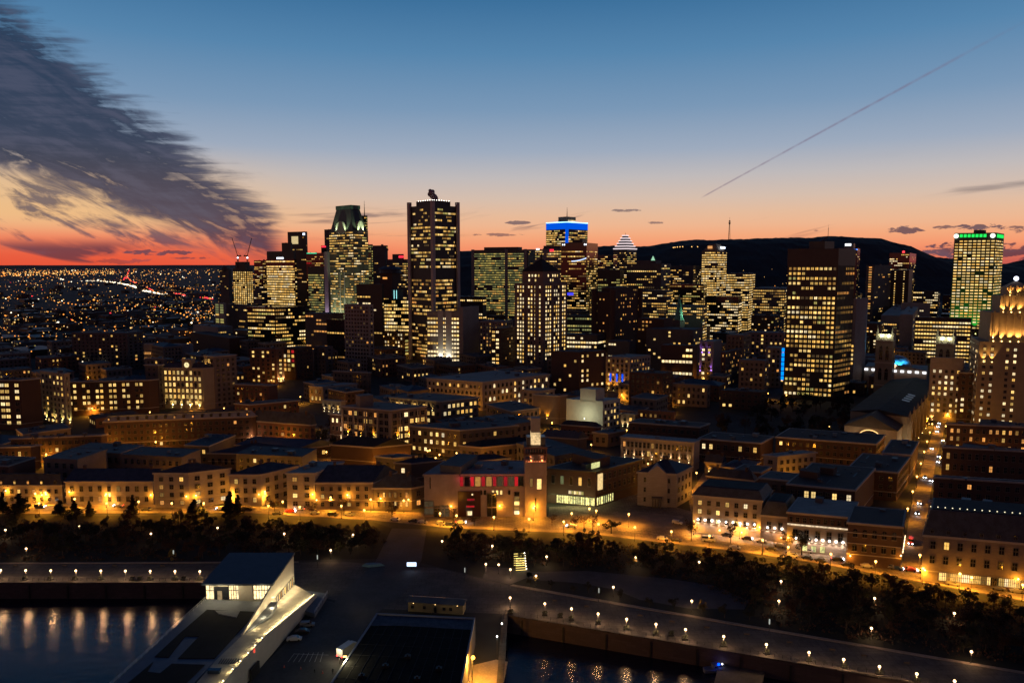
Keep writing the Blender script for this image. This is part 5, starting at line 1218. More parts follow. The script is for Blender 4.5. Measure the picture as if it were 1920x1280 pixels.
# behind the floodlit row
T('rough grey stone block with white window groups behind the floodlit row', 1478, 968, 900, 1424, 1500, ru=50, rv=158, wall=stone_d, stL=sm(lit=.15, bay=3.4, fh=3.8, pal='orange'), clutter=2)
T('deep brick block with three rows of lit factory windows behind the floodlit row', 1600, 990, 918, 1476, 1640, ru=54, rv=160, wall=brick_d, stL=sm(lit=.33, bay=2.8, fh=3.8, ww=.6, wh=.6, pal='bright', rowvar=.8), clutter=2.5, pent=[(.6, .6, 7, 6, 3), (.35, .8, 5, 8, 3)])
T('flat dark block with white conical tent on its roof', 1680, 940, 885, 1590, 1705, ru=54, rv=160, wall=brick_d, st=sm(lit=.03), clutter=2)
T('dark flat block with a lit skylight beside the narrow street', 1705, 905, 852, 1655, 1722, ru=56, rv=160, wall=brick_d, stL=sm(lit=.03), clutter=1, ups=[(3, 2, 3, SOD, 2500, 0, 1)])
T('wide dark roofed block with scattered skylights in front of the garden', 1640, 880, 832, 1455, 1660, ru=54, rv=160, wall=brick_d, st=sm(lit=.04), clutter=2.5)
# right of the street
T('long dark block with a row of orange windows at the street corner', 1925, 868, 800, 1776, 1990, ru=54, rv=168, wall=brick_d, stL=sm(lit=.55, bay=3.2, fh=4.6, pal='orange', rowvar=1.), clutter=3)
T('deep dark block with a strip of bright upper windows', 1935, 920, 846, 1768, 2000, ru=54, rv=166, wall=brick_d, stL=sm(lit=.22, bay=3.2, fh=4.6, pal='warm', rowvar=1.), clutter=3)
T('black flat-roofed block beside the narrow street with one red skylight', 1935, 985, 905, 1752, 2010, ru=54, rv=166, wall=brick_d, st=sm(lit=.1, pal='orange'), clutter=3)
T('dark block of flats with big yellow-lit studio windows above the roof row', 1930, 1048, 955, 1742, 2020, ru=54, rv=165, wall=brick_d, stL=sm(lit=.8, bay=7.2, fh=4.6, ww=.62, wh=.6, pal='orange', z0=17.5, ztop=.8), clutter=2)
T('brown apartment tower edge behind the deep dark blocks', 1850, 800, 700, 1798, 1862, ru=50, rv=160, wall=brick_d, st=sm(lit=.15, bay=4, fh=3.8, pal='pale'), clutter=1)
T('pale stone office with a deep cornice and warm columns of windows', 1800, 792, 672, 1745, 1808, ru=50, rv=158, wall=stone_p, stL=sm(lit=.62, bay=3.6, fh=4.0, pal='pale', z0=6, ztop=8), stR=sm(lit=.1), cor=stone_p, trim=True, near=True, clutter=1)

# ---------------------------------------------------------------- twin-towered basilica
chm = wallmat('church_stone', (.30, .26, .20), bw=1.4, bh=.6)
def church():
    C0 = P(1700, 838); far = P(1758, 762)                    # east side wall along the street
    d = (far - C0); L = d.length; ang = math.atan2(d.y, d.x); t = empty('church', (C0.x, C0.y, 0), ang, 'great twin-towered stone church with buttressed side wall along the street', 'church')
    W = 34; hw = 19.5                                          # local x along the street, y towards the west
    REG.append([C0, C0 + d, C0 + d + Vector((-math.sin(ang)*W, math.cos(ang)*W, 0)), C0 + Vector((-math.sin(ang)*W, math.cos(ang)*W, 0))])
    b = MB(); b.box(0, L, 0, W, -.5, hw); b.build('nave_wall', chm, t)
    b = MB(); b.v = [(-.5, -.8, hw), (L, -.8, hw), (L, W+.8, hw), (-.5, W+.8, hw), (-.5, W/2, hw + 3), (L, W/2, hw + 3)]; b.f = [(0, 1, 5, 4), (2, 3, 4, 5), (1, 2, 5), (3, 0, 4)]; b.m = [0]*4
    r = b.build('roof', tar, t)
    for k in range(4): b = MB(); x = L*.30 + k * 9; b.v = [(x, 6.2, hw + 1.35), (x + 4.6, 6.2, hw + 1.35), (x + 4.6, 11., hw + 2.2), (x, 11., hw + 2.2)]; b.f = [(0, 1, 2, 3)]; b.m = [0]; b.build('skylight', mat('skylight_glass', (.25, .27, .3), rough=.3), r)
    n = 9
    for k in range(n + 1):
        x = L * (k + .1) / (n + .3); b = MB(); b.box(x - .8, x + .8, -2.4, 0, -.5, hw - 3); b.box(x - .6, x + .6, -1.3, 0, hw - 3, hw + 1); b.prism([(x - .6, -1.3), (x + .6, -1.3), (x + .6, 0), (x - .6, 0)], hw + 1, hw + 4, top=[(x - .05, -.7), (x + .05, -.7), (x + .05, -.6), (x - .05, -.6)]); b.build('buttress', chm, t)
        if k < n:
            xm = x + L / (n + .3) / 2
            obj('window', win_mesh('arch', 'x'), t, (xm, 0, 13), 0, (3.0, 1, 11)); obj('window', win_mesh('arch', 'x'), t, (xm, 0, 3.5), 0, (2.2, 1, 3.5))
            f = fixture(t, xm, -3.2, .8, None, .22); light('SPOT', (0, 0, .75), (1., .50, .12), 3600, f, .15, 80, (R(170), 0, 0))
    for y0 in (-9, W + 1):                                  # west front towers
        pxl = 1646 if y0 > 10 else 1742
        tw = empty('tower', (L + 2, y0 + 6, 0), 0); tw.parent = t
        b = MB(); b.box(-6.5, 6.5, -6.5, 6.5, -.5, 56); b.build('tower_wall', chm, tw)
        for z in (14, 33, 52): b = MB(); b.box(-6.9, 6.9, -6.9, 6.9, z, z + .9); b.build('string_course', trimm, tw)
        for z, hh in ((42, 12), (24, 10)):
            for s in (-1, 1):
                obj('louvre_window', win_mesh('arch', 'x'), tw, (-6.5, s * 2.4, z), R(-90), (2.6, 1, hh)); obj('louvre_window', win_mesh('arch', 'x'), tw, (s * 2.4, -6.5, z), 0, (2.6, 1, hh))
        for sx in (-1, 1):
            for sy in (-1, 1): b = MB(); b.box(sx*5.8-.9, sx*5.8+.9, sy*5.8-.9, sy*5.8+.9, 56, 59); b.cyl(sx*5.8, sy*5.8, 59, 65, 1.0, .08, 6); b.build('pinnacle', chm, tw)
        b = MB(); b.box(-6.5, 6.5, -6.5, -6.0, 56, 57.8); b.box(-6.5, -6.0, -6.5, 6.5, 56, 57.8); b.build('parapet', chm, tw)
        for s in (-3, 2): f = fixture(tw, -7.6, s, 55.5, glow('lamp_up_white', (1, .95, .85), 8), .45); light('POINT', (0, 0, .8), (.95, 1., .62), 1800, f, .3)
    # chapel apse with a great arched gable towards the river
    ap = MB(); ap.box(-22, 0, 3, W - 1, -.5, 14); ap.build('chapel', chm, t)
    b = MB(); b.v = [(-22.4, 2.4, 14), (0, 2.4, 14), (0, W-.4, 14), (-22.4, W-.4, 14), (-22.4, W/2+1, 22), (0, W/2+1, 22)]; b.f = [(0, 1, 5, 4), (2, 3, 4, 5), (1, 2, 5), (3, 0, 4)]; b.m = [0]*4; cr_ = b.build('chapel_roof', mat('chapel_slate', (.05, .042, .036), rough=.8), t)
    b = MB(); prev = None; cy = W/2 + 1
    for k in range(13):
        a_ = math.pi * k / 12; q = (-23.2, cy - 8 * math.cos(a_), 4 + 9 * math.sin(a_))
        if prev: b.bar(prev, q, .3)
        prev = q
    b.build('lit_arch', glow('arch_orange', (1, .55, .2), 2.2), t)  # arch edge glows by itself in place of lamplight on the stone
    b = MB(); b.v = [(-22.6, cy - 8 * math.cos(math.pi*k/12), 4 + 9 * math.sin(math.pi*k/12)) for k in range(13)]; b.f = [tuple(range(13))]; b.m = [0]; b.build('great_window', pane_off, t)
    f = fixture(t, -30, cy + 3, 3, glow('lamp_sodium', (1, .62, .22), 9), .4); light('POINT', (0, 0, 1), (1., .6, .3), 5000, f, .3)  # lamp and fixture added to brighten the chapel's arched gable
    f = fixture(t, -8, -2.5, 3.5, glow('lamp_sodium', (1, .62, .22), 9), .5); light('POINT', (0, 0, .8), (1., .8, .5), 1500, f, .3)
    return t
church()
# blue-domed bank beyond the church
C0 = at_y(1678, 700, 690); t = empty('domed_bank', (C0.x, C0.y, 0), R(-30), 'columned bank hall with a low dome floodlit bright blue', 'bank')
H = at_y(1678, 691, 690).z
b = MB(); b.box(-26, 26, -3, 40, -.5, H); b.build('wall', stone_p, t)
b = MB(); b.v = [(-27, -4, H), (27, -4, H), (0, -4, H + 4.4), (-27, -2.5, H), (27, -2.5, H), (0, -2.5, H + 4.4)]; b.f = [(0, 1, 2), (0, 2, 5, 3), (1, 4, 5, 2), (3, 5, 4)]; b.m = [0]*4; b.build('pediment', stone, t)
b = MB(); n = 20
for k in range(6):
    a0, a1 = math.pi/2*k/6, math.pi/2*(k+1)/6; b.cyl(0, 16, H + 2 + 9*math.sin(a0), H + 2 + 9*math.sin(a1), 12.5*math.cos(a0), max(.05, 12.5*math.cos(a1)), n)
dm = b.build('dome', mat('dome_metal', (.30, .42, .48), rough=.5), t)
b = MB(); b.cyl(0, 16, H, H + 2.2, 13.2, n=20); b.build('drum', stone_p, t)
for k in range(6): x = -17 + k*6.8; f = fixture(t, x, -1.0, H + .3, glow('lamp_cyan', (.3, .8, 1.), 4), .3); light('SPOT', (0, 0, 1.0), (.05, .50, 1.), 26000, f, .2, 80, (R(142), 0, 0))
for k in range(9): x = -24 + k * 6; b = MB(); b.box(x - 1.5, x + 1.5, -4.8, -4.3, H - 2.6, H - .6); b.build('cornice_light', glow('cornice_white', (.95, .95, 1.), 1.8), t)
b = MB(); b.box(-.35, .35, -5, -4.6, H + 1, H + 5); b.box(-1.5, 1.5, -5, -4.6, H + 3, H + 3.8); b.build('cross', glow('cross_gold', (1, .75, .45), 1.6), t)
# wooded seminary garden left of the church gets its trees in the planting section
# ---------------------------------------------------------------- riverside row, left to right
row = lambda **k: dict(dict(fh=3.3, bay=3.4, ww=.36, wh=.50, lit=.10, pal='dim', off=True, rowvar=.3, style='sash', margin=1.0, z0=.8, ztop=1.2), **k)
def wallglow(B, i, u, z, e, c=SOD, off=1.4):
    a, d, L = B.edge(i); n_ = Vector((d.y, -d.x)); p = a + d*L*u + n_*off
    f = fixture(B.t, p.x, p.y, z, glow('lamp_sodium', (1, .62, .22), 9), .3); light('POINT', (0, 0, -.6), c, e * .42, f, .15); return f
F = lambda *a, **k: block(*a, **dict(dict(near=True, strings=True, clutter=.6), **k))
B = F('low stone house with a steep dark roof and orange lit front at the frame edge', 118, 945, 909, -60, 122, ru=80, rv=180, dv=10, wall=stone_p, st=row(lit=.3), rf='mansard', rm=slate, rh=5, dorm=(3, 7, 'xyo'))
wallglow(B, 3, .42, 7, 2600); wallglow(B, 3, .8, 5, 900)
B = F('long plain stone range of three floors with small square windows', 288, 947, 902, 122, None, ru=80, rv=180, du=14, wall=stone_p, st=row(bay=4.2, lit=.06), rf='gable', rm=slate, rh=4.5)
wallglow(B, 3, .99, 5.5, 2400); wallglow(B, 3, .48, 6, 2200); wallglow(B, 3, .06, 7, 2600); wallglow(B, 3, .52, 5, 600)
B = F('taller pale stone warehouse whose long side runs back from the river', 356, 952, 886, 288, 432, ru=26, rv=180, wall=stone_p, stL=row(bay=4.4, fh=3.6, lit=.3), stR=row(bay=4.6, fh=3.6, lit=.35, pal='pale'), rf='hip', rm=slate, rh=4)
wallglow(B, 3, .95, 6, 1800); wallglow(B, 0, .15, 6, 2200)
B = F('corner stone warehouse lit by a bright orange lamp at its corner', 491, 948, 889, 430, 560, ru=50, rv=180, wall=stone_p, stL=row(bay=4.2, fh=3.6, lit=.3, pal='warm'), stR=row(bay=4.6, fh=3.6, lit=.05), rf='hip', rm=slate, rh=3.5)
wallglow(B, 3, .04, 7, 3600); wallglow(B, 0, .05, 7, 2400); wallglow(B, 3, .95, 6, 1600)
B = F('pale stone house with a flat blue-grey roof and rounded orange lit corner', 592, 954, 886, 537, None, ru=66, rv=180, du=22, wall=stone_p, stL=row(bay=4.2, fh=3.5, lit=.4, pal='warm'), rf='flat', rm=metal_r)
wallglow(B, 3, .93, 7.5, 4200)
B = F('stone house with a dark pitched roof and a lamplit shop doorway', 700, 955, 904, 592, None, ru=66, rv=180, du=20, wall=stone, stL=row(bay=3.8, lit=.2, pal='warm'), rf='gable', rm=slate, rh=6)
wallglow(B, 3, .56, 7.5, 4200); wallglow(B, 3, .02, 5, 900)
B = F('stone corner house with many small lit dormers beside the museum', 772, 956, 914, 700, 797, ru=36, rv=180, wall=stone_d, stL=row(bay=2.6, fh=3.2, lit=.55, pal='warm', ww=.3), stR=row(lit=.1), rf='hip', rm=slate, rh=6)
wallglow(B, 3, .93, 5.5, 1500); wallglow(B, 3, .2, 6, 3200)

# ---------------------------------------------------------------- modern stone museum with its look-out tower
mus = wallmat('museum_stone', (.40, .31, .27), bw=2.2, bh=1.1, mortar=.85, var=.12)
B = F('modern museum of pale rose stone with tall glass slots and a red-lit gallery', 985, 968, 888, 795, None, ru=72, rv=181, du=24, wall=mus, name='museum', cat='museum', cor=mus, clutter=1.2, rm=slate, pent=[(.5, .75, 22, 10, 3.5)])
MU = B; a, d, L = B.edge(3); n_ = Vector((d.y, -d.x)); ang = math.atan2(d.y, d.x)
def put(nm, u, z, w_, h_, key, sty='plain', parent=None): p = a + d*L*u; return obj(nm, win_mesh(sty, key), B.t, (p.x, p.y, z), ang, (w_, 1, h_))
H = B.h
for k, u in enumerate((.37, .425, .475, .53, .585, .64, .695, .75, .805, .86, .91, .955)): put('gallery_window', u, H - 3.4, 1.5 if k % 2 == 0 else 2.4, 4.4, 'rxrdrdrDrDrx'[k])
pl_ = MB()
p = a + d*L*.445 + n_ * .25; b = MB(); b.box(-5.2, 5.2, -.2, .2, .3, 12.2, 0, ang, p); g_ = B.part('entrance_glass', b, mat('maroon_glass', (.05, .012, .012), rough=.3))
for (u, z, w_, h_, k) in ((.46, 8.4, 3.2, .9, 'r'), (.455, 5.2, 3.6, .8, 'r'), (.45, 2, 2, 2, 'w'), (.43, 2, 1.2, 2.2, 'd'), (.475, 10.8, .7, .7, 'w')):
    p = a + d*L*u + n_*.6; obj('lit_panel', win_mesh('plain', k), g_, (p.x, p.y, z), ang, (w_, 1, h_))
for u, w_ in ((.645, 2.2), (.69, 2.2)):
    p = a + d*L*u; obj('glass_slot', win_mesh('plain', 'x'), B.t, (p.x, p.y, 5.6), ang, (w_, 1, 10.6))
for k in range(5): put('window', .915, 2.0 + k*2.2, 2.3, 1.8, 'wdYdx'[k])
for k, u in enumerate((.56, .60, .68, .72, .76, .84)): put('window', u, H - 8.6, 1.0, 2.0, 'xxYYYx'[k])
for u, z, w_, h_, k in ((.045, 4.5, 4, 6, 'D'), (.13, 2.6, 3, 5, 'x'), (.2, 2.8, 4, 5, 'D'), (.06, H - 4, .4, 5, 'x')): put('window', u, z, w_, h_, k, 'sash')
wallglow(B, 3, .265, 5.5, 1500); wallglow(B, 3, .745, 5.5, 2600); wallglow(B, 3, .93, 2, 500)
for k in range(6): p = a + d*L*(.36 + .1*k) + n_*.4; light('POINT', (p.x + n_.x, p.y + n_.y, H - 2.4), (1, .05, .12), 90, B.t, .2)
# tower stands proud of the museum's corner: a part of it
tp = at_y(985, 868, B.org.y - .5); tx0, tx1 = along(Vector((0, B.org.y - 1, 20)), 0, 984), along(Vector((0, B.org.y - 1, 20)), 0, 1025)
tw = empty('tower', (0, 0, 0)); tw.parent = B.t; tw.matrix_parent_inverse = Matrix.Identity(4)
cw, sw = math.cos(-B.rz), math.sin(-B.rz)
ox, oy = tx0 - B.org.x, -1.2
tw.location = (ox*cw - oy*sw, ox*sw + oy*cw, 0); tw.rotation_euler[2] = -B.rz + R(2)
tW = tx1 - tx0; tH = at_y(985, 866, B.org.y - 1).z; tD = tW * 1.05
b = MB(); b.box(0, tW, 0, tD, -.5, tH); b.build('tower_wall', mus, tw)
for x, z, w_, h_, k in ((tW*.30, tH - 9.5, 1.2, 4, 'd'), (tW*.66, tH - 10.2, 2.0, 4.8, 'Y'), (tW*.5, 6, .5, 6, 'x')): obj('window', win_mesh('plain', k), tw, (x, 0, z), 0, (w_, 1, h_))
f = fixture(tw, tW*.45, -1.4, 5.6, glow('lamp_sodium', (1, .62, .22), 9), .22); light('POINT', (0, 0, -.4), SOD, 2600, f, .15)
zc = at_y(1000, 840, B.org.y).z; zb_ = at_y(1000, 785, B.org.y).z; zl = at_y(1000, 808, B.org.y).z
b = MB()
for k in range(9):
    x = k * tW / 8; b.box(x-.15, x+.15, 0, .3, tH, zc); b.box(x-.15, x+.15, tD-.3, tD, tH, zc); b.box(0, .3, x-.15, x+.15, tH, zc); b.box(tW-.3, tW, x-.15, x+.15, tH, zc)
b.box(-.3, tW+.3, -.3, tD+.3, zc, zc + .8); b.box(0, tW, 0, tD, tH + 3.4, tH + 3.7)
cg = b.build('belvedere_frame', mat('rust_steel', (.16, .06, .035), rough=.6), tw)
for x in (.28, .78): f = fixture(tw, tW*x, .8, tH + .4, glow('lamp_red_orange', (1, .28, .08), 7), .45); light('POINT', (0, 0, 1.2), (1, .3, .1), 500, f, .2)
b = MB(); b.box(tW*.22, tW*.88, tD*.2, tD*.8, tH, zc); b.build('belvedere_core', glass_d, tw)
b = MB(); b.box(tW*.3, tW*.72, tD*.25, tD*.65, zc + .8, zb_); ln = b.build('lantern', mat('lantern_stone', (.4, .36, .3), var=.1), tw)
b = MB(); b.box(tW*.3 - .06, tW*.72 + .06, tD*.25 - .06, tD*.65, zc + 1.2, zl - 1.); b.build('lantern_glow', litmat('lit_lantern', (1., .72, .38), .8, .2, .9), ln)
for xa, xb in ((.1, .28), (.74, .95)): b = MB(); b.box(tW*xa, tW*xb, tD*.2, tD*.7, zc + .8, zl - 3); b.build('lantern_screen', mat('lantern_glass', (.10, .09, .07), rough=.3), ln)

# ---------------------------------------------------------------- triangular block with a bright glazed ground floor
B = F('wedge-shaped brick block with a bright greenish glazed ground floor and lit corner column', 1116, 950, 884, 1026, 1204, ru=42, rv=163, wall=brick_d, stL=dict(fh=4.4, bay=4.2, ww=.34, wh=.45, lit=.35, pal='green', z0=7.5, ztop=1, style='plain', rowvar=1.), stR=dict(fh=3.8, bay=3.4, ww=.4, wh=.55, lit=.12, pal='warm', z0=5.5, ztop=1), rm=slate, clutter=1.5, cor=steel_d, pent=[(.45, .55, 10, 16, 4.4)])
a, d, L = B.edge(3); n_ = Vector((d.y, -d.x)); ang = math.atan2(d.y, d.x)
shopm = litmat('lit_shop', (.95, .95, .40), 1.05, .9, 1.2)
SH = mesh('shop_window', [(-.5, -.15, -.5), (.5, -.15, -.5), (.5, -.15, .5), (-.5, -.15, .5)], [(0, 1, 2, 3)], shopm)
for k in range(22):
    p = a + d * L * (.20 + .79 * (k + .5) / 22); o = obj('shop_window', SH, B.t, (p.x, p.y, 2.5), ang, (L*.79/22*.72, 1, 3.9))
for k in range(6):
    p = a + d * L * (.48 + .3 * k / 6); obj('window', win_mesh('plain', 'g' if k % 2 else 'w'), B.t, (p.x, p.y, 6.2), ang, (1.4, 1, 1.6))
for k in range(8):
    a2, d2, L2 = B.edge(0); p = a2 + d2 * L2 * (.02 + .36 * (k + .5) / 8); obj('shop_window', SH, B.t, (p.x, p.y, 2.6), math.atan2(d2.y, d2.x), (L2*.36/8*.5, 1, 4))
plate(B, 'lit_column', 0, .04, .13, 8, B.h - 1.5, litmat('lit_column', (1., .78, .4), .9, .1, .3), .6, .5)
plate(B, 'roof_lantern', 0, .02, .18, B.h + .6, B.h + 3.2, litmat('lit_roofbox', (.95, .95, .4), .8, .2, .6), -3, .5)
for u in (.1, .35, .6, .85): p = a + d*L*u + n_*4; light('POINT', (p.x, p.y, 3), (1, .95, .4), 420, B.t, .3)
# pedimented customs house
B = F('pedimented stone customs house with a dark hip roof and an orange lit side', 1267, 951, 888, 1196, 1298, ru=52, rv=169, wall=stone_p, name='customs_house', stL=row(bay=5.2, fh=4.8, ww=.26, wh=.42, lit=0), stR=row(bay=3.6, fh=4.8, ww=.3, wh=.46, lit=.05), rf='hip', rm=slate, rh=5, strings=True)
a, d, L = B.edge(3); n_ = Vector((d.y, -d.x)); h = B.h
p0, p1, pm = a + d*L*.22 + n_*.9, a + d*L*.78 + n_*.9, a + d*L*.5 + n_*.9
b = MB(); i0 = 0; q0, q1, qm = p0 - n_*7, p1 - n_*7, pm - n_*7
b.v = [(p0.x, p0.y, h - .5), (p1.x, p1.y, h - .5), (pm.x, pm.y, h + 3.8), (q0.x, q0.y, h - .5), (q1.x, q1.y, h - .5), (qm.x, qm.y, h + 3.8)]; b.f = [(0, 1, 2), (3, 5, 4), (0, 2, 5, 3), (1, 4, 5, 2)]; b.m = [0]*4
b.prism([(p0.x, p0.y), (p1.x, p1.y), (p1.x - n_.x*.9, p1.y - n_.y*.9), (p0.x - n_.x*.9, p0.y - n_.y*.9)], 0, h - .5); B.part('pediment', b, stone_p)
b = MB()
for u in (.40, .47, .54, .61): q = a + d*L*u + n_*2.6; b.cyl(q.x, q.y, 0, 4.4, .32, n=8)
q0, q1 = a + d*L*.37, a + d*L*.64; b.prism([(q0.x, q0.y), (q0.x + n_.x*3.2, q0.y + n_.y*3.2), (q1.x + n_.x*3.2, q1.y + n_.y*3.2), (q1.x, q1.y)], 4.4, 5.1); B.part('porch', b, stone_d)
wallglow(B, 0, .8, 6, 4200, off=6)
# ---------------------------------------------------------------- floodlit riverside row, right
WH = (1., .70, .52)
kw = glow('lamp_up_row', (1., .86, .72), 9)
def rowlamps(B, n, z, u0, u1, e=900):
    a, d, L = B.edge(3); n_ = Vector((d.y, -d.x))
    for k in range(n):
        p = a + d*L*(u0 + (u1-u0)*(k+.5)/n) + n_*.55; f = fixture(B.t, p.x, p.y, z, kw, .42); light('SPOT', (-n_.x*.1, -n_.y*.1, .95), WH, e, f, .12, 110, (0, 0, 0)); 
        light('SPOT', (n_.x*.2, n_.y*.2, -.75), WH, e * .7, f, .1, 110, (0, 0, 0))
B = F('four-storey white stone hotel whose first floor is washed by nine white lamps', 1427, 1010, 938, 1300, None, ru=58, rv=163.5, du=17, wall=stone_p, stL=row(bay=3.5, fh=3.6, ww=.38, wh=.5, lit=.3, pal='pale', z0=3.9), rf='mansard', rm=slate, rh=3.5, name='hotel')
rowlamps(B, 9, 6.0, .03, .95); wallglow(B, 3, .97, 5.5, 2600); wallglow(B, 3, .40, 2.4, 700); wallglow(B, 3, .72, 2.4, 500)
B = F('low stone house with three white wall lamps between the hotel and the brick storey', 1477, 1018, 969, 1427, None, ru=58, rv=163.5, du=17, wall=stone, stL=row(bay=3.6, fh=3.6, lit=.02, z0=4), rf='mansard', rm=slate, rh=5.5)
rowlamps(B, 3, 6.0, .12, .9); wallglow(B, 3, .75, 2.6, 1500)
B = F('stone and brick building with a lit white cornice and eight white wall lamps', 1590, 1044, 969, 1477, None, ru=58, rv=163.5, du=22, wall=stone_p, stL=row(bay=3.6, fh=3.5, ww=.4, wh=.5, lit=.12, pal='warm', z0=4.2, ztop=5.2), rf='gravel')
rowlamps(B, 8, 5.8, .1, .96); wallglow(B, 3, .02, 6, 2600)
a, d, L = B.edge(3); n_ = Vector((d.y, -d.x)); H = B.h
plate(B, 'upper_storey', 3, 0, 1, H - 4.6, H - .9, brick_d, .22, .3)
for k in range(9): u = (k + .5)/9; p = a + d*L*u + n_*.24; obj('window', win_mesh('sash', 'x'), B.t, (p.x, p.y, H - 2.8), math.atan2(d.y, d.x), (1.2, 1, 2.0))
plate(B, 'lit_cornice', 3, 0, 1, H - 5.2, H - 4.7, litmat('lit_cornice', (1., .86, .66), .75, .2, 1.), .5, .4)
for k in range(3): p = a + d*L*(.3 + .09*k*1.6); obj('shop_window', SH, B.t, (p.x, p.y, 2), math.atan2(d.y, d.x), (1.8, 1, 2.4))
B = F('dark brick corner block with three tiers of arched windows and an orange lit shop', 1688, 1068, 987, 1590, None, ru=60, rv=164, du=22, wall=brick_d, stL=row(bay=2.9, fh=4.2, ww=.45, wh=.55, lit=.06, style='arch', z0=4.6), stR=row(lit=.02), rf='gravel', cor=stone_p, strings=True, clutter=.3)
wallglow(B, 3, .06, 4, 2600); wallglow(B, 3, .98, 6, 900)
for z in (8.6, 12.8): plate(B, 'string_course', 3, 0, 1, z, z + .35, stone_p, .3, .3)
a, d, L = B.edge(0)
for k in range(12): p = a + d*L*(k+.5)/12 + Vector((d.y, -d.x))*.5; fixture(B.t, p.x, p.y, 6.5, glow('lamp_bead', (1, .72, .4), 6), .2)
# mansard range right of the street
B = F('long stone range with a huge blue slate mansard and a lit arcade of shop windows', 1945, 1112, 1020, 1732, None, ru=58, rv=165, du=20, wall=stone, stL=row(bay=4.0, fh=4.3, ww=.36, wh=.5, lit=.13, pal='warm', z0=6.2, ztop=.8), rf='mansard', rm=slate, rh=9, strings=True, dorm=(3, 7, 'xxxd'))
a, d, L = B.edge(3); n_ = Vector((d.y, -d.x))
for k in range(16):
    p = a + d*L*(.16 + .8*(k+.5)/16); kk_ = 'YdyYwYydYxywYydy'[k]; obj('shop_window', win_mesh('sash', kk_), B.t, (p.x, p.y, 2.9), math.atan2(d.y, d.x), (2.3, 1, 3))
for u, e in ((.02, 2600), (.82, 3000)): wallglow(B, 3, u, 5, e)
for k in range(14):
    p = a + d*L*(.04 + .9*(k+.5)/14) - n_*3.5; f = fixture(B.t, p.x, p.y, B.h + 9.4, glow('lamp_edge', (.9, .8, .5), 2.), .22)
# string of small lamps along the black block's street side is on the range beside it

# ---------------------------------------------------------------- harbour terminal on the pier
tc0 = P(385, 1125, 6.5); tt = empty('harbour_terminal', (tc0.x, tc0.y, 0), 0, 'white wedge-shaped harbour terminal with a dark blue roof, ramp and dark planted terrace', 'terminal')
O = Vector((tc0.x, tc0.y, 0)); Lc = lambda px, py, z: P(px, py, z) - O
whitem = mat('white_render_terminal', (.55, .51, .42), var=.08, scale=.1)
A0 = Lc(385, 1125, 6.5); A1 = Lc(511, 1128, 6.5); zr = (at_y(385, 1091, tc0.y)).z
Bk = P(440, 1037, zr + .6) - O; yb = Bk.y; xL, xR = A0.x, A1.x; yf = (A0.y + A1.y) / 2
b = MB(); b.box(xL, xR - .7, yf + 1.6, yb, -.5, zr - .6); b.build('wall', whitem, tt)
# roof: slightly rising to the back, overhanging the front terrace
b = MB(); b.v = [(xL - .6, yf - .6, zr - .6), (xR + .3, yf - .6, zr - .6), (xR + .3, yb + .3, zr + .1), (xL - .6, yb + .3, zr + .1), (xL - .6, yf - .6, zr), (xR + .3, yf - .6, zr), (xR + .3, yb + .3, zr + .8), (xL - .6, yb + .3, zr + .8)]
b.f = [(3, 2, 1, 0), (4, 5, 6, 7), (0, 1, 5, 4), (1, 2, 6, 5), (2, 3, 7, 6), (3, 0, 4, 7)]; b.m = [0]*6; b.build('roof', mat('terminal_slate', (.045, .065, .10), rough=.7, var=.15, scale=.3), tt)
# deck under and in front of the building
dk = [Lc(384, 1123, 6.5), Lc(520, 1128, 6.5), Lc(508, 1150, 6.5), Lc(455, 1191, 6.5), Lc(405, 1237, 6.5), Lc(362, 1281, 6.5), Lc(270, 1390, 6.5), Lc(96, 1390, 6.5), Lc(213, 1281, 6.5)]
b = MB(); b.prism([(p.x, p.y) for p in dk][::-1], -9, 6.5); o = b.build('deck', deck_m, tt)
bm = bmesh.new(); bm.from_mesh(o.data); bmesh.ops.recalc_face_normals(bm, faces=bm.faces); bm.to_mesh(o.data); bm.free()
black_bed = mat('planted_bed', (.006, .0065, .008), rough=1.0, var=.5, scale=.4)
for poly in ([(388, 1142), (482, 1146), (402, 1233), (334, 1233), (373, 1192), (347, 1192), (316, 1231), (290, 1230), (335, 1188)],
             [(287, 1240), (276, 1258), (300, 1261), (322, 1243), (384, 1245), (336, 1292), (262, 1382), (150, 1382), (232, 1286)]):
    b = MB(); q = [Lc(x, y, 6.7) for x, y in poly]; b.prism([(p.x, p.y) for p in q], 6.45, 6.72); o = b.build('planted_bed', black_bed, tt)
    bm = bmesh.new(); bm.from_mesh(o.data); bmesh.ops.recalc_face_normals(bm, faces=bm.faces); bm.to_mesh(o.data); bm.free()
b = MB(); q = [Lc(x, y, 6.9) for x, y in ((403, 1144), (450, 1144), (443, 1157), (410, 1150))]; b.prism([(p.x, p.y) for p in q[::-1]], 6.7, 6.95); b.build('terrace_slab', deck_m, tt)
def rail(name, pts, z, hgt=1.1, every=2.5, m=white_m, parent=tt, r=.05):
    b = MB()
    for p, q in zip(pts[:-1], pts[1:]):
        p, q = Vector(p), Vector(q); L = (q - p).length; n = max(1, int(L / every))
        for k in range(n + 1): c = p.lerp(q, k/n); b.bar((c.x, c.y, c.z), (c.x, c.y, c.z + hgt), r)
        for hh in (hgt, hgt*.55): b.bar((p.x, p.y, p.z + hh), (q.x, q.y, q.z + hh), r)
    return b.build(name, m, parent)
rail('railing', [tuple(Lc(385, 1125, 6.5)), tuple(Lc(213, 1281, 6.5)), tuple(Lc(100, 1388, 6.5))], 6.5)
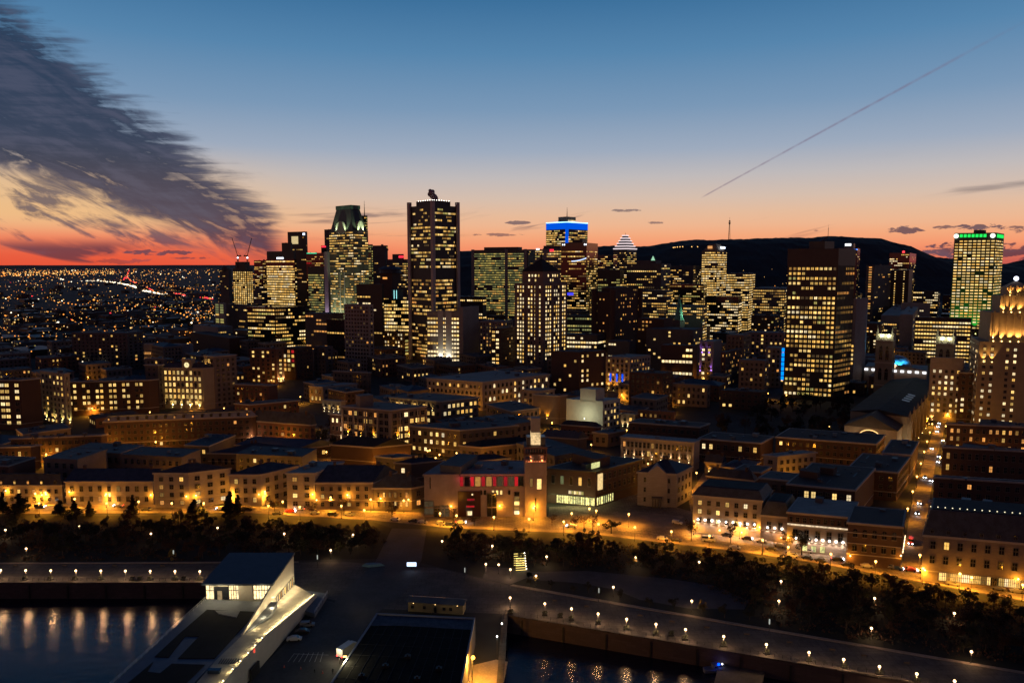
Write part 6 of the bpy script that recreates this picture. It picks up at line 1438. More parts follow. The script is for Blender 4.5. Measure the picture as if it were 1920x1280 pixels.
# glazed front under the roof: a warm-lit hall behind mullions
def lc_window(nm, x0, x1, z0, z1, key, y=None): y = yf + 1.6 if y is None else y; return obj(nm, win_mesh('sash', key), tt, ((x0+x1)/2, y, (z0+z1)/2), 0, (x1-x0, 1, z1-z0))
W_ = xR - xL; hallm = litmat('lit_hall', (1., .84, .50), 1.5, .2, 1.0)
for u0, u1, n in ((.0, .11, 2), (.335, .475, 4), (.695, .985, 7)):
    for k in range(n):
        x0 = xL + W_*(u0 + (u1-u0)*k/n); x1 = xL + W_*(u0 + (u1-u0)*(k+1)/n)
        b = MB(); b.quad((x0+.07, yf+1.5, 6.6), (x1-.07, yf+1.5, 6.6), (x1-.07, yf+1.5, zr-.8), (x0+.07, yf+1.5, zr-.8)); b.build('glass_panel', hallm, tt)
        b = MB(); b.box(x0-.07, x0+.07, yf+1.3, yf+1.6, 6.5, zr-.7); b.box(x0, x1, yf+1.35, yf+1.55, 9.5, 9.65); b.build('mullion', black_m, tt)
b = MB(); b.box(xL + W_*.12, xL + W_*.33, yf + 1.3, yf + 1.55, 6.5, zr - 1.8); gp = b.build('dark_glass_panel', glass_d, tt)
b = MB(); b.box(xL + W_*.17, xL + W_*.235, yf + 1.15, yf + 1.35, 6.5, 9.4); b.build('door', litmat('lit_door', (1., .8, .5), .25), gp)
for u in (.06, .24, .41, .84): light('POINT', (xL + W_*u, yf - .9, zr - 1.6), (1, .80, .45), 420, tt, .4)
# raking side wall and the ramp
s0 = Lc(513, 1129, 6.5); tip = Lc(455, 1190, 6.5); rb = Vector((xR, yb, 2.0))
sw_ = [Vector((tip.x, tip.y, 6.5)), Vector((xR, yf - .6, 6.5)), Vector((xR, yf - .6, zr - .6)), Vector((xR, yb, zr)), Vector((xR, yb, 0))]
b = MB(); i = 0; q = [Vector((tip.x, tip.y, 4.0)), Vector((xR, yb, -.5)), Vector((xR, yb, zr)), Vector((xR, yf - .6, zr - .6)), Vector((xR - 1., yf - 4.2, zr - 3.6)), Vector((tip.x, tip.y, 6.7))]
q[4] = Vector((xR, yf - .6, zr - .6)).lerp(q[5], .35)
nn = Vector((-1, 0, 0)) * .5; b.v = [tuple(p) for p in q] + [tuple(p + nn) for p in q]; n = len(q); b.f = [tuple(range(n)), tuple(range(2*n-1, n-1, -1))] + [(k, n+k, n+(k+1) % n, (k+1) % n) for k in range(n)]; b.m = [0]*len(b.f)
b.build('side_wall', whitem, tt)
for k in range(9):
    u = .16 + .80 * k / 9; y = yf + (yb - yf) * u; zb = 4.6 - 3.2 * u; hh = 1.6 + 1.4 * u
    obj('window', win_mesh('plain', 'wYdwYdwYd'[k]), tt, (xR + .02, y, zb + .6 + hh/2), R(90), ((yb - yf) * .055, 1, hh))
# ramp surface: from the parking level at the back up to the deck
f0, f1 = Vector((xR, yb, 1.8)), Lc(592, 1118, 1.6); m0, m1 = tip, Lc(501, 1194, 6.3); n0, n1 = Lc(405, 1237, 6.5), Lc(432, 1268, 6.5); g0, g1 = Lc(270, 1390, 6.5), Lc(345, 1390, 6.5)
g0 = Lc(300, 1360, 6.5); g1 = Lc(345, 1390, 6.5)
b = MB()
kA = Vector((xR, yf - .6, 4.9)); kB = f1.lerp(m1, .55)
for A, Bq, C_, D_ in ((f0, f1, kB, kA), (kA, kB, m1, m0), (m0, m1, n1, n0), (n0, n1, g1, g0)):
    b.quad(tuple(A + Vector((0, 0, .06))), tuple(D_ + Vector((0, 0, .06))), tuple(C_ + Vector((0, 0, .06))), tuple(Bq + Vector((0, 0, .06))))
    for P1, P2 in ((A, D_), (D_, C_), (C_, Bq), (Bq, A)): b.quad(tuple(P1 + Vector((0, 0, .06))), tuple(P2 + Vector((0, 0, .06))), (P2.x, P2.y, -.5), (P1.x, P1.y, -.5))
rp = b.build('ramp', mat('ramp_concrete', (.42, .38, .30), var=.15, scale=.3), tt)
oe = [f1, m1, n1, g1]
b = MB()
for A, Bq in zip(oe[:-1], oe[1:]):
    dd = (Bq - A).normalized(); nx = Vector((-dd.y, dd.x, 0)) * -.35
    b.v_ = 0
    i = len(b.v); b.v += [(A.x, A.y, -.5), (Bq.x, Bq.y, -.5), (Bq.x, Bq.y, Bq.z + 1.0), (A.x, A.y, A.z + 1.0), (A.x - nx.x, A.y - nx.y, -.5), (Bq.x - nx.x, Bq.y - nx.y, -.5), (Bq.x - nx.x, Bq.y - nx.y, Bq.z + 1.0), (A.x - nx.x, A.y - nx.y, A.z + 1.0)]
    for f_ in ((0, 1, 2, 3), (7, 6, 5, 4), (3, 2, 6, 7), (0, 4, 5, 1), (0, 3, 7, 4), (1, 5, 6, 2)): b.f.append(tuple(i + k for k in f_)); b.m.append(0)
b.build('parapet', whitem, tt)
bead = glow('lamp_bead_warm', (1, .78, .42), 7)
def beads(A, Bq, n, e, r=.11, every=4):
    for k in range(n):
        p = A.lerp(Bq, (k + .5)/n); dd = (Bq - A).normalized(); inn = Vector((dd.y, -dd.x, 0)); 
        if inn.x > 0: inn = -inn
        f = fixture(tt, p.x + inn.x*.5, p.y + inn.y*.5, p.z + .75, bead, r, 'rail_lamp')
        if k % every == every // 2: light('POINT', (inn.x*.6, inn.y*.6, .1), (1, .78, .38), e, f, .2)
beads(f1, m1, 40, 260, .12, 3); beads(m1, n1, 5, 160, .2, 1); beads(n1, g1, 4, 160, .2, 1)
for u in (.05, .25, .45, .65, .85): y = yf + (yb - yf) * u; light('POINT', (xR + 1.6, y, 6.2 - 3.0 * u), (1, .78, .42), 520, tt, .25)  # lights without fixtures, added to brighten the white side wall
for u in (.2, .5, .8): p = kA.lerp(m0, u); light('POINT', (p.x + 1.6, p.y, p.z + 1.6), (1, .78, .42), 320, tt, .25)  # further added lights without fixtures, for the wall's sloping end
# low terrace beside the ramp's foot and the lower door
b = MB(); q = [Lc(563, 1105, 1.5), Lc(614, 1112, 1.5), Lc(590, 1150, 1.5), Lc(560, 1140, 1.5)]; b.prism([(p.x, p.y) for p in q[::-1]], -.3, 1.5); b.build('terrace', deck_m, tt)
rail('railing', [tuple(q[1]), tuple(q[2])], 1.5)
p = m1.lerp(n1, .45); b = MB(); b.box(-2.5, 2.5, -.3, .3, 0, 3.4, 0, math.atan2((n1-m1).y, (n1-m1).x), (p.x + .9, p.y - .5)); b.build('loading_door', steel_d, tt)
p = n1.lerp(g1, .2); ang = math.atan2((g1-n1).y, (g1-n1).x); obj('window', win_mesh('sash', 'w'), tt, (p.x + .5, p.y - .2, 2.2), ang, (7, 1, 3.4))
light('POINT', (p.x + 4, p.y - 3, 2.5), (1, .95, .6), 260, tt, .3)
b = MB(); 
for k in range(9): p0 = Lc(416 + k*4.6, 1234, 6.7); p1 = Lc(410 + k*4.4, 1243, 6.7); b.bar(p0, p1, .12)
b.build('grille', black_m, tt)
p = Lc(402, 1259, 6.8); b = MB(); b.box(p.x - 1.6, p.x + 1.6, p.y - .6, p.y + .6, 6.6, 7.5); b.box(p.x - 1.7, p.x + 1.7, p.y - .7, p.y + .7, 7.5, 7.6); b.build('bench_box', glassblue, tt)
p = Lc(477, 1221, 6.8); b = MB(); b.cyl(p.x, p.y, 6.6, 7.7, .25, .25); b.build('life_ring_post', glow('red_lamp', (1, .1, .06), .9), tt)

# ---------------------------------------------------------------- dark hangar, site hut, pier furniture
hz = 8.5; q = [P(x, y, hz) for x, y in ((706, 1148), (891, 1157), (850, 1360), (575, 1345))]
t = empty('hangar', (q[3].x, q[3].y, 0), 0, 'big flat-roofed dark hangar with a pale parapet edge on the pier', 'hangar'); O = q[3]
l4 = [(p.x - O.x, p.y - O.y) for p in (q[3], q[2], q[1], q[0])]
b = MB(); b.prism(l4, -.5, hz - .6); b.build('wall', conc_d, t)
vv = [Vector(p) for p in l4]; ins = lambda s: [vv[k] + ((vv[k-1]-vv[k]).normalized() + (vv[(k+1) % 4]-vv[k]).normalized()) * s for k in range(4)]
i1 = ins(.45); b = MB()
for k in range(4): b.prism([l4[k], l4[(k+1) % 4], tuple(i1[(k+1) % 4]), tuple(i1[k])], hz - 1, hz)
b.build('parapet', mat('parapet_metal', (.28, .31, .35), var=.1), t)
b = MB(); b.prism([tuple(p) for p in i1], hz - .9, hz - .5); r = b.build('roof', mat('hangar_roof', (.012, .012, .013), rough=1.0, var=.4, scale=.1, spec=.15), t)
j0, j1 = i1[3], i1[2]; k0, k1 = i1[3].lerp(i1[0], .13), i1[2].lerp(i1[1], .12); b = MB(); b.prism([(k0.x, k0.y), (k0.lerp(k1, .3).x, k0.lerp(k1, .3).y + .8), (k1.x, k1.y), (j1.x, j1.y), (j0.x, j0.y)], hz - .6, hz - .44); b.build('walkway', mat('roof_gravel_blue', (.08, .09, .12), rough=.95, var=.35, scale=.5), r)
sb = MB()
for k in range(1, 12): p, q = i1[0].lerp(i1[1], k/12), i1[3].lerp(i1[2], k/12); sb.bar((p.x, p.y, hz-.47), (q.x, q.y, hz-.47), .06)
for k in range(1, 9): p, q = i1[0].lerp(i1[3], k/9), i1[1].lerp(i1[2], k/9); sb.bar((p.x, p.y, hz-.48), (q.x, q.y, hz-.48), .04)
sb.build('roof_seam', mat('seam_tar', (.035, .036, .042), rough=.8), r)
for k in range(5): u, v = .2 + .15*k, .35 + .1*(k % 3); p = i1[0].lerp(i1[1], u).lerp(i1[3].lerp(i1[2], u), v); b = MB(); b.box(p.x-.8, p.x+.8, p.y-.6, p.y+.6, hz-.5, hz+.3); b.cyl(p.x, p.y, hz+.3, hz+.7, .35); b.build('roof_vent', steel_d, r)
B = block('pale yellow site hut with a blue-grey roof and three small windows behind the hangar', 868, 1152, 1133, 765, None, ru=80, rv=172, du=4.2, wall=mat('hut_wall', (.42, .33, .17), var=.15), name='site_hut', cat='hut', near=False, trim=False, rf='gable', rm=metal_r, rh=.9, clutter=0)
a, d, L = B.edge(3); n_ = Vector((d.y, -d.x)); ang = math.atan2(d.y, d.x)
for u in (.08, .3, .66, .78): p = a + d*L*u; obj('window', win_mesh('sash', 'x'), B.t, (p.x, p.y, 1.7), ang, (.9, 1, .9))
p = a + d*L*.5; obj('door', win_mesh('plain', 'x'), B.t, (p.x, p.y, 1.1), ang, (.9, 1, 2.0))
for u in (.1, .5, .9): p = a + d*L*u + n_*3.2; light('POINT', (p.x, p.y, 3.6), (1, .72, .3), 90, fixture(B.t, p.x - n_.x*3.0, p.y - n_.y*3.0, 2.9, None, .08), .2)
def simple(nm, lb, cat, loc, builds, rz=0, group=None):
    t = empty(nm, loc, rz, lb, cat, group)
    for n2, b, m in builds: b.build(n2, m, t)
    return t
# illuminated notice screen on the service road
p = P(772, 1067, 0); b1 = MB(); b1.box(-1.9, 1.9, -.15, .15, 1.2, 3.0); b1.box(-.1, .1, -.1, .1, 0, 1.2); b2 = MB(); b2.quad((-1.8, -.17, 1.3), (1.8, -.17, 1.3), (1.8, -.17, 2.9), (-1.8, -.17, 2.9))
simple('notice_screen', 'small glowing blue white notice screen beside the service road', 'screen', tuple(p), [('frame', b1, black_m), ('screen', b2, glow('screen_blue', (.55, .7, 1.), 2.2))])
# blue tarpaulin and its heap
p = P(700, 1060, 0); b = MB(); rq = random.Random(4)
pts = [(-4.5, -.5), (-1.5, -1.6), (2.0, -.9), (4.6, -.2), (3.0, 1.0), (-.5, 1.3), (-3.6, .8)]
b.prism(pts, 0, .9, top=[(x*.75, y*.7) for x, y in pts]); simple('tarpaulin', 'pale blue tarpaulin over a low heap beside the service road', 'tarpaulin', tuple(p), [('sheet', b, mat('tarp_blue', (.10, .22, .30), rough=.5))])
# landing and small lit boat in the eastern basin
pa = P(1352, 1226, -4.2); pb_ = P(1437, 1241, -4.2); pc = P(1425, 1300, -4.2); pd = P(1335, 1296, -4.2)
t = empty('floating_dock', (pa.x, pa.y, -5), 0, 'low floating dock against the quay wall of the eastern basin', 'dock'); b = MB(); q = [(p.x - pa.x, p.y - pa.y) for p in (pd, pc, pb_, pa)]; b.prism(q, -.6, .8); b.build('pontoon', mat('pontoon', (.08, .075, .07), var=.3), t)
b = MB()
for x, y in q: b.cyl(x, y, -3, 3.4, .2)
b.build('pile', black_m, t)
def boat(px, py, lb, L=9, rz=.2, lit=True):
    p = P(px, py, -5.9); t = empty('small_boat', (p.x, p.y, -6.0), rz, lb, 'boat')
    b = MB(); st_ = [(-L/2, .9, .2), (-L/4, 1.4, 0), (L/6, 1.4, 0), (L/2, .08, .4)]
    vs = []
    for x, w_, z in st_: vs += [(x, -w_, 1.0 + z), (x, -w_*.6, -.3), (x, w_*.6, -.3), (x, w_, 1.0 + z)]
    b.v = vs; 
    for k in range(3):
        o = k*4
        for a_, c_ in ((0, 1), (1, 2), (2, 3), (3, 0)): b.f.append((o+a_, o+4+a_, o+4+c_, o+c_)); b.m.append(0)
    b.f += [(3, 2, 1, 0), (12, 13, 14, 15)]; b.m += [0, 0]
    b.build('hull', mat('boat_white', (.25, .3, .42), rough=.4), t)
    b = MB(); b.box(-1.8, 1.4, -.9, .9, 1.0, 2.2); b.prism([(-1.9, -1), (1.6, -1), (1.6, 1), (-1.9, 1)], 2.2, 2.35); cb_ = b.build('cabin', mat('boat_white', (.2, .2, .2)), t)
    b = MB(); b.box(-1.5, 1.1, -.93, .93, 1.5, 2.0); b.build('cabin_window', glass_d, cb_)
    if lit:
        b = MB(); b.ball(-.3, -1.0, 2.6, .35); b.build('deck_lamp', glow('lamp_deepblue', (.0, .05, 1.), 6), t); b = MB(); b.ball(.9, -.9, 2.5, .22); b.build('deck_lamp', glow('roof_lamp', (1, .95, .85), 6), t)
        light('POINT', (-.3, -1.3, 2.6), (.05, .15, 1.), 60, t, .2)
boat(1346, 1256, 'small boat with a deep blue deck lamp moored at the floating dock')
boat(1440, 1246, 'pale blue small boat tied behind the floating dock', 8, .9, False)
# ---------------------------------------------------------------- lamps
LMP = {}
def lamp_meshes(kind):
    if kind in LMP: return LMP[kind]
    pole, head = MB(), MB()
    if kind == 'promenade':
        h = 3.6; pole.cyl(0, 0, 0, .5, .22, .14, 8); pole.cyl(0, 0, .5, h - .35, .07, .05, 6); pole.cyl(0, 0, h - .35, h - .25, .2, .2, 8); head.ball(0, 0, h, .38, 10, 8)
        m = glow('globe_white', (1., .62, .30), 6)
    elif kind == 'street':
        h = 6.0; pole.cyl(0, 0, 0, .7, .26, .16, 8); pole.cyl(0, 0, .7, h - .4, .09, .06, 6); pole.cyl(0, 0, h - .45, h - .3, .25, .2, 8); head.ball(0, 0, h, .42, 10, 8, sz=1.15)
        pole.cyl(0, 0, h + .4, h + .6, .2, .02, 8); m = glow('globe_sodium', (1., .50, .12), 7)
    elif kind == 'high':
        h = 9.5; pole.cyl(0, 0, 0, h, .13, .07, 6); pole.bar((0, 0, h), (1.6, 0, h + .4), .05); head.box(1.1, 2.0, -.22, .22, h + .2, h + .42); m = glow('globe_sodium', (1., .50, .12), 7)
    elif kind == 'bollard':
        h = 5.0; pole.cyl(0, 0, 0, h, .1, .1, 6); head.box(-.16, .16, -.16, .16, h - 1.6, h); m = glow('tube_soft', (.8, .85, .75), .5)
    LMP[kind] = (pole.me('pole', black_m), head.me('globe', m, True), h); return LMP[kind]
def lamp(kind, px, py, label, group, c, e, cat='street lamp', name=None, at=None):
    pm, hm, h = lamp_meshes(kind)
    p = P(px, py, h) if at is None else at
    t = empty(name or kind + '_lamp', (p.x, p.y, 0), 0, label, cat, group); obj('pole', pm, t); obj('globe', hm, t)
    if e and kind == 'street': light('SPOT', (0, 0, h - .75), c, e, t, .2, 150); light('POINT', (0, -.1, h - .9), c, e * (.12 if at is None else .4), t, .2)
    elif e: light('POINT', (0, -.1, h - .85) if kind != 'high' else (1.6, 0, h - .2), c, e, t, .2)
    return t
for k, px in enumerate((-94, -47, 1, 48, 95, 142, 189, 235, 281.5, 328, 374.5)):
    if k < 2: lb = 'white globe lamp on the quay above the western basin, beyond the frame edge'
    else: lb = '%s of the nine white globe lamps on the quay, counted from the frame edge' % ORD[k - 2]
    if k >= 1: lamp('promenade', px, 1068 + k * .25, lb if k > 1 else 'white globe lamp on the western quay just outside the frame', 'white globe lamps along the western quay', WARM, 900)
for k, (px, py) in enumerate(((956.5, 1120), (1021.5, 1131), (1071.5, 1140.5), (1121.5, 1150), (1175, 1160), (1230, 1169.5), (1285.5, 1179.5), (1357, 1192.5), (1437, 1207.5), (1517, 1222.5), (1582, 1235.5), (1649, 1249), (1719, 1262.5), (1790, 1276))):
    lamp('promenade', px, py, '%s white globe lamp along the eastern quay, counted from the hangar' % ORD[k], 'white globe lamps along the eastern quay', WARM, 900)
PK = [(1025, 1043, 'beside the lit playground frame'), (1005, 1079, 'below the lit playground frame'), (957, 1067, 'between the gravel path and the service road'), (911, 1057, 'at the mouth of the gravel path'),
      (923, 1023, 'among trees just below the waterfront street'), (935, 1058, 'dim one in the row by the gravel path'), (1192, 1044, 'under a yellow-leaved tree in the middle of the park'), (1150, 1100, 'on the edge of the grey gravel oval'),
      (1297, 1126, 'at the lower rim of the grey gravel oval'), (1464.5, 1089, 'upper of a pair near the promenade bend'), (1460.5, 1126, 'lower of a pair near the promenade bend'), (1640, 1121, 'in the dark wood below the brick corner block'),
      (1634, 1177, 'in the dark wood close to the promenade'), (1789.5, 1149, 'in the dark wood below the mansard range'), (1821.5, 1221, 'on a tall pole at the promenade verge'),
      (10, 993, 'in the trees at the frame edge'), (149, 986, 'high in the trees above the western quay'), (283, 1000, 'half hidden by trees near the terminal'), (49, 1028, 'on the lawn edge above the quay wall'),
      (408, 989, 'among bare trees behind the terminal roof'), (533, 1000, 'behind the roof of the white terminal'), (620, 1031, 'beside the lawn right behind the terminal'), (662, 1002, 'beside the service road near the street'), (829, 1014, 'at the corner of park and service road'), (1311, 1053, 'small faint one under the orange street edge')]
for k, (px, py, w_) in enumerate(PK):
    faint = k in (5, 16, 17, 23, 24, 19)
    lamp('promenade', px, py, 'white park lamp %s' % w_, 'white lamps in the riverside park', WARM, 70 if faint else 520, name='park_lamp')
for px, py, w_ in ((325, 1031, 'over the yellow bush on the quay lawn'), (595, 1040, 'behind the terminal on the lawn'), (871.5, 1064, 'on the lawn beside the service road'), (1123, 1102, 'on the promenade verge'), (1443, 1160, 'tall one on the promenade verge near the bend')):
    lamp('bollard', px, py, 'slim pale light column %s' % w_, 'slim pale light columns', (1, .9, .6), 30, name='light_column')
SL = [(66, 925, ''), (85, 923, ''), (198, 928, ''), (205, 926, ''), (73, 943, ''), (200, 943, ''), (322, 943, ''), (345, 926, ''), (382, 943, ''), (432, 926, ''), (497, 925, ''), (503, 948, ''), (562, 950, ''), (620, 932, ''),
      (683, 956, ''), (695, 936, ''), (757, 938, ''), (825, 962, ''), (856, 966, ''), (926, 969, ''), (992, 972.5, ''), (1000, 952, ''), (1057, 977.5, ''), (1072, 962, ''), (1105, 953, ''), (1118, 957, ''), (1122, 982, ''), (1179, 963.5, ''), (1190.5, 988, ''),
      (1259, 996, ''), (1301, 977, ''), (1330, 1004, ''), (1387, 984, ''), (1478, 1025, ''), (1430, 1012, ''), (1558, 1038, ''), (1642, 1052, ''), (1731, 1065, ''), (1822, 1082, ''), (1918, 1096, ''), (1725, 1040, ''), (1800, 1075, ''), (-40, 940, ''), (140, 935, ''), (260, 940, ''), (530, 940, ''), (640, 948, '')]
SL.sort()
n = len(SL)
for k, (px, py, _) in enumerate(SL):
    lm = [(120, 'the low stone house at the frame edge'), (290, 'the long plain stone range'), (430, 'the taller pale warehouse'), (540, 'the corner stone warehouse'), (600, 'the pale house with rounded corner'), (700, 'the stone house with a lamplit doorway'), (795, 'the corner house beside the museum'),
          (985, 'the museum front'), (1030, 'the museum tower'), (1130, 'the bright glazed wedge block'), (1210, 'the porch of the customs house'), (1300, 'the side of the customs house'), (1430, 'the white-lamped hotel'), (1480, 'the low three-lamp house'), (1592, 'the white-corniced building'), (1700, 'the brick corner block'), (1740, 'the narrow street mouth'), (9999, 'the mansard range')]
    nm = next(t_ for x, t_ in lm if px < x)
    idx = sum(1 for q in SL[:k] if next(t_ for x, t_ in lm if q[0] < x) == nm)
    lamp('street', px, py, '%s orange street lamp in front of %s' % (ORD[idx], nm), 'orange globe lamps along the waterfront street', SOD, 10500 if py > 915 else 8000)
IN = [(316, 775, 'on the slope below the clock range'), (360, 757, 'at the foot of the clock range'), (420, 765, 'behind the floodlit corner tower'), (462, 775, 'beside the loft by the floodlit tower'), (612, 847, 'in the small tree-filled square'), (824, 852, 'in the lane behind the museum'), (856, 849, 'second in the lane behind the museum'),
      (802, 845, 'at the corner of the skylight block'), (710, 869, 'on the white gabled pavilion'), (571, 869, 'above the rounded pale house'), (874, 811, 'on the roof terrace of the skylight block'), (1030, 769, 'on the plain stucco wall'), (1033, 778, 'lower one on the plain stucco wall'), (986, 760, 'at the red-lit stone front'), (1175, 806, 'by the yellow corner house'),
      (1167, 899, 'in the alley beside the customs house'), (1146, 910, 'at the end of the wedge block'), (1215, 869, 'where the white commercial row meets the alley'), (1306, 886, 'under the gabled brick house'), (1340, 905, 'behind the customs house'), (1429, 897, 'on a tall pole beside the brick side block'), (1237, 866, 'along the white commercial row'), (1387, 900, 'in front of the slate-roofed house'),
      (1440, 737, 'at the corner below the blue light column'), (1250, 748, 'on the orange terrace roof'), (1160, 748, 'at the blue-columned bank'), (1190, 734, 'second at the blue-columned bank'), (640, 850, 'under bare trees of the small square'), (690, 838, 'below the grand corner warehouse'), (1665, 870, 'on the dark flat block by the narrow street'), (1765, 772, 'where the church street meets the square'), (1779, 766, 'orange one at the end of the church street'),
      (1100, 890, 'in the yard of the wedge block'), (980, 845, 'behind the museum tower'), (1555, 800, 'strong one in the dark seminary garden')]
for k, (px, py, w_) in enumerate(IN):
    strong = px in (1555,)
    lamp('street', px, py, 'orange lamp %s' % w_, 'orange lamps in the old town lanes', SOD if not strong else (1, .6, .3), 7000 if px in (1440, 1250, 1765, 1779, 1215, 1340, 1167) else 9000 if strong else 3500)
# church street lamps, both sides
a0, a1 = P(1686, 1030, 0), P(1750, 800, 0); b0, b1 = P(1742, 1000, 0), P(1778, 780, 0)
for k in range(9): lamp('street', 0, 0, '%s orange lamp up the west kerb of the church street' % ORD[k], 'orange lamps of the church street', SOD, 3500, at=a0.lerp(a1, (k + .3)/9))
for k in range(6): lamp('street', 0, 0, '%s orange lamp up the east kerb of the church street' % ORD[k], 'orange lamps of the church street', SOD, 3500, at=b0.lerp(b1, (k + .5)/6))
# harsh sodium work lamp on the pier with its lit enclosure
p = P(885, 1231, 7.5); t = empty('flood_lamp', (p.x, p.y, 0), 0, 'harsh orange flood lamp glaring over the fenced yard beside the hangar', 'flood lamp')
b = MB(); b.cyl(0, 0, 0, 7.4, .12, .09, 6); b.bar((0, 0, 7.3), (.5, -.3, 7.6), .06); b.build('pole', black_m, t); b = MB(); b.ball(.3, -.3, 7.5, .55, 12, 8); b.build('lamp_head', glow('flood_sodium', (1., .42, .05), 7), t); light('POINT', (.9, -1.1, 7.0), (1, .42, .05), 16000, t, .3)
sheet('yard', [P(x, y) for x, y in ((872, 1250), (930, 1236), (952, 1240), (936, 1330), (850, 1330))], .06, paving)
for px, py, lb in ((941, 1168, 'white lamp on a tall leaning pole at the pier edge'), (932, 1192, 'lower white lamp on the pier beside the railing')):
    p = P(px, py, 6.5); t = empty('pier_lamp', (p.x, p.y, 0), 0, lb, 'lamp'); b = MB(); b.cyl(0, 0, 0, 6.4, .1, .07, 6); b.build('pole', black_m, t); b = MB(); b.ball(0, 0, 6.5, .24); b.build('globe', glow('roof_lamp', (1, .95, .85), 6), t); light('POINT', (0, -.2, 6.2), (.9, 1., .85), 220, t, .2)

# railings and planters of the quays
def railing_run(pts, label):
    t = empty('railing', (pts[0][0], pts[0][1], .28), 0, label, 'railing'); b = MB()
    for p, q in zip(pts[:-1], pts[1:]):
        p, q = Vector(p), Vector(q); L = (q - p).length; n = int(L / 2.2)
        for k in range(n + 1): c = p.lerp(q, k/n) - Vector(pts[0]); b.box(c.x-.05, c.x+.05, c.y-.05, c.y+.05, 0, 1.1)
        c, d_ = p - Vector(pts[0]), q - Vector(pts[0])
        for hh in (1.1, .75, .4): b.bar((c.x, c.y, hh), (d_.x, d_.y, hh), .035)
    b.build('rail', black_m, t)
railing_run([(W0[0].x - 150, QY + .5), (W0[0].x - 2, QY + .5)], 'long black railing along the western quay above the basin')
railing_run([(e0.x, e0.y + .4), (e1.x, e1.y + .4), (e2.x, e2.y + .4)], 'long black railing along the eastern quay promenade')
railing_run([(pier_e.x - .3, pier_e.y), (e0.x - .3, e0.y)], 'pale lit railing on the pier edge beside the flood lamp')
def quay_boxes():
    proto = None; k = 0
    for i, px in enumerate((-30, 46, 94, 140, 188, 248, 262, 281, 328, 344, 374)):
        p = P(px, 1087.5); yield p, 'western'
    for px, py in ((957, 1150), (1021, 1153), (1050, 1157), (1071, 1162), (1121, 1170), (1174, 1180), (1229, 1190), (1258, 1191), (1284, 1199), (1356, 1211), (1437, 1226), (1516, 1240), (1582, 1252), (1648, 1264), (1718, 1278)):
        p = P(px, py); yield p, 'eastern'
bx = MB(); bx.box(-.9, .9, -.55, .55, 0, .55); bx.box(-.95, .95, -.6, .6, .55, .62); bxm = bx.me('planter_box', black_m)
sh = MB(); rq = random.Random(9)
for k in range(70):
    x, y, z = rq.gauss(0, .4), rq.gauss(0, .28), .7 + abs(rq.gauss(0, .3)); s = .22; u = Vector((rq.uniform(-1, 1), rq.uniform(-1, 1), rq.uniform(-1, 1))).normalized()*s; v = u.orthogonal().normalized()*s
    c = Vector((x, y, z)); sh.quad(c-u-v, c+u-v, c+u+v, c-u+v)
shm = sh.me('shrub', mat('shrub_leaf', (.02, .025, .015), rough=.9))
cnt = {'western': 0, 'eastern': 0}
for p, s in quay_boxes():
    t = empty('planter', (p.x, p.y, .05), 0, '%s dark shrub planter along the %s quay' % (ORD[cnt[s]], s) + (', counted from the frame edge' if s == 'western' else ', counted from the hangar'), 'planter', 'dark planters along the quays'); cnt[s] += 1
    obj('box', bxm, t); obj('shrub', shm, t)

bn_s, bn_l = MB(), MB()
for k in range(4): bn_s.box(-.85, .85, -.22 + k*.12, -.14 + k*.12, .42, .46)
for k in range(3): bn_s.box(-.85, .85, .24, .28, .56 + k*.13, .65 + k*.13)
for x in (-.7, .7): bn_l.box(x-.04, x+.04, -.22, .26, 0, .42); bn_l.box(x-.04, x+.04, .26, .32, 0, .92)
bsm, blm = bn_s.me('seat', mat('bench_wood', (.10, .07, .045), var=.3)), bn_l.me('leg', black_m)
for k, (px, py, rz) in enumerate(((30, 1062, 180), (122, 1062, 180), (215, 1062, 180), (305, 1062, 180), (1040, 1128, 170), (1100, 1139, 170), (1200, 1156, 170), (1260, 1167, 170), (1325, 1178, 170), (1400, 1191, 170), (1480, 1206, 170), (1560, 1220, 170), (1620, 1231, 170), (1700, 1245, 170))):
    p = P(px, py, .05); t = empty('bench', tuple(p), R(rz), '%s bench on the %s promenade, counted from the %s' % (ORD[k if k < 4 else k - 4], 'western' if k < 4 else 'eastern', 'frame edge' if k < 4 else 'hangar'), 'bench', 'wooden benches on the promenades')
    obj('seat', bsm, t); obj('leg', blm, t)
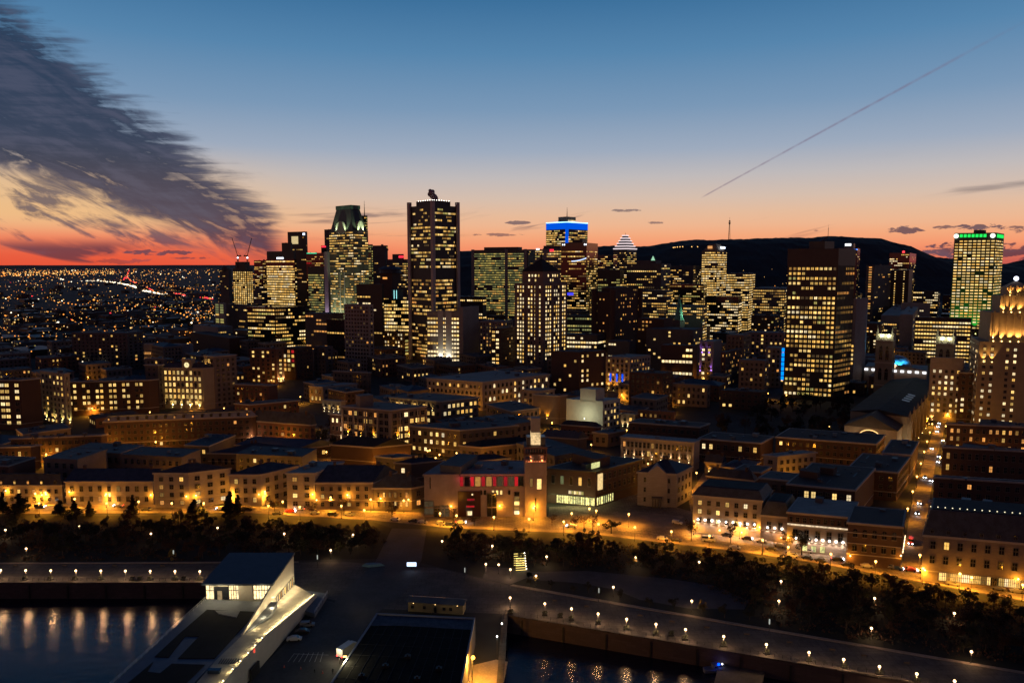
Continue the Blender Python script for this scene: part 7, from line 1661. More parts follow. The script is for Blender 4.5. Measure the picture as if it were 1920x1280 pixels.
# ---------------------------------------------------------------- vehicles
def car_meshes(paint, kind='sedan'):
    prof_ = {'sedan': [(-2.2, .35), (2.2, .35), (2.25, .75), (1.5, .92), (.75, 1.42), (-.75, 1.45), (-1.55, .98), (-2.25, .88)],
             'suv': [(-2.25, .4), (2.25, .4), (2.3, .95), (1.35, 1.1), (.7, 1.72), (-2.0, 1.75), (-2.25, 1.0), (-2.3, .9)],
             'van': [(-2.7, .4), (2.7, .4), (2.7, 1.1), (2.1, 1.35), (1.4, 2.25), (-2.65, 2.3), (-2.7, 1.4), (-2.7, .9)]}[kind]
    W = .9 if kind != 'van' else 1.0
    body = MB(); n = len(prof_)
    for y in (-W, W):
        body.v += [(x, y * (1 if z < 1.05 else .82), z) for x, z in prof_]
    body.f = [tuple(range(n-1, -1, -1)), tuple(range(n, 2*n))] + [(k, (k+1) % n, n+(k+1) % n, n+k) for k in range(n)]; body.m = [0]*len(body.f)
    gl = MB(); zt = max(z for x, z in prof_); xs = [x for x, z in prof_ if z > zt - .12]; x0, x1 = min(xs), max(xs)
    zb = .98 if kind == 'sedan' else 1.15 if kind == 'suv' else 1.4
    for s in (-1, 1): gl.quad((x0 - .35, s*(W*.93), zb), (x1 + .4, s*(W*.93), zb), (x1 - .02, s*(W*.83), zt - .12), (x0 + .05, s*(W*.83), zt - .12))
    gl.quad((x1 + .70, -W*.8, zb - .02), (x1 + .70, W*.8, zb - .02), (x1 + .09, W*.74, zt - .06), (x1 + .09, -W*.74, zt - .06))
    if kind != 'van': gl.quad((x0 - .72, -W*.78, zb + .02), (x0 - .72, W*.78, zb + .02), (x0 - .06, W*.74, zt - .05), (x0 - .06, -W*.74, zt - .05))
    wh = MB()
    i = 0
    seg = 12; vv_ = [(.33*math.cos(2*math.pi*k/seg), .33*math.sin(2*math.pi*k/seg)) for k in range(seg)]
    wh.v = [(x, -.11, z) for x, z in vv_] + [(x, .11, z) for x, z in vv_]; wh.f = [tuple(range(seg)), tuple(range(2*seg-1, seg-1, -1))] + [(k, seg+k, seg+(k+1) % seg, (k+1) % seg) for k in range(seg)]; wh.m = [0]*len(wh.f)
    return body.me('body', paint), gl.me('window', glass_d), wh.me('wheel', black_m), prof_[2][0], W
CP = {}
def car(px, py, rz, paint='dark', kind='sedan', lights=None, label='', group='cars on the waterfront street', at=None, name='car', cat='car'):
    cols = {'dark': (.03, .03, .035), 'white': (.6, .6, .58), 'grey': (.2, .2, .21), 'red': (.35, .03, .02), 'silver': (.4, .4, .42), 'blue': (.03, .06, .16)}
    k = (paint, kind)
    if k not in CP: CP[k] = car_meshes(mat('paint_' + paint, cols[paint], rough=.3, var=.05), kind)
    bm_, gm, wm, xf, W = CP[k]
    p = P(px, py, 0) if at is None else at
    t = empty(name, (p.x, p.y, .06), R(rz), label, cat, group); bo = obj('body', bm_, t); obj('window', gm, bo)
    for x in (-1.4, 1.4):
        for y in (-1, 1): obj('wheel', wm, t, (x if kind != 'van' else x*1.2, y*W*.96, .33))
    hl = 'hl' + kind
    if hl not in CP:
        b = MB(); b.ball(0, 0, 0, .13, 8, 6); CP[hl] = (b.me('headlight', mat('lens', (.5, .5, .5), rough=.2)), mesh('headlight', [v for v in b.v], b.f, glow('headlight_on', (.85, .9, 1.), 22)), mesh('tail_light', [v for v in b.v], b.f, glow('taillight_on', (1., .04, .04), 6)), mesh('tail_light', [v for v in b.v], b.f, mat('lens_red', (.2, .01, .01), rough=.3)))
    a_, on, tl, to = CP[hl]
    for y in (-1, 1):
        obj('headlight', on if lights else a_, t, (xf, y*W*.72, .72), 0, (1.5, 1.5, 1.5) if lights else None); obj('tail_light', tl if lights else to, t, (-xf, y*W*.72, .85), 0, (1.2, 1.2, 1.2) if lights else None)
    if lights: light('SPOT', (xf + .2, 0, .7), (.85, .9, 1.), 220 * lights, t, .15, 70, (R(80), 0, R(-90)))
    return t
WF = [(75, 951, 0, 'dark', 'suv', 1, 'dark car with lit headlamps in front of the low stone house'), (150, 957, 180, 'grey', 'sedan', 0, 'grey car parked under the dark spruces'), (222, 950, 180, 'silver', 'sedan', 1, 'silver car with lit lamps before the long plain range'),
      (275, 957, 0, 'dark', 'sedan', 0, 'dark saloon at the kerb below the long plain range'), (415, 955, 180, 'white', 'sedan', 1, 'white car with lit lamps beside the pale warehouse side'), (465, 957, 0, 'dark', 'suv', 0, 'dark car parked at the corner stone warehouse'),
      (545, 960, 0, 'red', 'sedan', 1, 'red car with glowing lamps before the rounded pale house'), (562, 956, 180, 'white', 'suv', 1, 'white car facing the red car near the rounded pale house'), (590, 963, 0, 'silver', 'sedan', 0, 'silver car parked near the tree by the square corner'),
      (618, 953, 180, 'dark', 'sedan', 1, 'dark car with headlamps on beneath the lamplit doorway'), (520, 964, 0, 'dark', 'sedan', 0, 'dark car parked on the park side of the street'), (655, 966, 0, 'grey', 'suv', 0, 'grey car parked before the corner house'),
      (864, 981, 0, 'white', 'sedan', 1, 'yellow-lit white taxi driving past the museum'), (812, 967, 190, 'dark', 'suv', 1, 'dark car waiting at the crossing beside the museum'), (1072, 988, 170, 'white', 'sedan', 1, 'white car half hidden between the square trees'),
      (1270, 982, -30, 'white', 'suv', 0, 'white car parked beside the customs house square'), (1329, 1014, -14, 'white', 'van', 0, 'big white van parked alone below the hotel'), (1400, 1011, -16, 'dark', 'sedan', 1, 'dark car with lit rear below the hotel'), (1427, 1016, -14, 'silver', 'sedan', 0, 'silver car parked below the three-lamp house'),
      (1445, 1030, -14, 'dark', 'sedan', 0, 'dark car parked on the park side below the lit cornice'), (1575, 1040, 164, 'dark', 'suv', 0, 'dark car parked in front of the brick corner block'), (1570, 1050, -15, 'dark', 'sedan', 1, 'dark car showing red tail lamps near the brick corner block'),
      (1625, 1063, -14, 'silver', 'sedan', 0, 'silver car parked at the park edge below the brick corner'), (1706, 1070, 166, 'red', 'sedan', 1, 'car showing red tail lamps at the narrow street mouth'), (1732, 1073, 166, 'white', 'sedan', 1, 'white car entering the street from the narrow street mouth'),
      (1745, 1081, -14, 'silver', 'suv', 0, 'silver car parked at the tree below the narrow street'), (1840, 1082, 166, 'dark', 'sedan', 0, 'dark car parked before the lit arcade'), (1878, 1087, 166, 'white', 'sedan', 0, 'white car parked before the lit arcade'), (1830, 1097, -14, 'silver', 'sedan', 1, 'silver car driving below the lit arcade'), (1905, 1110, -14, 'grey', 'sedan', 0, 'grey car at the frame edge below the arcade')]
for q in WF:
    van = q[4] == 'van'; car(q[0], q[1], q[2], q[3], q[4], q[5], q[6], name='van' if van else 'car', cat='van' if van else 'car')
def kerb_cars(line, off, n, side, heading_flip, label, skip=()):
    seg = [P(*q) for q in line]; c = 0
    for i in range(n):
        f = (i + .5) / n * (len(seg) - 1); k = int(f); A, Bq = seg[k], seg[k + 1]; p = A.lerp(Bq, f - k); d = (Bq - A).normalized(); nn_ = Vector((-d.y, d.x, 0)); q = p + nn_ * off
        px, py = proj(q)
        if px < -10 or px > 1930 or any(abs(px - w_[0]) < 16 and abs(py - w_[1]) < 12 for w_ in WF) or rt0.random() < .25: continue
        c += 1; car(0, 0, math.degrees(math.atan2(d.y, d.x)) + heading_flip, rt0.choice(['dark', 'dark', 'grey', 'silver', 'white', 'blue']), rt0.choice(['sedan', 'sedan', 'suv']), 0, label % ORD[min(c, len(ORD)) - 1], at=q)
rt0 = random.Random(31)
kerb_cars([(0, 963), (460, 961), (700, 975), (850, 990)], 2.6, 26, 1, 0, '%s unlit car parked at the park kerb, counted from the frame edge')
kerb_cars([(1200, 1010), (1350, 1029), (1500, 1050), (1640, 1075), (1920, 1126)], 2.6, 22, 1, 0, '%s unlit car parked at the park kerb beyond the square')
kerb_cars([(1300, 986), (1600, 1044), (1690, 1061)], -4.5, 12, 1, 180, '%s unlit car parked under the white-lamped hotel row')
kerb_cars([(1738, 1069), (1920, 1106)], -4.5, 6, 1, 180, '%s unlit car parked under the mansard range')
car(552, 1200, 8, 'white', 'sedan', 0, 'white saloon parked against the terminal ramp wall', 'cars in the pier car park')
car(567, 1186, 8, 'dark', 'sedan', 0, 'dark saloon parked between the white and the silver one', 'cars in the pier car park')
car(576, 1174, 8, 'grey', 'suv', 0, 'grey car parked farthest up the pier car park', 'cars in the pier car park')
# delivery lorry with its flashing back, half hidden by the hangar
p = P(652, 1226); t = empty('lorry', (p.x, p.y, .06), R(62), 'white box lorry with lit rear standing beside the dark hangar', 'lorry')
b = MB(); b.box(-3.6, 1.8, -1.15, 1.15, .9, 3.3); b.build('cargo_box', mat('paint_white', (.6, .6, .6)), t); b = MB(); b.box(1.95, 3.6, -1.05, 1.05, .6, 1.6); b.prism([(1.95, -1.05), (3.6, -1.05), (3.6, 1.05), (1.95, 1.05)], 1.6, 2.7, top=[(1.95, -.95), (3.0, -.95), (3.0, .95), (1.95, .95)]); cb_ = b.build('cab', mat('paint_white', (.6, .6, .6)), t)
b = MB(); b.box(3.05, 3.5, -.9, .9, 1.75, 2.4); b.build('windscreen', glass_d, cb_)
wm = CP[('white', 'sedan')][2]
for x in (-2.6, 2.6):
    for y in (-1, 1): obj('wheel', wm, t, (x, y*1.05, .45), 0, (1.3, 1.3, 1.3))
for y in (-.9, .9): obj('tail_light', CP['hlsedan'][2], t, (-3.7, y, 1.1), 0, (1.6, 1.6, 1.6)); 
light('POINT', (-5.2, 0, 3.2), (1, .85, .5), 420, t, .3)
# church street traffic with white headlights
n_e, f_e = P(1716, 1015), P(1768, 788)
dirv = (n_e - f_e).normalized(); hd = math.degrees(math.atan2(dirv.y, dirv.x)); side = Vector((dirv.y, -dirv.x, 0))
for k, (u, s, c_) in enumerate(((.14, 1.6, 'dark'), (.20, 1.8, 'grey'), (.36, -1.0, 'white'), (.38, 2.2, 'dark'), (.52, -2.4, 'silver'), (.57, -2.2, 'dark'), (.64, 2.4, 'dark'), (.74, -2.6, 'white'), (.84, 1.8, 'grey'), (.90, 2.2, 'silver'), (.95, 1.9, 'dark'))):
    car(0, 0, hd, c_, 'sedan', 1.2, '%s car of the queue with white headlights coming down the church street' % ORD[k], 'cars queueing down the church street', at=n_e.lerp(f_e, u) + side * s)
car(1708, 1018, hd, 'red', 'van', 1, 'red-topped van turning out of the church street', 'cars queueing down the church street', name='van', cat='van')

# ---------------------------------------------------------------- person and cones on the car park
def person(px, py, lb, rz=20, hgt=1.76, coat=(.02, .02, .025)):
    p = P(px, py, .06); s = hgt / 1.76
    J = {'pelvis': (0, 0, .95), 'belly': (0, .01, 1.10), 'chest': (0, .0, 1.32), 'neck': (0, .0, 1.50), 'head': (0, -.02, 1.60), 'crown': (0, -.01, 1.72)}
    E = [('pelvis', 'belly'), ('belly', 'chest'), ('chest', 'neck'), ('neck', 'head'), ('head', 'crown')]
    Rd = {'pelvis': .155, 'belly': .15, 'chest': .18, 'neck': .062, 'head': .098, 'crown': .07}
    for sd, x in (('l', -1), ('r', 1)):
        J.update({'hip'+sd: (.10*x, 0, .90), 'knee'+sd: (.12*x, -.03*x, .50), 'ankle'+sd: (.13*x, .02, .09), 'toe'+sd: (.15*x, -.16, .04), 'sh'+sd: (.19*x, 0, 1.42), 'el'+sd: (.27*x, .03, 1.14), 'wr'+sd: (.25*x, -.10, .90), 'hand'+sd: (.245*x, -.13, .83)})
        Rd.update({'hip'+sd: .10, 'knee'+sd: .065, 'ankle'+sd: .05, 'toe'+sd: .035, 'sh'+sd: .075, 'el'+sd: .052, 'wr'+sd: .036, 'hand'+sd: .03})
        E += [('pelvis', 'hip'+sd), ('hip'+sd, 'knee'+sd), ('knee'+sd, 'ankle'+sd), ('ankle'+sd, 'toe'+sd), ('chest', 'sh'+sd), ('sh'+sd, 'el'+sd), ('el'+sd, 'wr'+sd), ('wr'+sd, 'hand'+sd)]
        for f_ in range(4):
            k = 'f%d%s' % (f_, sd); J[k] = (.245*x + (f_ - 1.5)*.012, -.15 - .01*f_, .755 + .008*abs(f_-1.5)); Rd[k] = .009; E.append(('hand'+sd, k))
        J['th'+sd] = (.245*x - .03*x, -.165, .80); Rd['th'+sd] = .010; E.append(('hand'+sd, 'th'+sd))
    names = list(J); me = bpy.data.meshes.new('person'); me.from_pydata([tuple(c*s for c in J[n_]) for n_ in names], [(names.index(a_), names.index(b_)) for a_, b_ in E], [])
    o = bpy.data.objects.new('person', me); col.objects.link(o); o.location = p; o.rotation_euler[2] = R(rz)
    md = o.modifiers.new('skin', 'SKIN'); md.use_smooth_shade = True
    for v, n_ in zip(me.skin_vertices[0].data, names): r_ = Rd[n_]*s; v.radius = (r_, r_*.8 if n_ in ('chest', 'belly', 'pelvis') else r_); v.use_root = n_ == 'pelvis'
    o.modifiers.new('sub', 'SUBSURF').levels = 1
    me.materials.append(mat('dark_coat', coat, rough=.9)); tag(o, lb, 'person'); return o
person(624, 1263, 'person in dark clothes standing in the lit corner of the car park')
person(590, 1261, 'person crouching low in dark clothes beside the red cone', -30, 1.3)
cn = MB(); cn.cyl(0, 0, .04, .75, .17, .03, 10); cn.box(-.22, .22, -.22, .22, 0, .04); cm_ = cn.me('cone', mat('cone_red', (.6, .06, .03), rough=.6)); cb2 = MB(); cb2.cyl(0, 0, .35, .5, .112, .085, 10); cbm = cb2.me('band', white_m)
for k, (px, py, w_) in enumerate(((533, 1250, 'farthest from the standing person'), (564, 1253, 'in the middle of the bay lines'), (605, 1261, 'next to the standing person'))):
    p = P(px, py, .06); t = empty('traffic_cone', tuple(p), 0, 'red traffic cone %s' % w_, 'traffic cone', 'red traffic cones on the car park'); obj('cone', cm_, t); obj('band', cbm, t)
p = P(610, 1262); 
t = lamp('high', 636, 1232, 'dim yellow lamp on a pole over the lorry in the car park', None, (1, .85, .45), 1300, cat='lamp', name='yard_lamp')
# lit playground frame in the park
p = P(975, 1066); t = empty('climbing_frame', tuple(p), R(8), 'small climbing frame outlined with golden and white bulbs in the park', 'climbing frame')
b = MB(); g = MB(); w2 = MB()
for x in (-2, 2):
    for y in (-2.4, 2.4): b.bar((x, y, 0), (x + .5*(y > 0), y, 5.6), .09)
for k in range(6): z = .6 + k*.9; g.bar((-2, -2.4, z), (2, -2.4, z), .09); g.bar((-2, 2.4, z), (2, 2.4, z), .09)
for k in range(7): w2.ball(2.1, -2.4 + .8*k, 1 + .7*k, .22)
b.build('post', black_m, t); g.build('golden_bulbs', glow('bulb_gold', (1, .72, .2), 2.2), t); w2.build('white_bulbs', glow('bulb_white', (1, .9, .7), 6), t)
light('POINT', (0, -3.4, 3), (1, .8, .4), 120, t, .3)

# ---------------------------------------------------------------- trees
def crown_mesh(name, rx, rz_, n, leaf, seed, m, cone=False, sparse=1.0):
    rq = random.Random(seed); b = MB(); cl_ = []
    for k in range(14):
        if cone: f = (k + .5) / 14; r_ = rx * (1 - f) * .95 + .15; a_ = rq.uniform(0, 6.28); cl_.append((Vector((math.cos(a_)*r_*.35, math.sin(a_)*r_*.35, -rz_ + 2*rz_*f)), r_*.75))
        else:
            v = Vector((rq.gauss(0, 1), rq.gauss(0, 1), rq.gauss(0, .8))).normalized() * rq.uniform(.3, 1.1); cl_.append((Vector((v.x*rx, v.y*rx, v.z*rz_)), rq.uniform(.16, .42)*rx))
    for k in range(n):
        c, r_ = cl_[rq.randrange(len(cl_))]; d_ = Vector((rq.gauss(0, 1), rq.gauss(0, 1), rq.gauss(0, 1))).normalized() * r_ * rq.uniform(.55, 1.08) ** .6
        if cone: d_.z *= .5
        p = c + d_; s = leaf * rq.uniform(.5, 1.2); u = Vector((rq.gauss(0, 1), rq.gauss(0, 1), rq.gauss(0, .7))).normalized(); v = u.orthogonal().normalized()
        if rq.random() < .5: v = u.cross(v)
        b.quad(p - u*s - v*s*.6, p + u*s - v*s*.6, p + u*s*.8 + v*s*.7, p - u*s*.7 + v*s*.6, 0)
    return b.me(name, m)
def trunk_mesh(h, r, seed, crown_r, bare=False):
    rq = random.Random(seed); b = MB(); b.cyl(0, 0, -.3, h*.5, r, r*.75, 7); b.cyl(0, 0, h*.5, h*.8, r*.75, r*.35, 7)
    for k in range(10 if not bare else 26):
        z = h * rq.uniform(.4, .8); a_ = rq.uniform(0, 6.28); L = crown_r * rq.uniform(.5, .95); e_ = Vector((math.cos(a_)*L, math.sin(a_)*L, z + L*rq.uniform(.4, .9))); b.bar((0, 0, z), e_, r*.28, n=3)
        if bare:
            for q in range(4): a2 = a_ + rq.uniform(-.8, .8); m_ = Vector((0, 0, z)).lerp(e_, rq.uniform(.4, .9)); b.bar(m_, m_ + Vector((math.cos(a2), math.sin(a2), rq.uniform(.3, 1)))*L*.4, r*.14, n=3)
    return b.me('trunk', mat('bark', (.05, .04, .035), rough=.95, var=.3))
lf = lambda n_, c: mat(n_, c, rough=.9, var=.55, scale=.5)
KIND = {
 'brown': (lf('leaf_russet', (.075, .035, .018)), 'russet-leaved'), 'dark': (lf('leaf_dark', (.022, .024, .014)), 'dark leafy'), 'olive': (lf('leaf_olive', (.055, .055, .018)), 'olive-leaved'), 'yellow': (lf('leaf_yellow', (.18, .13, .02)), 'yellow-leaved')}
CM, TM = {}, {}
for k_, (m_, _) in KIND.items():
    CM[k_] = [crown_mesh('crown', 3.6, 3.2, 1900, .21, s + 10, m_) for s in range(5)]
TMm = [trunk_mesh(8, .24, s, 3.2) for s in range(3)]; BAREm = [trunk_mesh(7.5, .18, s + 20, 3.0, True) for s in range(3)]
thin = [crown_mesh('crown', 3.0, 2.8, 260, .26, s + 40, KIND['brown'][0]) for s in range(3)]
spr = [crown_mesh('crown', 3.1, 5.8, 1900, .38, s + 60, lf('needle_dark', (.012, .018, .014)), cone=True) for s in range(2)]
for me_ in spr:
    for v in me_.vertices: v.co.x *= 1.35; v.co.y *= 1.35; v.co.z *= .92
stm = MB(); stm.cyl(0, 0, -.3, 11, .28, .05, 6); stmm = stm.me('trunk', mat('bark', (.05, .04, .03)))
rt = random.Random(77); TREES = []
def tree(px, py, kind, s, label, group, name='tree'):
    p = P(px, py, 0)
    t = empty(name, (p.x, p.y, 0), rt.uniform(0, 6.28), label, 'tree', group); t.scale = (s * rt.uniform(.75, 1.3), s * rt.uniform(.75, 1.3), s * rt.uniform(.7, 1.2))
    if kind == 'spruce': obj('crown', spr[rt.randrange(2)], t, (0, 0, 6.4)); obj('trunk', stmm, t)
    elif kind == 'bare': obj('crown', thin[rt.randrange(3)], t, (0, 0, 6.0)); obj('trunk', BAREm[rt.randrange(3)], t)
    else: obj('crown', CM[kind][rt.randrange(5)], t, (0, 0, 6.2)); obj('trunk', TMm[rt.randrange(3)], t)
    return t
for k, (px, py, s) in enumerate(((6, 962, 1.), (38, 962, 1.25), (113, 966, 1.), (140, 966, .9), (168, 966, .9), (250, 966, 1.15), (365, 968, 1.1), (378, 966, .9), (432, 969, 1.1), (447, 966, .9))):
    tree(px, py, 'spruce', s * .8, '%s dark spruce in front of the riverside row, counted from the frame edge' % ORD[k], 'dark spruces along the street', 'spruce')
STR = [(515, 960, 'at the corner stone warehouse'), (585, 966, 'below the rounded pale house'), (645, 958, 'before the lamplit doorway'), (735, 972, 'at the service road mouth'), (889, 985, 'in front of the red-lit museum entrance'), (850, 978, 'by the museum glass slots'), (1035, 985, 'beside the museum tower'), (1050, 938, 'before the glazed wedge block'), (1078, 992, 'in the square beside the round-crowned one'),
       (1095, 990, 'second in the square trio'), (1111, 996, 'third in the square trio'), (1296, 1014, 'spreading one below the customs house'), (1370, 1018, 'below the white-lamped hotel'), (1475, 1028, 'small one before the white-corniced building'), (1503, 1040, 'dense one before the white-corniced building'), (1612, 1052, 'before the brick corner block'), (1762, 1082, 'below the narrow street mouth')]
for px, py, w_ in STR: tree(px, py, 'dark' if 'dense' in w_ else 'bare', rt.uniform(.8, 1.05), 'thin bare street tree %s' % w_ if 'dense' not in w_ else 'dark street tree, %s' % w_, 'street trees of the waterfront street')
tree(1146, 1000, 'dark', .95, 'round-crowned dark tree standing alone on the orange street edge', 'street trees of the waterfront street')
used = []
def plant(poly, n, kinds, smin, smax, where, group, mind=6.0, avoid=()):
    """scatter trees over a picture-outlined patch of ground"""
    pts = [P(*q) for q in poly]; xs = [p.x for p in pts]; ys2 = [p.y for p in pts]; c = 0; tries = 0
    def inside(x, y):
        r_ = False
        for i in range(len(pts)):
            a_, b_ = pts[i], pts[i-1]
            if (a_.y > y) != (b_.y > y) and x < (b_.x-a_.x)*(y-a_.y)/(b_.y-a_.y) + a_.x: r_ = not r_
        return r_
    while c < n and tries < n*60:
        tries += 1; x, y = rt.uniform(min(xs), max(xs)), rt.uniform(min(ys2), max(ys2))
        if not inside(x, y) or any((x-u)**2 + (y-v)**2 < mind**2 for u, v in used): continue
        px, py = proj((x, y, 0)); 
        if px > 1990 or px < -60: continue
        if any((px-ax)**2 + ((py-ay)*2.2)**2 < ar**2 for ax, ay, ar in avoid): continue
        if any(abs(px-ax) < 9 and 0 < py - ay < 34 for ax, ay, _ in PK): continue
        if overlaps([Vector((x-2, y-2)), Vector((x+2, y-2)), Vector((x+2, y+2)), Vector((x-2, y+2))], 0): continue
        used.append((x, y)); k_ = rt.choice(kinds); c += 1
        u = min(PK, key=lambda q: (q[0]-px)**2 + ((q[1]+22-py)*2)**2)
        tree(px, py, k_, rt.uniform(smin, smax), '%s park tree in %s' % ({'brown': 'russet', 'dark': 'dark green', 'olive': 'olive', 'yellow': 'yellow', 'bare': 'bare'}[k_], where), group + ', ' + k_)
plant([(-40, 987), (460, 988), (580, 1000), (620, 1040), (430, 1048), (-40, 1048)], 84, ['brown', 'brown', 'dark', 'dark', 'olive', 'bare'], .62, .85, 'the dark wood above the western quay', 'trees above the western quay', 3.6)
plant([(460, 998), (700, 1006), (722, 1016), (700, 1040), (590, 1040), (540, 1006)], 26, ['dark', 'dark', 'brown', 'olive'], .6, .8, 'the clump between terminal and street', 'trees between terminal and street', 3.8)
plant([(835, 1012), (1100, 1022), (1340, 1053), (1480, 1074), (1640, 1101), (1920, 1152), (2000, 1176), (2000, 1260), (1920, 1246), (1440, 1165), (1410, 1150), (1410, 1120), (1340, 1092), (1240, 1076), (1100, 1062), (990, 1066), (905, 1050), (835, 1046)], 120, ['dark', 'dark', 'brown', 'dark', 'olive', 'brown'], .6, .85, 'the long dark park below the waterfront street', 'trees of the eastern park', 4.6, avoid=((975, 1050, 22), (1122, 1110, 16)))
plant([(975, 1098), (1060, 1102), (1150, 1118), (1290, 1146), (1420, 1168), (1400, 1158), (1200, 1136), (1030, 1104)], 12, ['dark', 'olive', 'dark'], .3, .55, 'the verge of the eastern promenade', 'small trees on the promenade verge', 5)
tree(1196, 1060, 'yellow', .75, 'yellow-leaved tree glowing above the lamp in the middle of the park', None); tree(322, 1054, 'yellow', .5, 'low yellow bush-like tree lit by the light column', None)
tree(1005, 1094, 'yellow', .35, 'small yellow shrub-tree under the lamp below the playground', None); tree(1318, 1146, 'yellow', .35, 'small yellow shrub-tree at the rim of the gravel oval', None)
plant([(560, 842), (600, 806), (700, 818), (730, 850), (640, 860)], 16, ['bare', 'bare', 'brown', 'olive'], .8, 1.2, 'the small square below the corner warehouse', 'trees of the small old town square', 7)
plant([(1340, 800), (1450, 764), (1590, 760), (1600, 820), (1640, 845), (1480, 845), (1330, 830)], 46, ['dark', 'dark', 'brown', 'bare'], 1.0, 1.5, 'the walled seminary garden', 'trees of the seminary garden', 9)
plant([(1060, 772), (1160, 768), (1180, 800), (1060, 800)], 5, ['bare'], .8, 1, 'the yard by the white rendered block', 'trees by the white rendered block', 7)

ub = MB(); ru_ = random.Random(55)
for poly, n_ in (([(-60, 984), (460, 984), (720, 996), (725, 1016), (600, 1040), (430, 1050), (-60, 1052)], 420), ([(835, 1006), (1100, 1014), (1340, 1042), (1480, 1062), (1640, 1090), (1950, 1146), (1950, 1250), (1440, 1170), (1410, 1142), (1300, 1088), (1100, 1064), (905, 1052), (835, 1050)], 900)):
    pp = [P(*q) for q in poly]; k = 0
    while k < n_:
        x, y = ru_.uniform(min(p.x for p in pp), max(p.x for p in pp)), ru_.uniform(min(p.y for p in pp), max(p.y for p in pp)); r_ = False
        for i in range(len(pp)):
            a_, b_ = pp[i], pp[i-1]
            if (a_.y > y) != (b_.y > y) and x < (b_.x-a_.x)*(y-a_.y)/(b_.y-a_.y) + a_.x: r_ = not r_
        if not r_: continue
        k += 1; s0 = ru_.uniform(.4, 1.3)
        for q in range(16):
            c = Vector((x + ru_.gauss(0, s0), y + ru_.gauss(0, s0), abs(ru_.gauss(0, s0 * .7)))); u = Vector((ru_.gauss(0, 1), ru_.gauss(0, 1), ru_.gauss(0, 1))).normalized() * .26; v = u.orthogonal().normalized() * .22; ub.quad(c-u-v, c+u-v, c+u+v, c-u+v, q % 2)
o = ub.build('undergrowth', [KIND['dark'][0], KIND['brown'][0]]); tag(o, 'low dark bushes and fallen leaves under the park trees', 'undergrowth', kind='stuff')
# ---------------------------------------------------------------- fillers: the mass of roofs between the described buildings
rf_ = random.Random(21)
for q in (street, south):                                   # keep streets and squares clear
    for a_, b_ in zip(q[:-1], q[1:]): A, Bq = P(*a_), P(*b_); d_ = (Bq - A).normalized(); nn_ = Vector((-d_.y, d_.x, 0))*3; REG.append([A - nn_, Bq - nn_, Bq + nn_, A + nn_])
for pl in ([(1028, 968), (1030, 940), (1200, 925), (1300, 955), (1305, 990)], [(1684, 1062), (1700, 950), (1750, 795), (1782, 772), (1776, 800), (1742, 1064)], [(560, 850), (595, 806), (715, 818), (740, 850), (640, 868)],
           [(1330, 830), (1340, 795), (1450, 760), (1600, 756), (1650, 845), (1480, 850)], [(1150, 950), (1210, 860), (1245, 862), (1200, 945)], [(1285, 985), (1290, 925), (1320, 885), (1330, 890), (1310, 985)], [(1310, 905), (1320, 885), (1440, 898), (1440, 912)], [(290, 790), (400, 752), (480, 768), (560, 800), (440, 782)], [(780, 862), (860, 848), (1010, 840), (1010, 848), (860, 856)]):
    REG.append([P(*q) for q in pl])
NAMES = {}
looks = ['dark flat-roofed block', 'low brick block', 'narrow stone block', 'plain dark block with rooftop plant', 'slate-roofed block', 'pale stone block', 'brick block with skylights', 'low grey block', 'deep dark block', 'block with a lit window or two']
LMK = [(90, 750, 'the yellow-green lit end wing'), (210, 745, 'the long brown warehouse'), (340, 730, 'the clock range'), (400, 715, 'the floodlit corner tower'), (330, 810, 'the pale-roofed dormer terrace'), (530, 800, 'the old brick gable house'), (490, 920, 'the corner stone warehouse'), (340, 915, 'the taller pale warehouse'), (60, 920, 'the low orange-fronted house'), (200, 920, 'the long plain stone range'),
       (720, 790, 'the grand corner warehouse'), (640, 735, 'the pale trimmed block'), (850, 770, 'the bright-eaved warehouse'), (960, 735, 'the arched stone hall'), (725, 650, 'the white-windowed stone block'), (845, 620, 'the floodlit white fins'), (1015, 600, 'the pyramid-roofed tower'), (1085, 700, 'the dark brown slab'), (1110, 770, 'the white rendered block'), (1178, 700, 'the blue-columned bank'), (1220, 740, 'the dark brick warehouse'),
       (1290, 745, 'the grey warehouse'), (1330, 665, 'the violet-lit front'), (1450, 690, 'the electric blue light'), (1540, 640, 'the black grid tower'), (1700, 780, 'the great church'), (1675, 690, 'the blue dome'), (1775, 720, 'the deep-corniced office'), (1230, 840, 'the white commercial row'), (1100, 900, 'the glazed wedge block'), (1250, 910, 'the customs house'), (1400, 890, 'the slate-roofed house'), (1540, 940, 'the brick factory block'), (1650, 880, 'the flat block by the narrow street'), (1850, 900, 'the deep dark block'),
       (900, 920, 'the museum'), (700, 920, 'the lamplit doorway house'), (820, 830, 'the skylight block'), (510, 610, 'the curved dark glass block'), (420, 590, 'the lit glass stair hall'), (190, 640, 'the terrace with the glowing top floor'), (560, 690, 'the square of lit windows'), (660, 600, 'the grey window-grid block'), (1155, 570, 'the round-columned brick tower'), (1870, 700, 'the art deco tower'), (1770, 620, 'the three yellow bands'), (1300, 600, 'the long low office'), (1430, 570, 'the bands of yellow light'), (940, 540, 'the pale office slab'), (811, 480, 'the corner-pillar skyscraper'), (650, 480, 'the copper-crowned tower'), (527, 520, 'the banded tower'), (455, 520, 'the golden-windowed tower'), (1830, 500, 'the green-topped tower')]
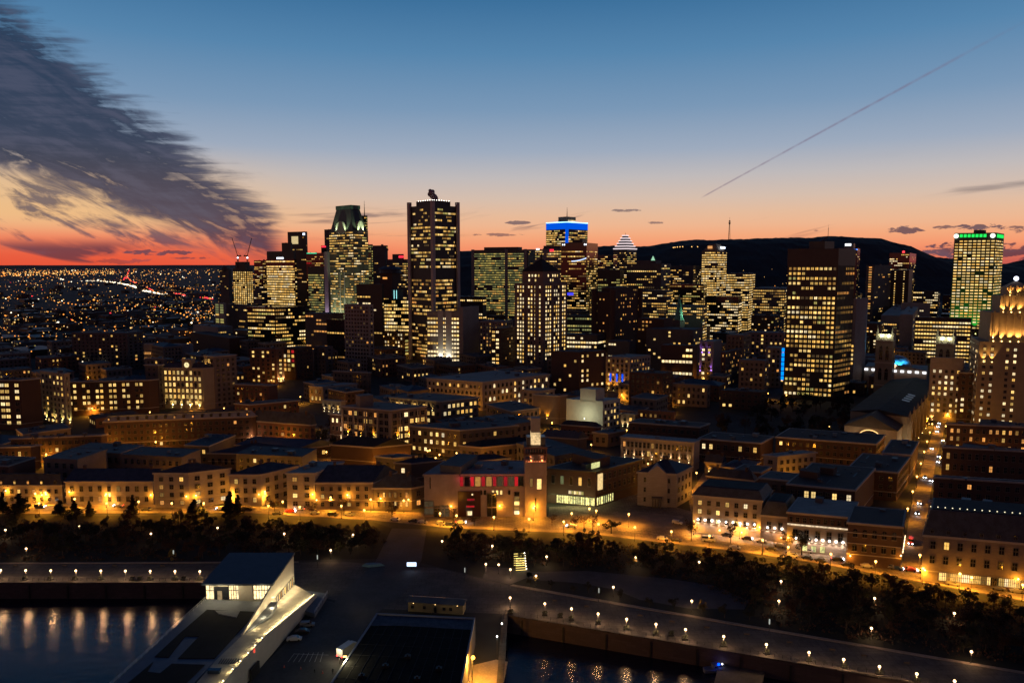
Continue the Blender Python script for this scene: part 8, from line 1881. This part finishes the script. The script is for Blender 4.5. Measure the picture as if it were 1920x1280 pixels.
def lab_for(px, py, look):
    d_ = sorted(LMK, key=lambda q: (q[0]-px)**2 + (q[1]-py)**2)
    for q in d_[:3]:
        rel = 'behind' if py < q[1] - 8 else 'below' if py > q[1] + 22 else 'beside'
        l = '%s %s %s' % (look, rel, q[2])
        if l not in NAMES: NAMES[l] = 1; return l
    q = d_[0]
    for w_ in ('wider', 'squat', 'taller', 'smaller', 'second', 'third', 'fourth', 'fifth'):
        l = '%s %s near %s' % (w_, look, q[2])
        if l not in NAMES: NAMES[l] = 1; return l
    return None
nf = 0
def filler(px, py, w_, d_, h, rz, wall_, lit, far=False):
    global nf
    C = P(px, py, 0); a_ = R(rz); c, s = math.cos(a_), math.sin(a_)
    pts = [(0, 0), (w_, 0), (w_, d_), (0, d_)]
    poly = [Vector((C.x + x*c - y*s, C.y + x*s + y*c)) for x, y in pts]
    if overlaps(poly, 1.5): return False
    top = proj((C.x, C.y, h)); look = rf_.choice(looks)
    if lit < .03 and 'lit' in look: look = looks[0]
    kind = 'hip' if look == 'slate-roofed block' else 'gravel' if 'grey' in look else 'flat'
    wm_ = {'brick': brick, 'stone': stone}.get(next((k_ for k_ in ('brick', 'stone') if k_ in look), ''), wall_)
    lb = lab_for(px, (py + top[1]) / 2, look)
    if lb is None: return False
    B = Bld('building', lb, 'building', C, a_, pts, h); REG.append([Vector((p.x, p.y, 0)) for p in poly])
    solid(B, wm_, h); roof(B, kind, h, None, 3.2, 2.4, near=not far)
    st_ = dict(fh=3.8, bay=3.6 if not far else 4.4, ww=.4, wh=.5, lit=lit, pal='warm' if rf_.random() < .6 else 'gold', off=not far, rowvar=.5, style='sash', margin=1, z0=1, ztop=1.2, runs=(1, 1, 2))
    B.windows(3, st_, 1, h - 1.2); 
    if not (90 > rz > 70): B.windows(0, st_, 1, h - 1.2)
    B.add_windows(maxn=18 if not far else 0)
    if not far: cornice(B, wm_ if rf_.random() < .6 else trimm, h, .3, .5)
    nf += 1; return True
for i in range(5200):
    px = rf_.uniform(-30, 1950); py = 672 + (925 - 672) * rf_.random()
    if px < 700: rz = 80 if py > 860 else 44
    elif px < 1050: rz = 34
    else: rz = 56
    # footprint: x runs away from us (du), y to the left
    w_, d_ = rf_.uniform(16, 30), rf_.uniform(14, 40); h = rf_.uniform(10, 17) + (max(0, 760 - py) / 100) * rf_.uniform(2, 12)
    if px < 430 and 770 < py < 860: h = rf_.uniform(5, 7.5)                # low sheds before the long warehouses
    if nf > 112: break
    filler(px, py, w_, d_, h, rz - 0, rf_.choice([stone_d, brick_d, conc_d, stone]), rf_.choice([0, .05, .1, .2]))
# lamps of the lanes between the roofs
ln = 0
for i in range(3000):
    if ln >= 130: break
    px, py = rf_.uniform(-20, 1940), rf_.uniform(665, 925); p = P(px, py, 0)
    if overlaps([Vector((p.x - 1.2, p.y - 1.2)), Vector((p.x + 1.2, p.y - 1.2)), Vector((p.x + 1.2, p.y + 1.2)), Vector((p.x - 1.2, p.y + 1.2))], .3): continue
    if 1330 < px < 1640 and 755 < py < 850: continue
    REG.append([p + Vector((-7, -7, 0)), p + Vector((7, -7, 0)), p + Vector((7, 7, 0)), p + Vector((-7, 7, 0))]); ln += 1
    lamp('street', 0, 0, 'orange lamp glimmering in a lane between the old town roofs', 'orange lamps glimmering between the roofs', SOD, rf_.choice([5000, 9000, 14000]), at=p)
print('lane lamps', ln)
fb = MB(); fw = MB(); fkeys = ['y', 'd', 'o', 'w', 'g', 'D']
def mass_block(px, py, w_, d_, h, rz, m, lit):
    C = P(px, py, 0); a_ = R(rz); c, s = math.cos(a_), math.sin(a_); L2G = lambda x, y: Vector((C.x + x*c - y*s, C.y + x*s + y*c))
    q = [L2G(0, 0), L2G(w_, 0), L2G(w_, d_), L2G(0, d_)]
    if overlaps(q, 1.5): return False
    REG.append([Vector((p.x, p.y, 0)) for p in q]); fb.prism([(p.x, p.y) for p in q], -.5, h, m)
    u, v = rf_.uniform(.2, .6), rf_.uniform(.2, .6); o = q[0].lerp(q[1], u).lerp(q[3].lerp(q[2], u), v); fb.box(-3, 3, -2.5, 2.5, h, h + 3, m, a_, (o.x, o.y))
    for A, Bq in ((q[3], q[0]), (q[0], q[1])):
        e_ = Bq - A; L = e_.length; e_ = e_ / L; n_ = Vector((e_.y, -e_.x)) * .15; nb = max(1, int(L / 4.2))
        for r in range(max(1, int(h / 4))):
            p_ = lit * rf_.uniform(.1, 1.9)
            for k in range(nb):
                if rf_.random() < p_:
                    o = A + e_ * (L * (k + .5) / nb) + n_; z = 2 + r * 4; hx = e_ * 1.1
                    fw.quad((o.x - hx.x, o.y - hx.y, z), (o.x + hx.x, o.y + hx.y, z), (o.x + hx.x, o.y + hx.y, z + 1.7), (o.x - hx.x, o.y - hx.y, z + 1.7), rf_.choice([0, 0, 1, 1, 2, 3, 4, 5]))
    return True
k_ = 0
for i in range(4000):
    if k_ > 190: break
    k_ += mass_block(rf_.uniform(430, 1830), 575 + (672 - 575) * rf_.random(), rf_.uniform(22, 40), rf_.uniform(20, 46), rf_.uniform(16, 44), 58, rf_.choice([0, 1, 2]), rf_.choice([.1, .25, .4]))
k_ = 0
for i in range(3000):
    if k_ > 170: break
    k_ += mass_block(rf_.uniform(-40, 470), 530 + (700 - 530) * rf_.random(), rf_.uniform(16, 46), rf_.uniform(12, 60), rf_.uniform(6, 16), rf_.uniform(40, 70), rf_.choice([0, 1, 2]), rf_.choice([0, .05, .12, .2]))
t = empty('distant_blocks', (0, 1200, 0), 0, 'mass of countless low dark blocks filling the ground between and beyond the towers', 'buildings'); t['kind'] = 'stuff'
for b_, nm, ms in ((fb, 'distant_blocks', [conc_d, brick_d, steel_d]), (fw, 'distant_windows', [LIT[k] for k in fkeys])):
    b_.v = [(v[0], v[1] - 1200, v[2]) for v in b_.v]; o = b_.build(nm, ms, t); o['kind'] = 'stuff'
print('fillers', nf, 'objects', len(col.objects))
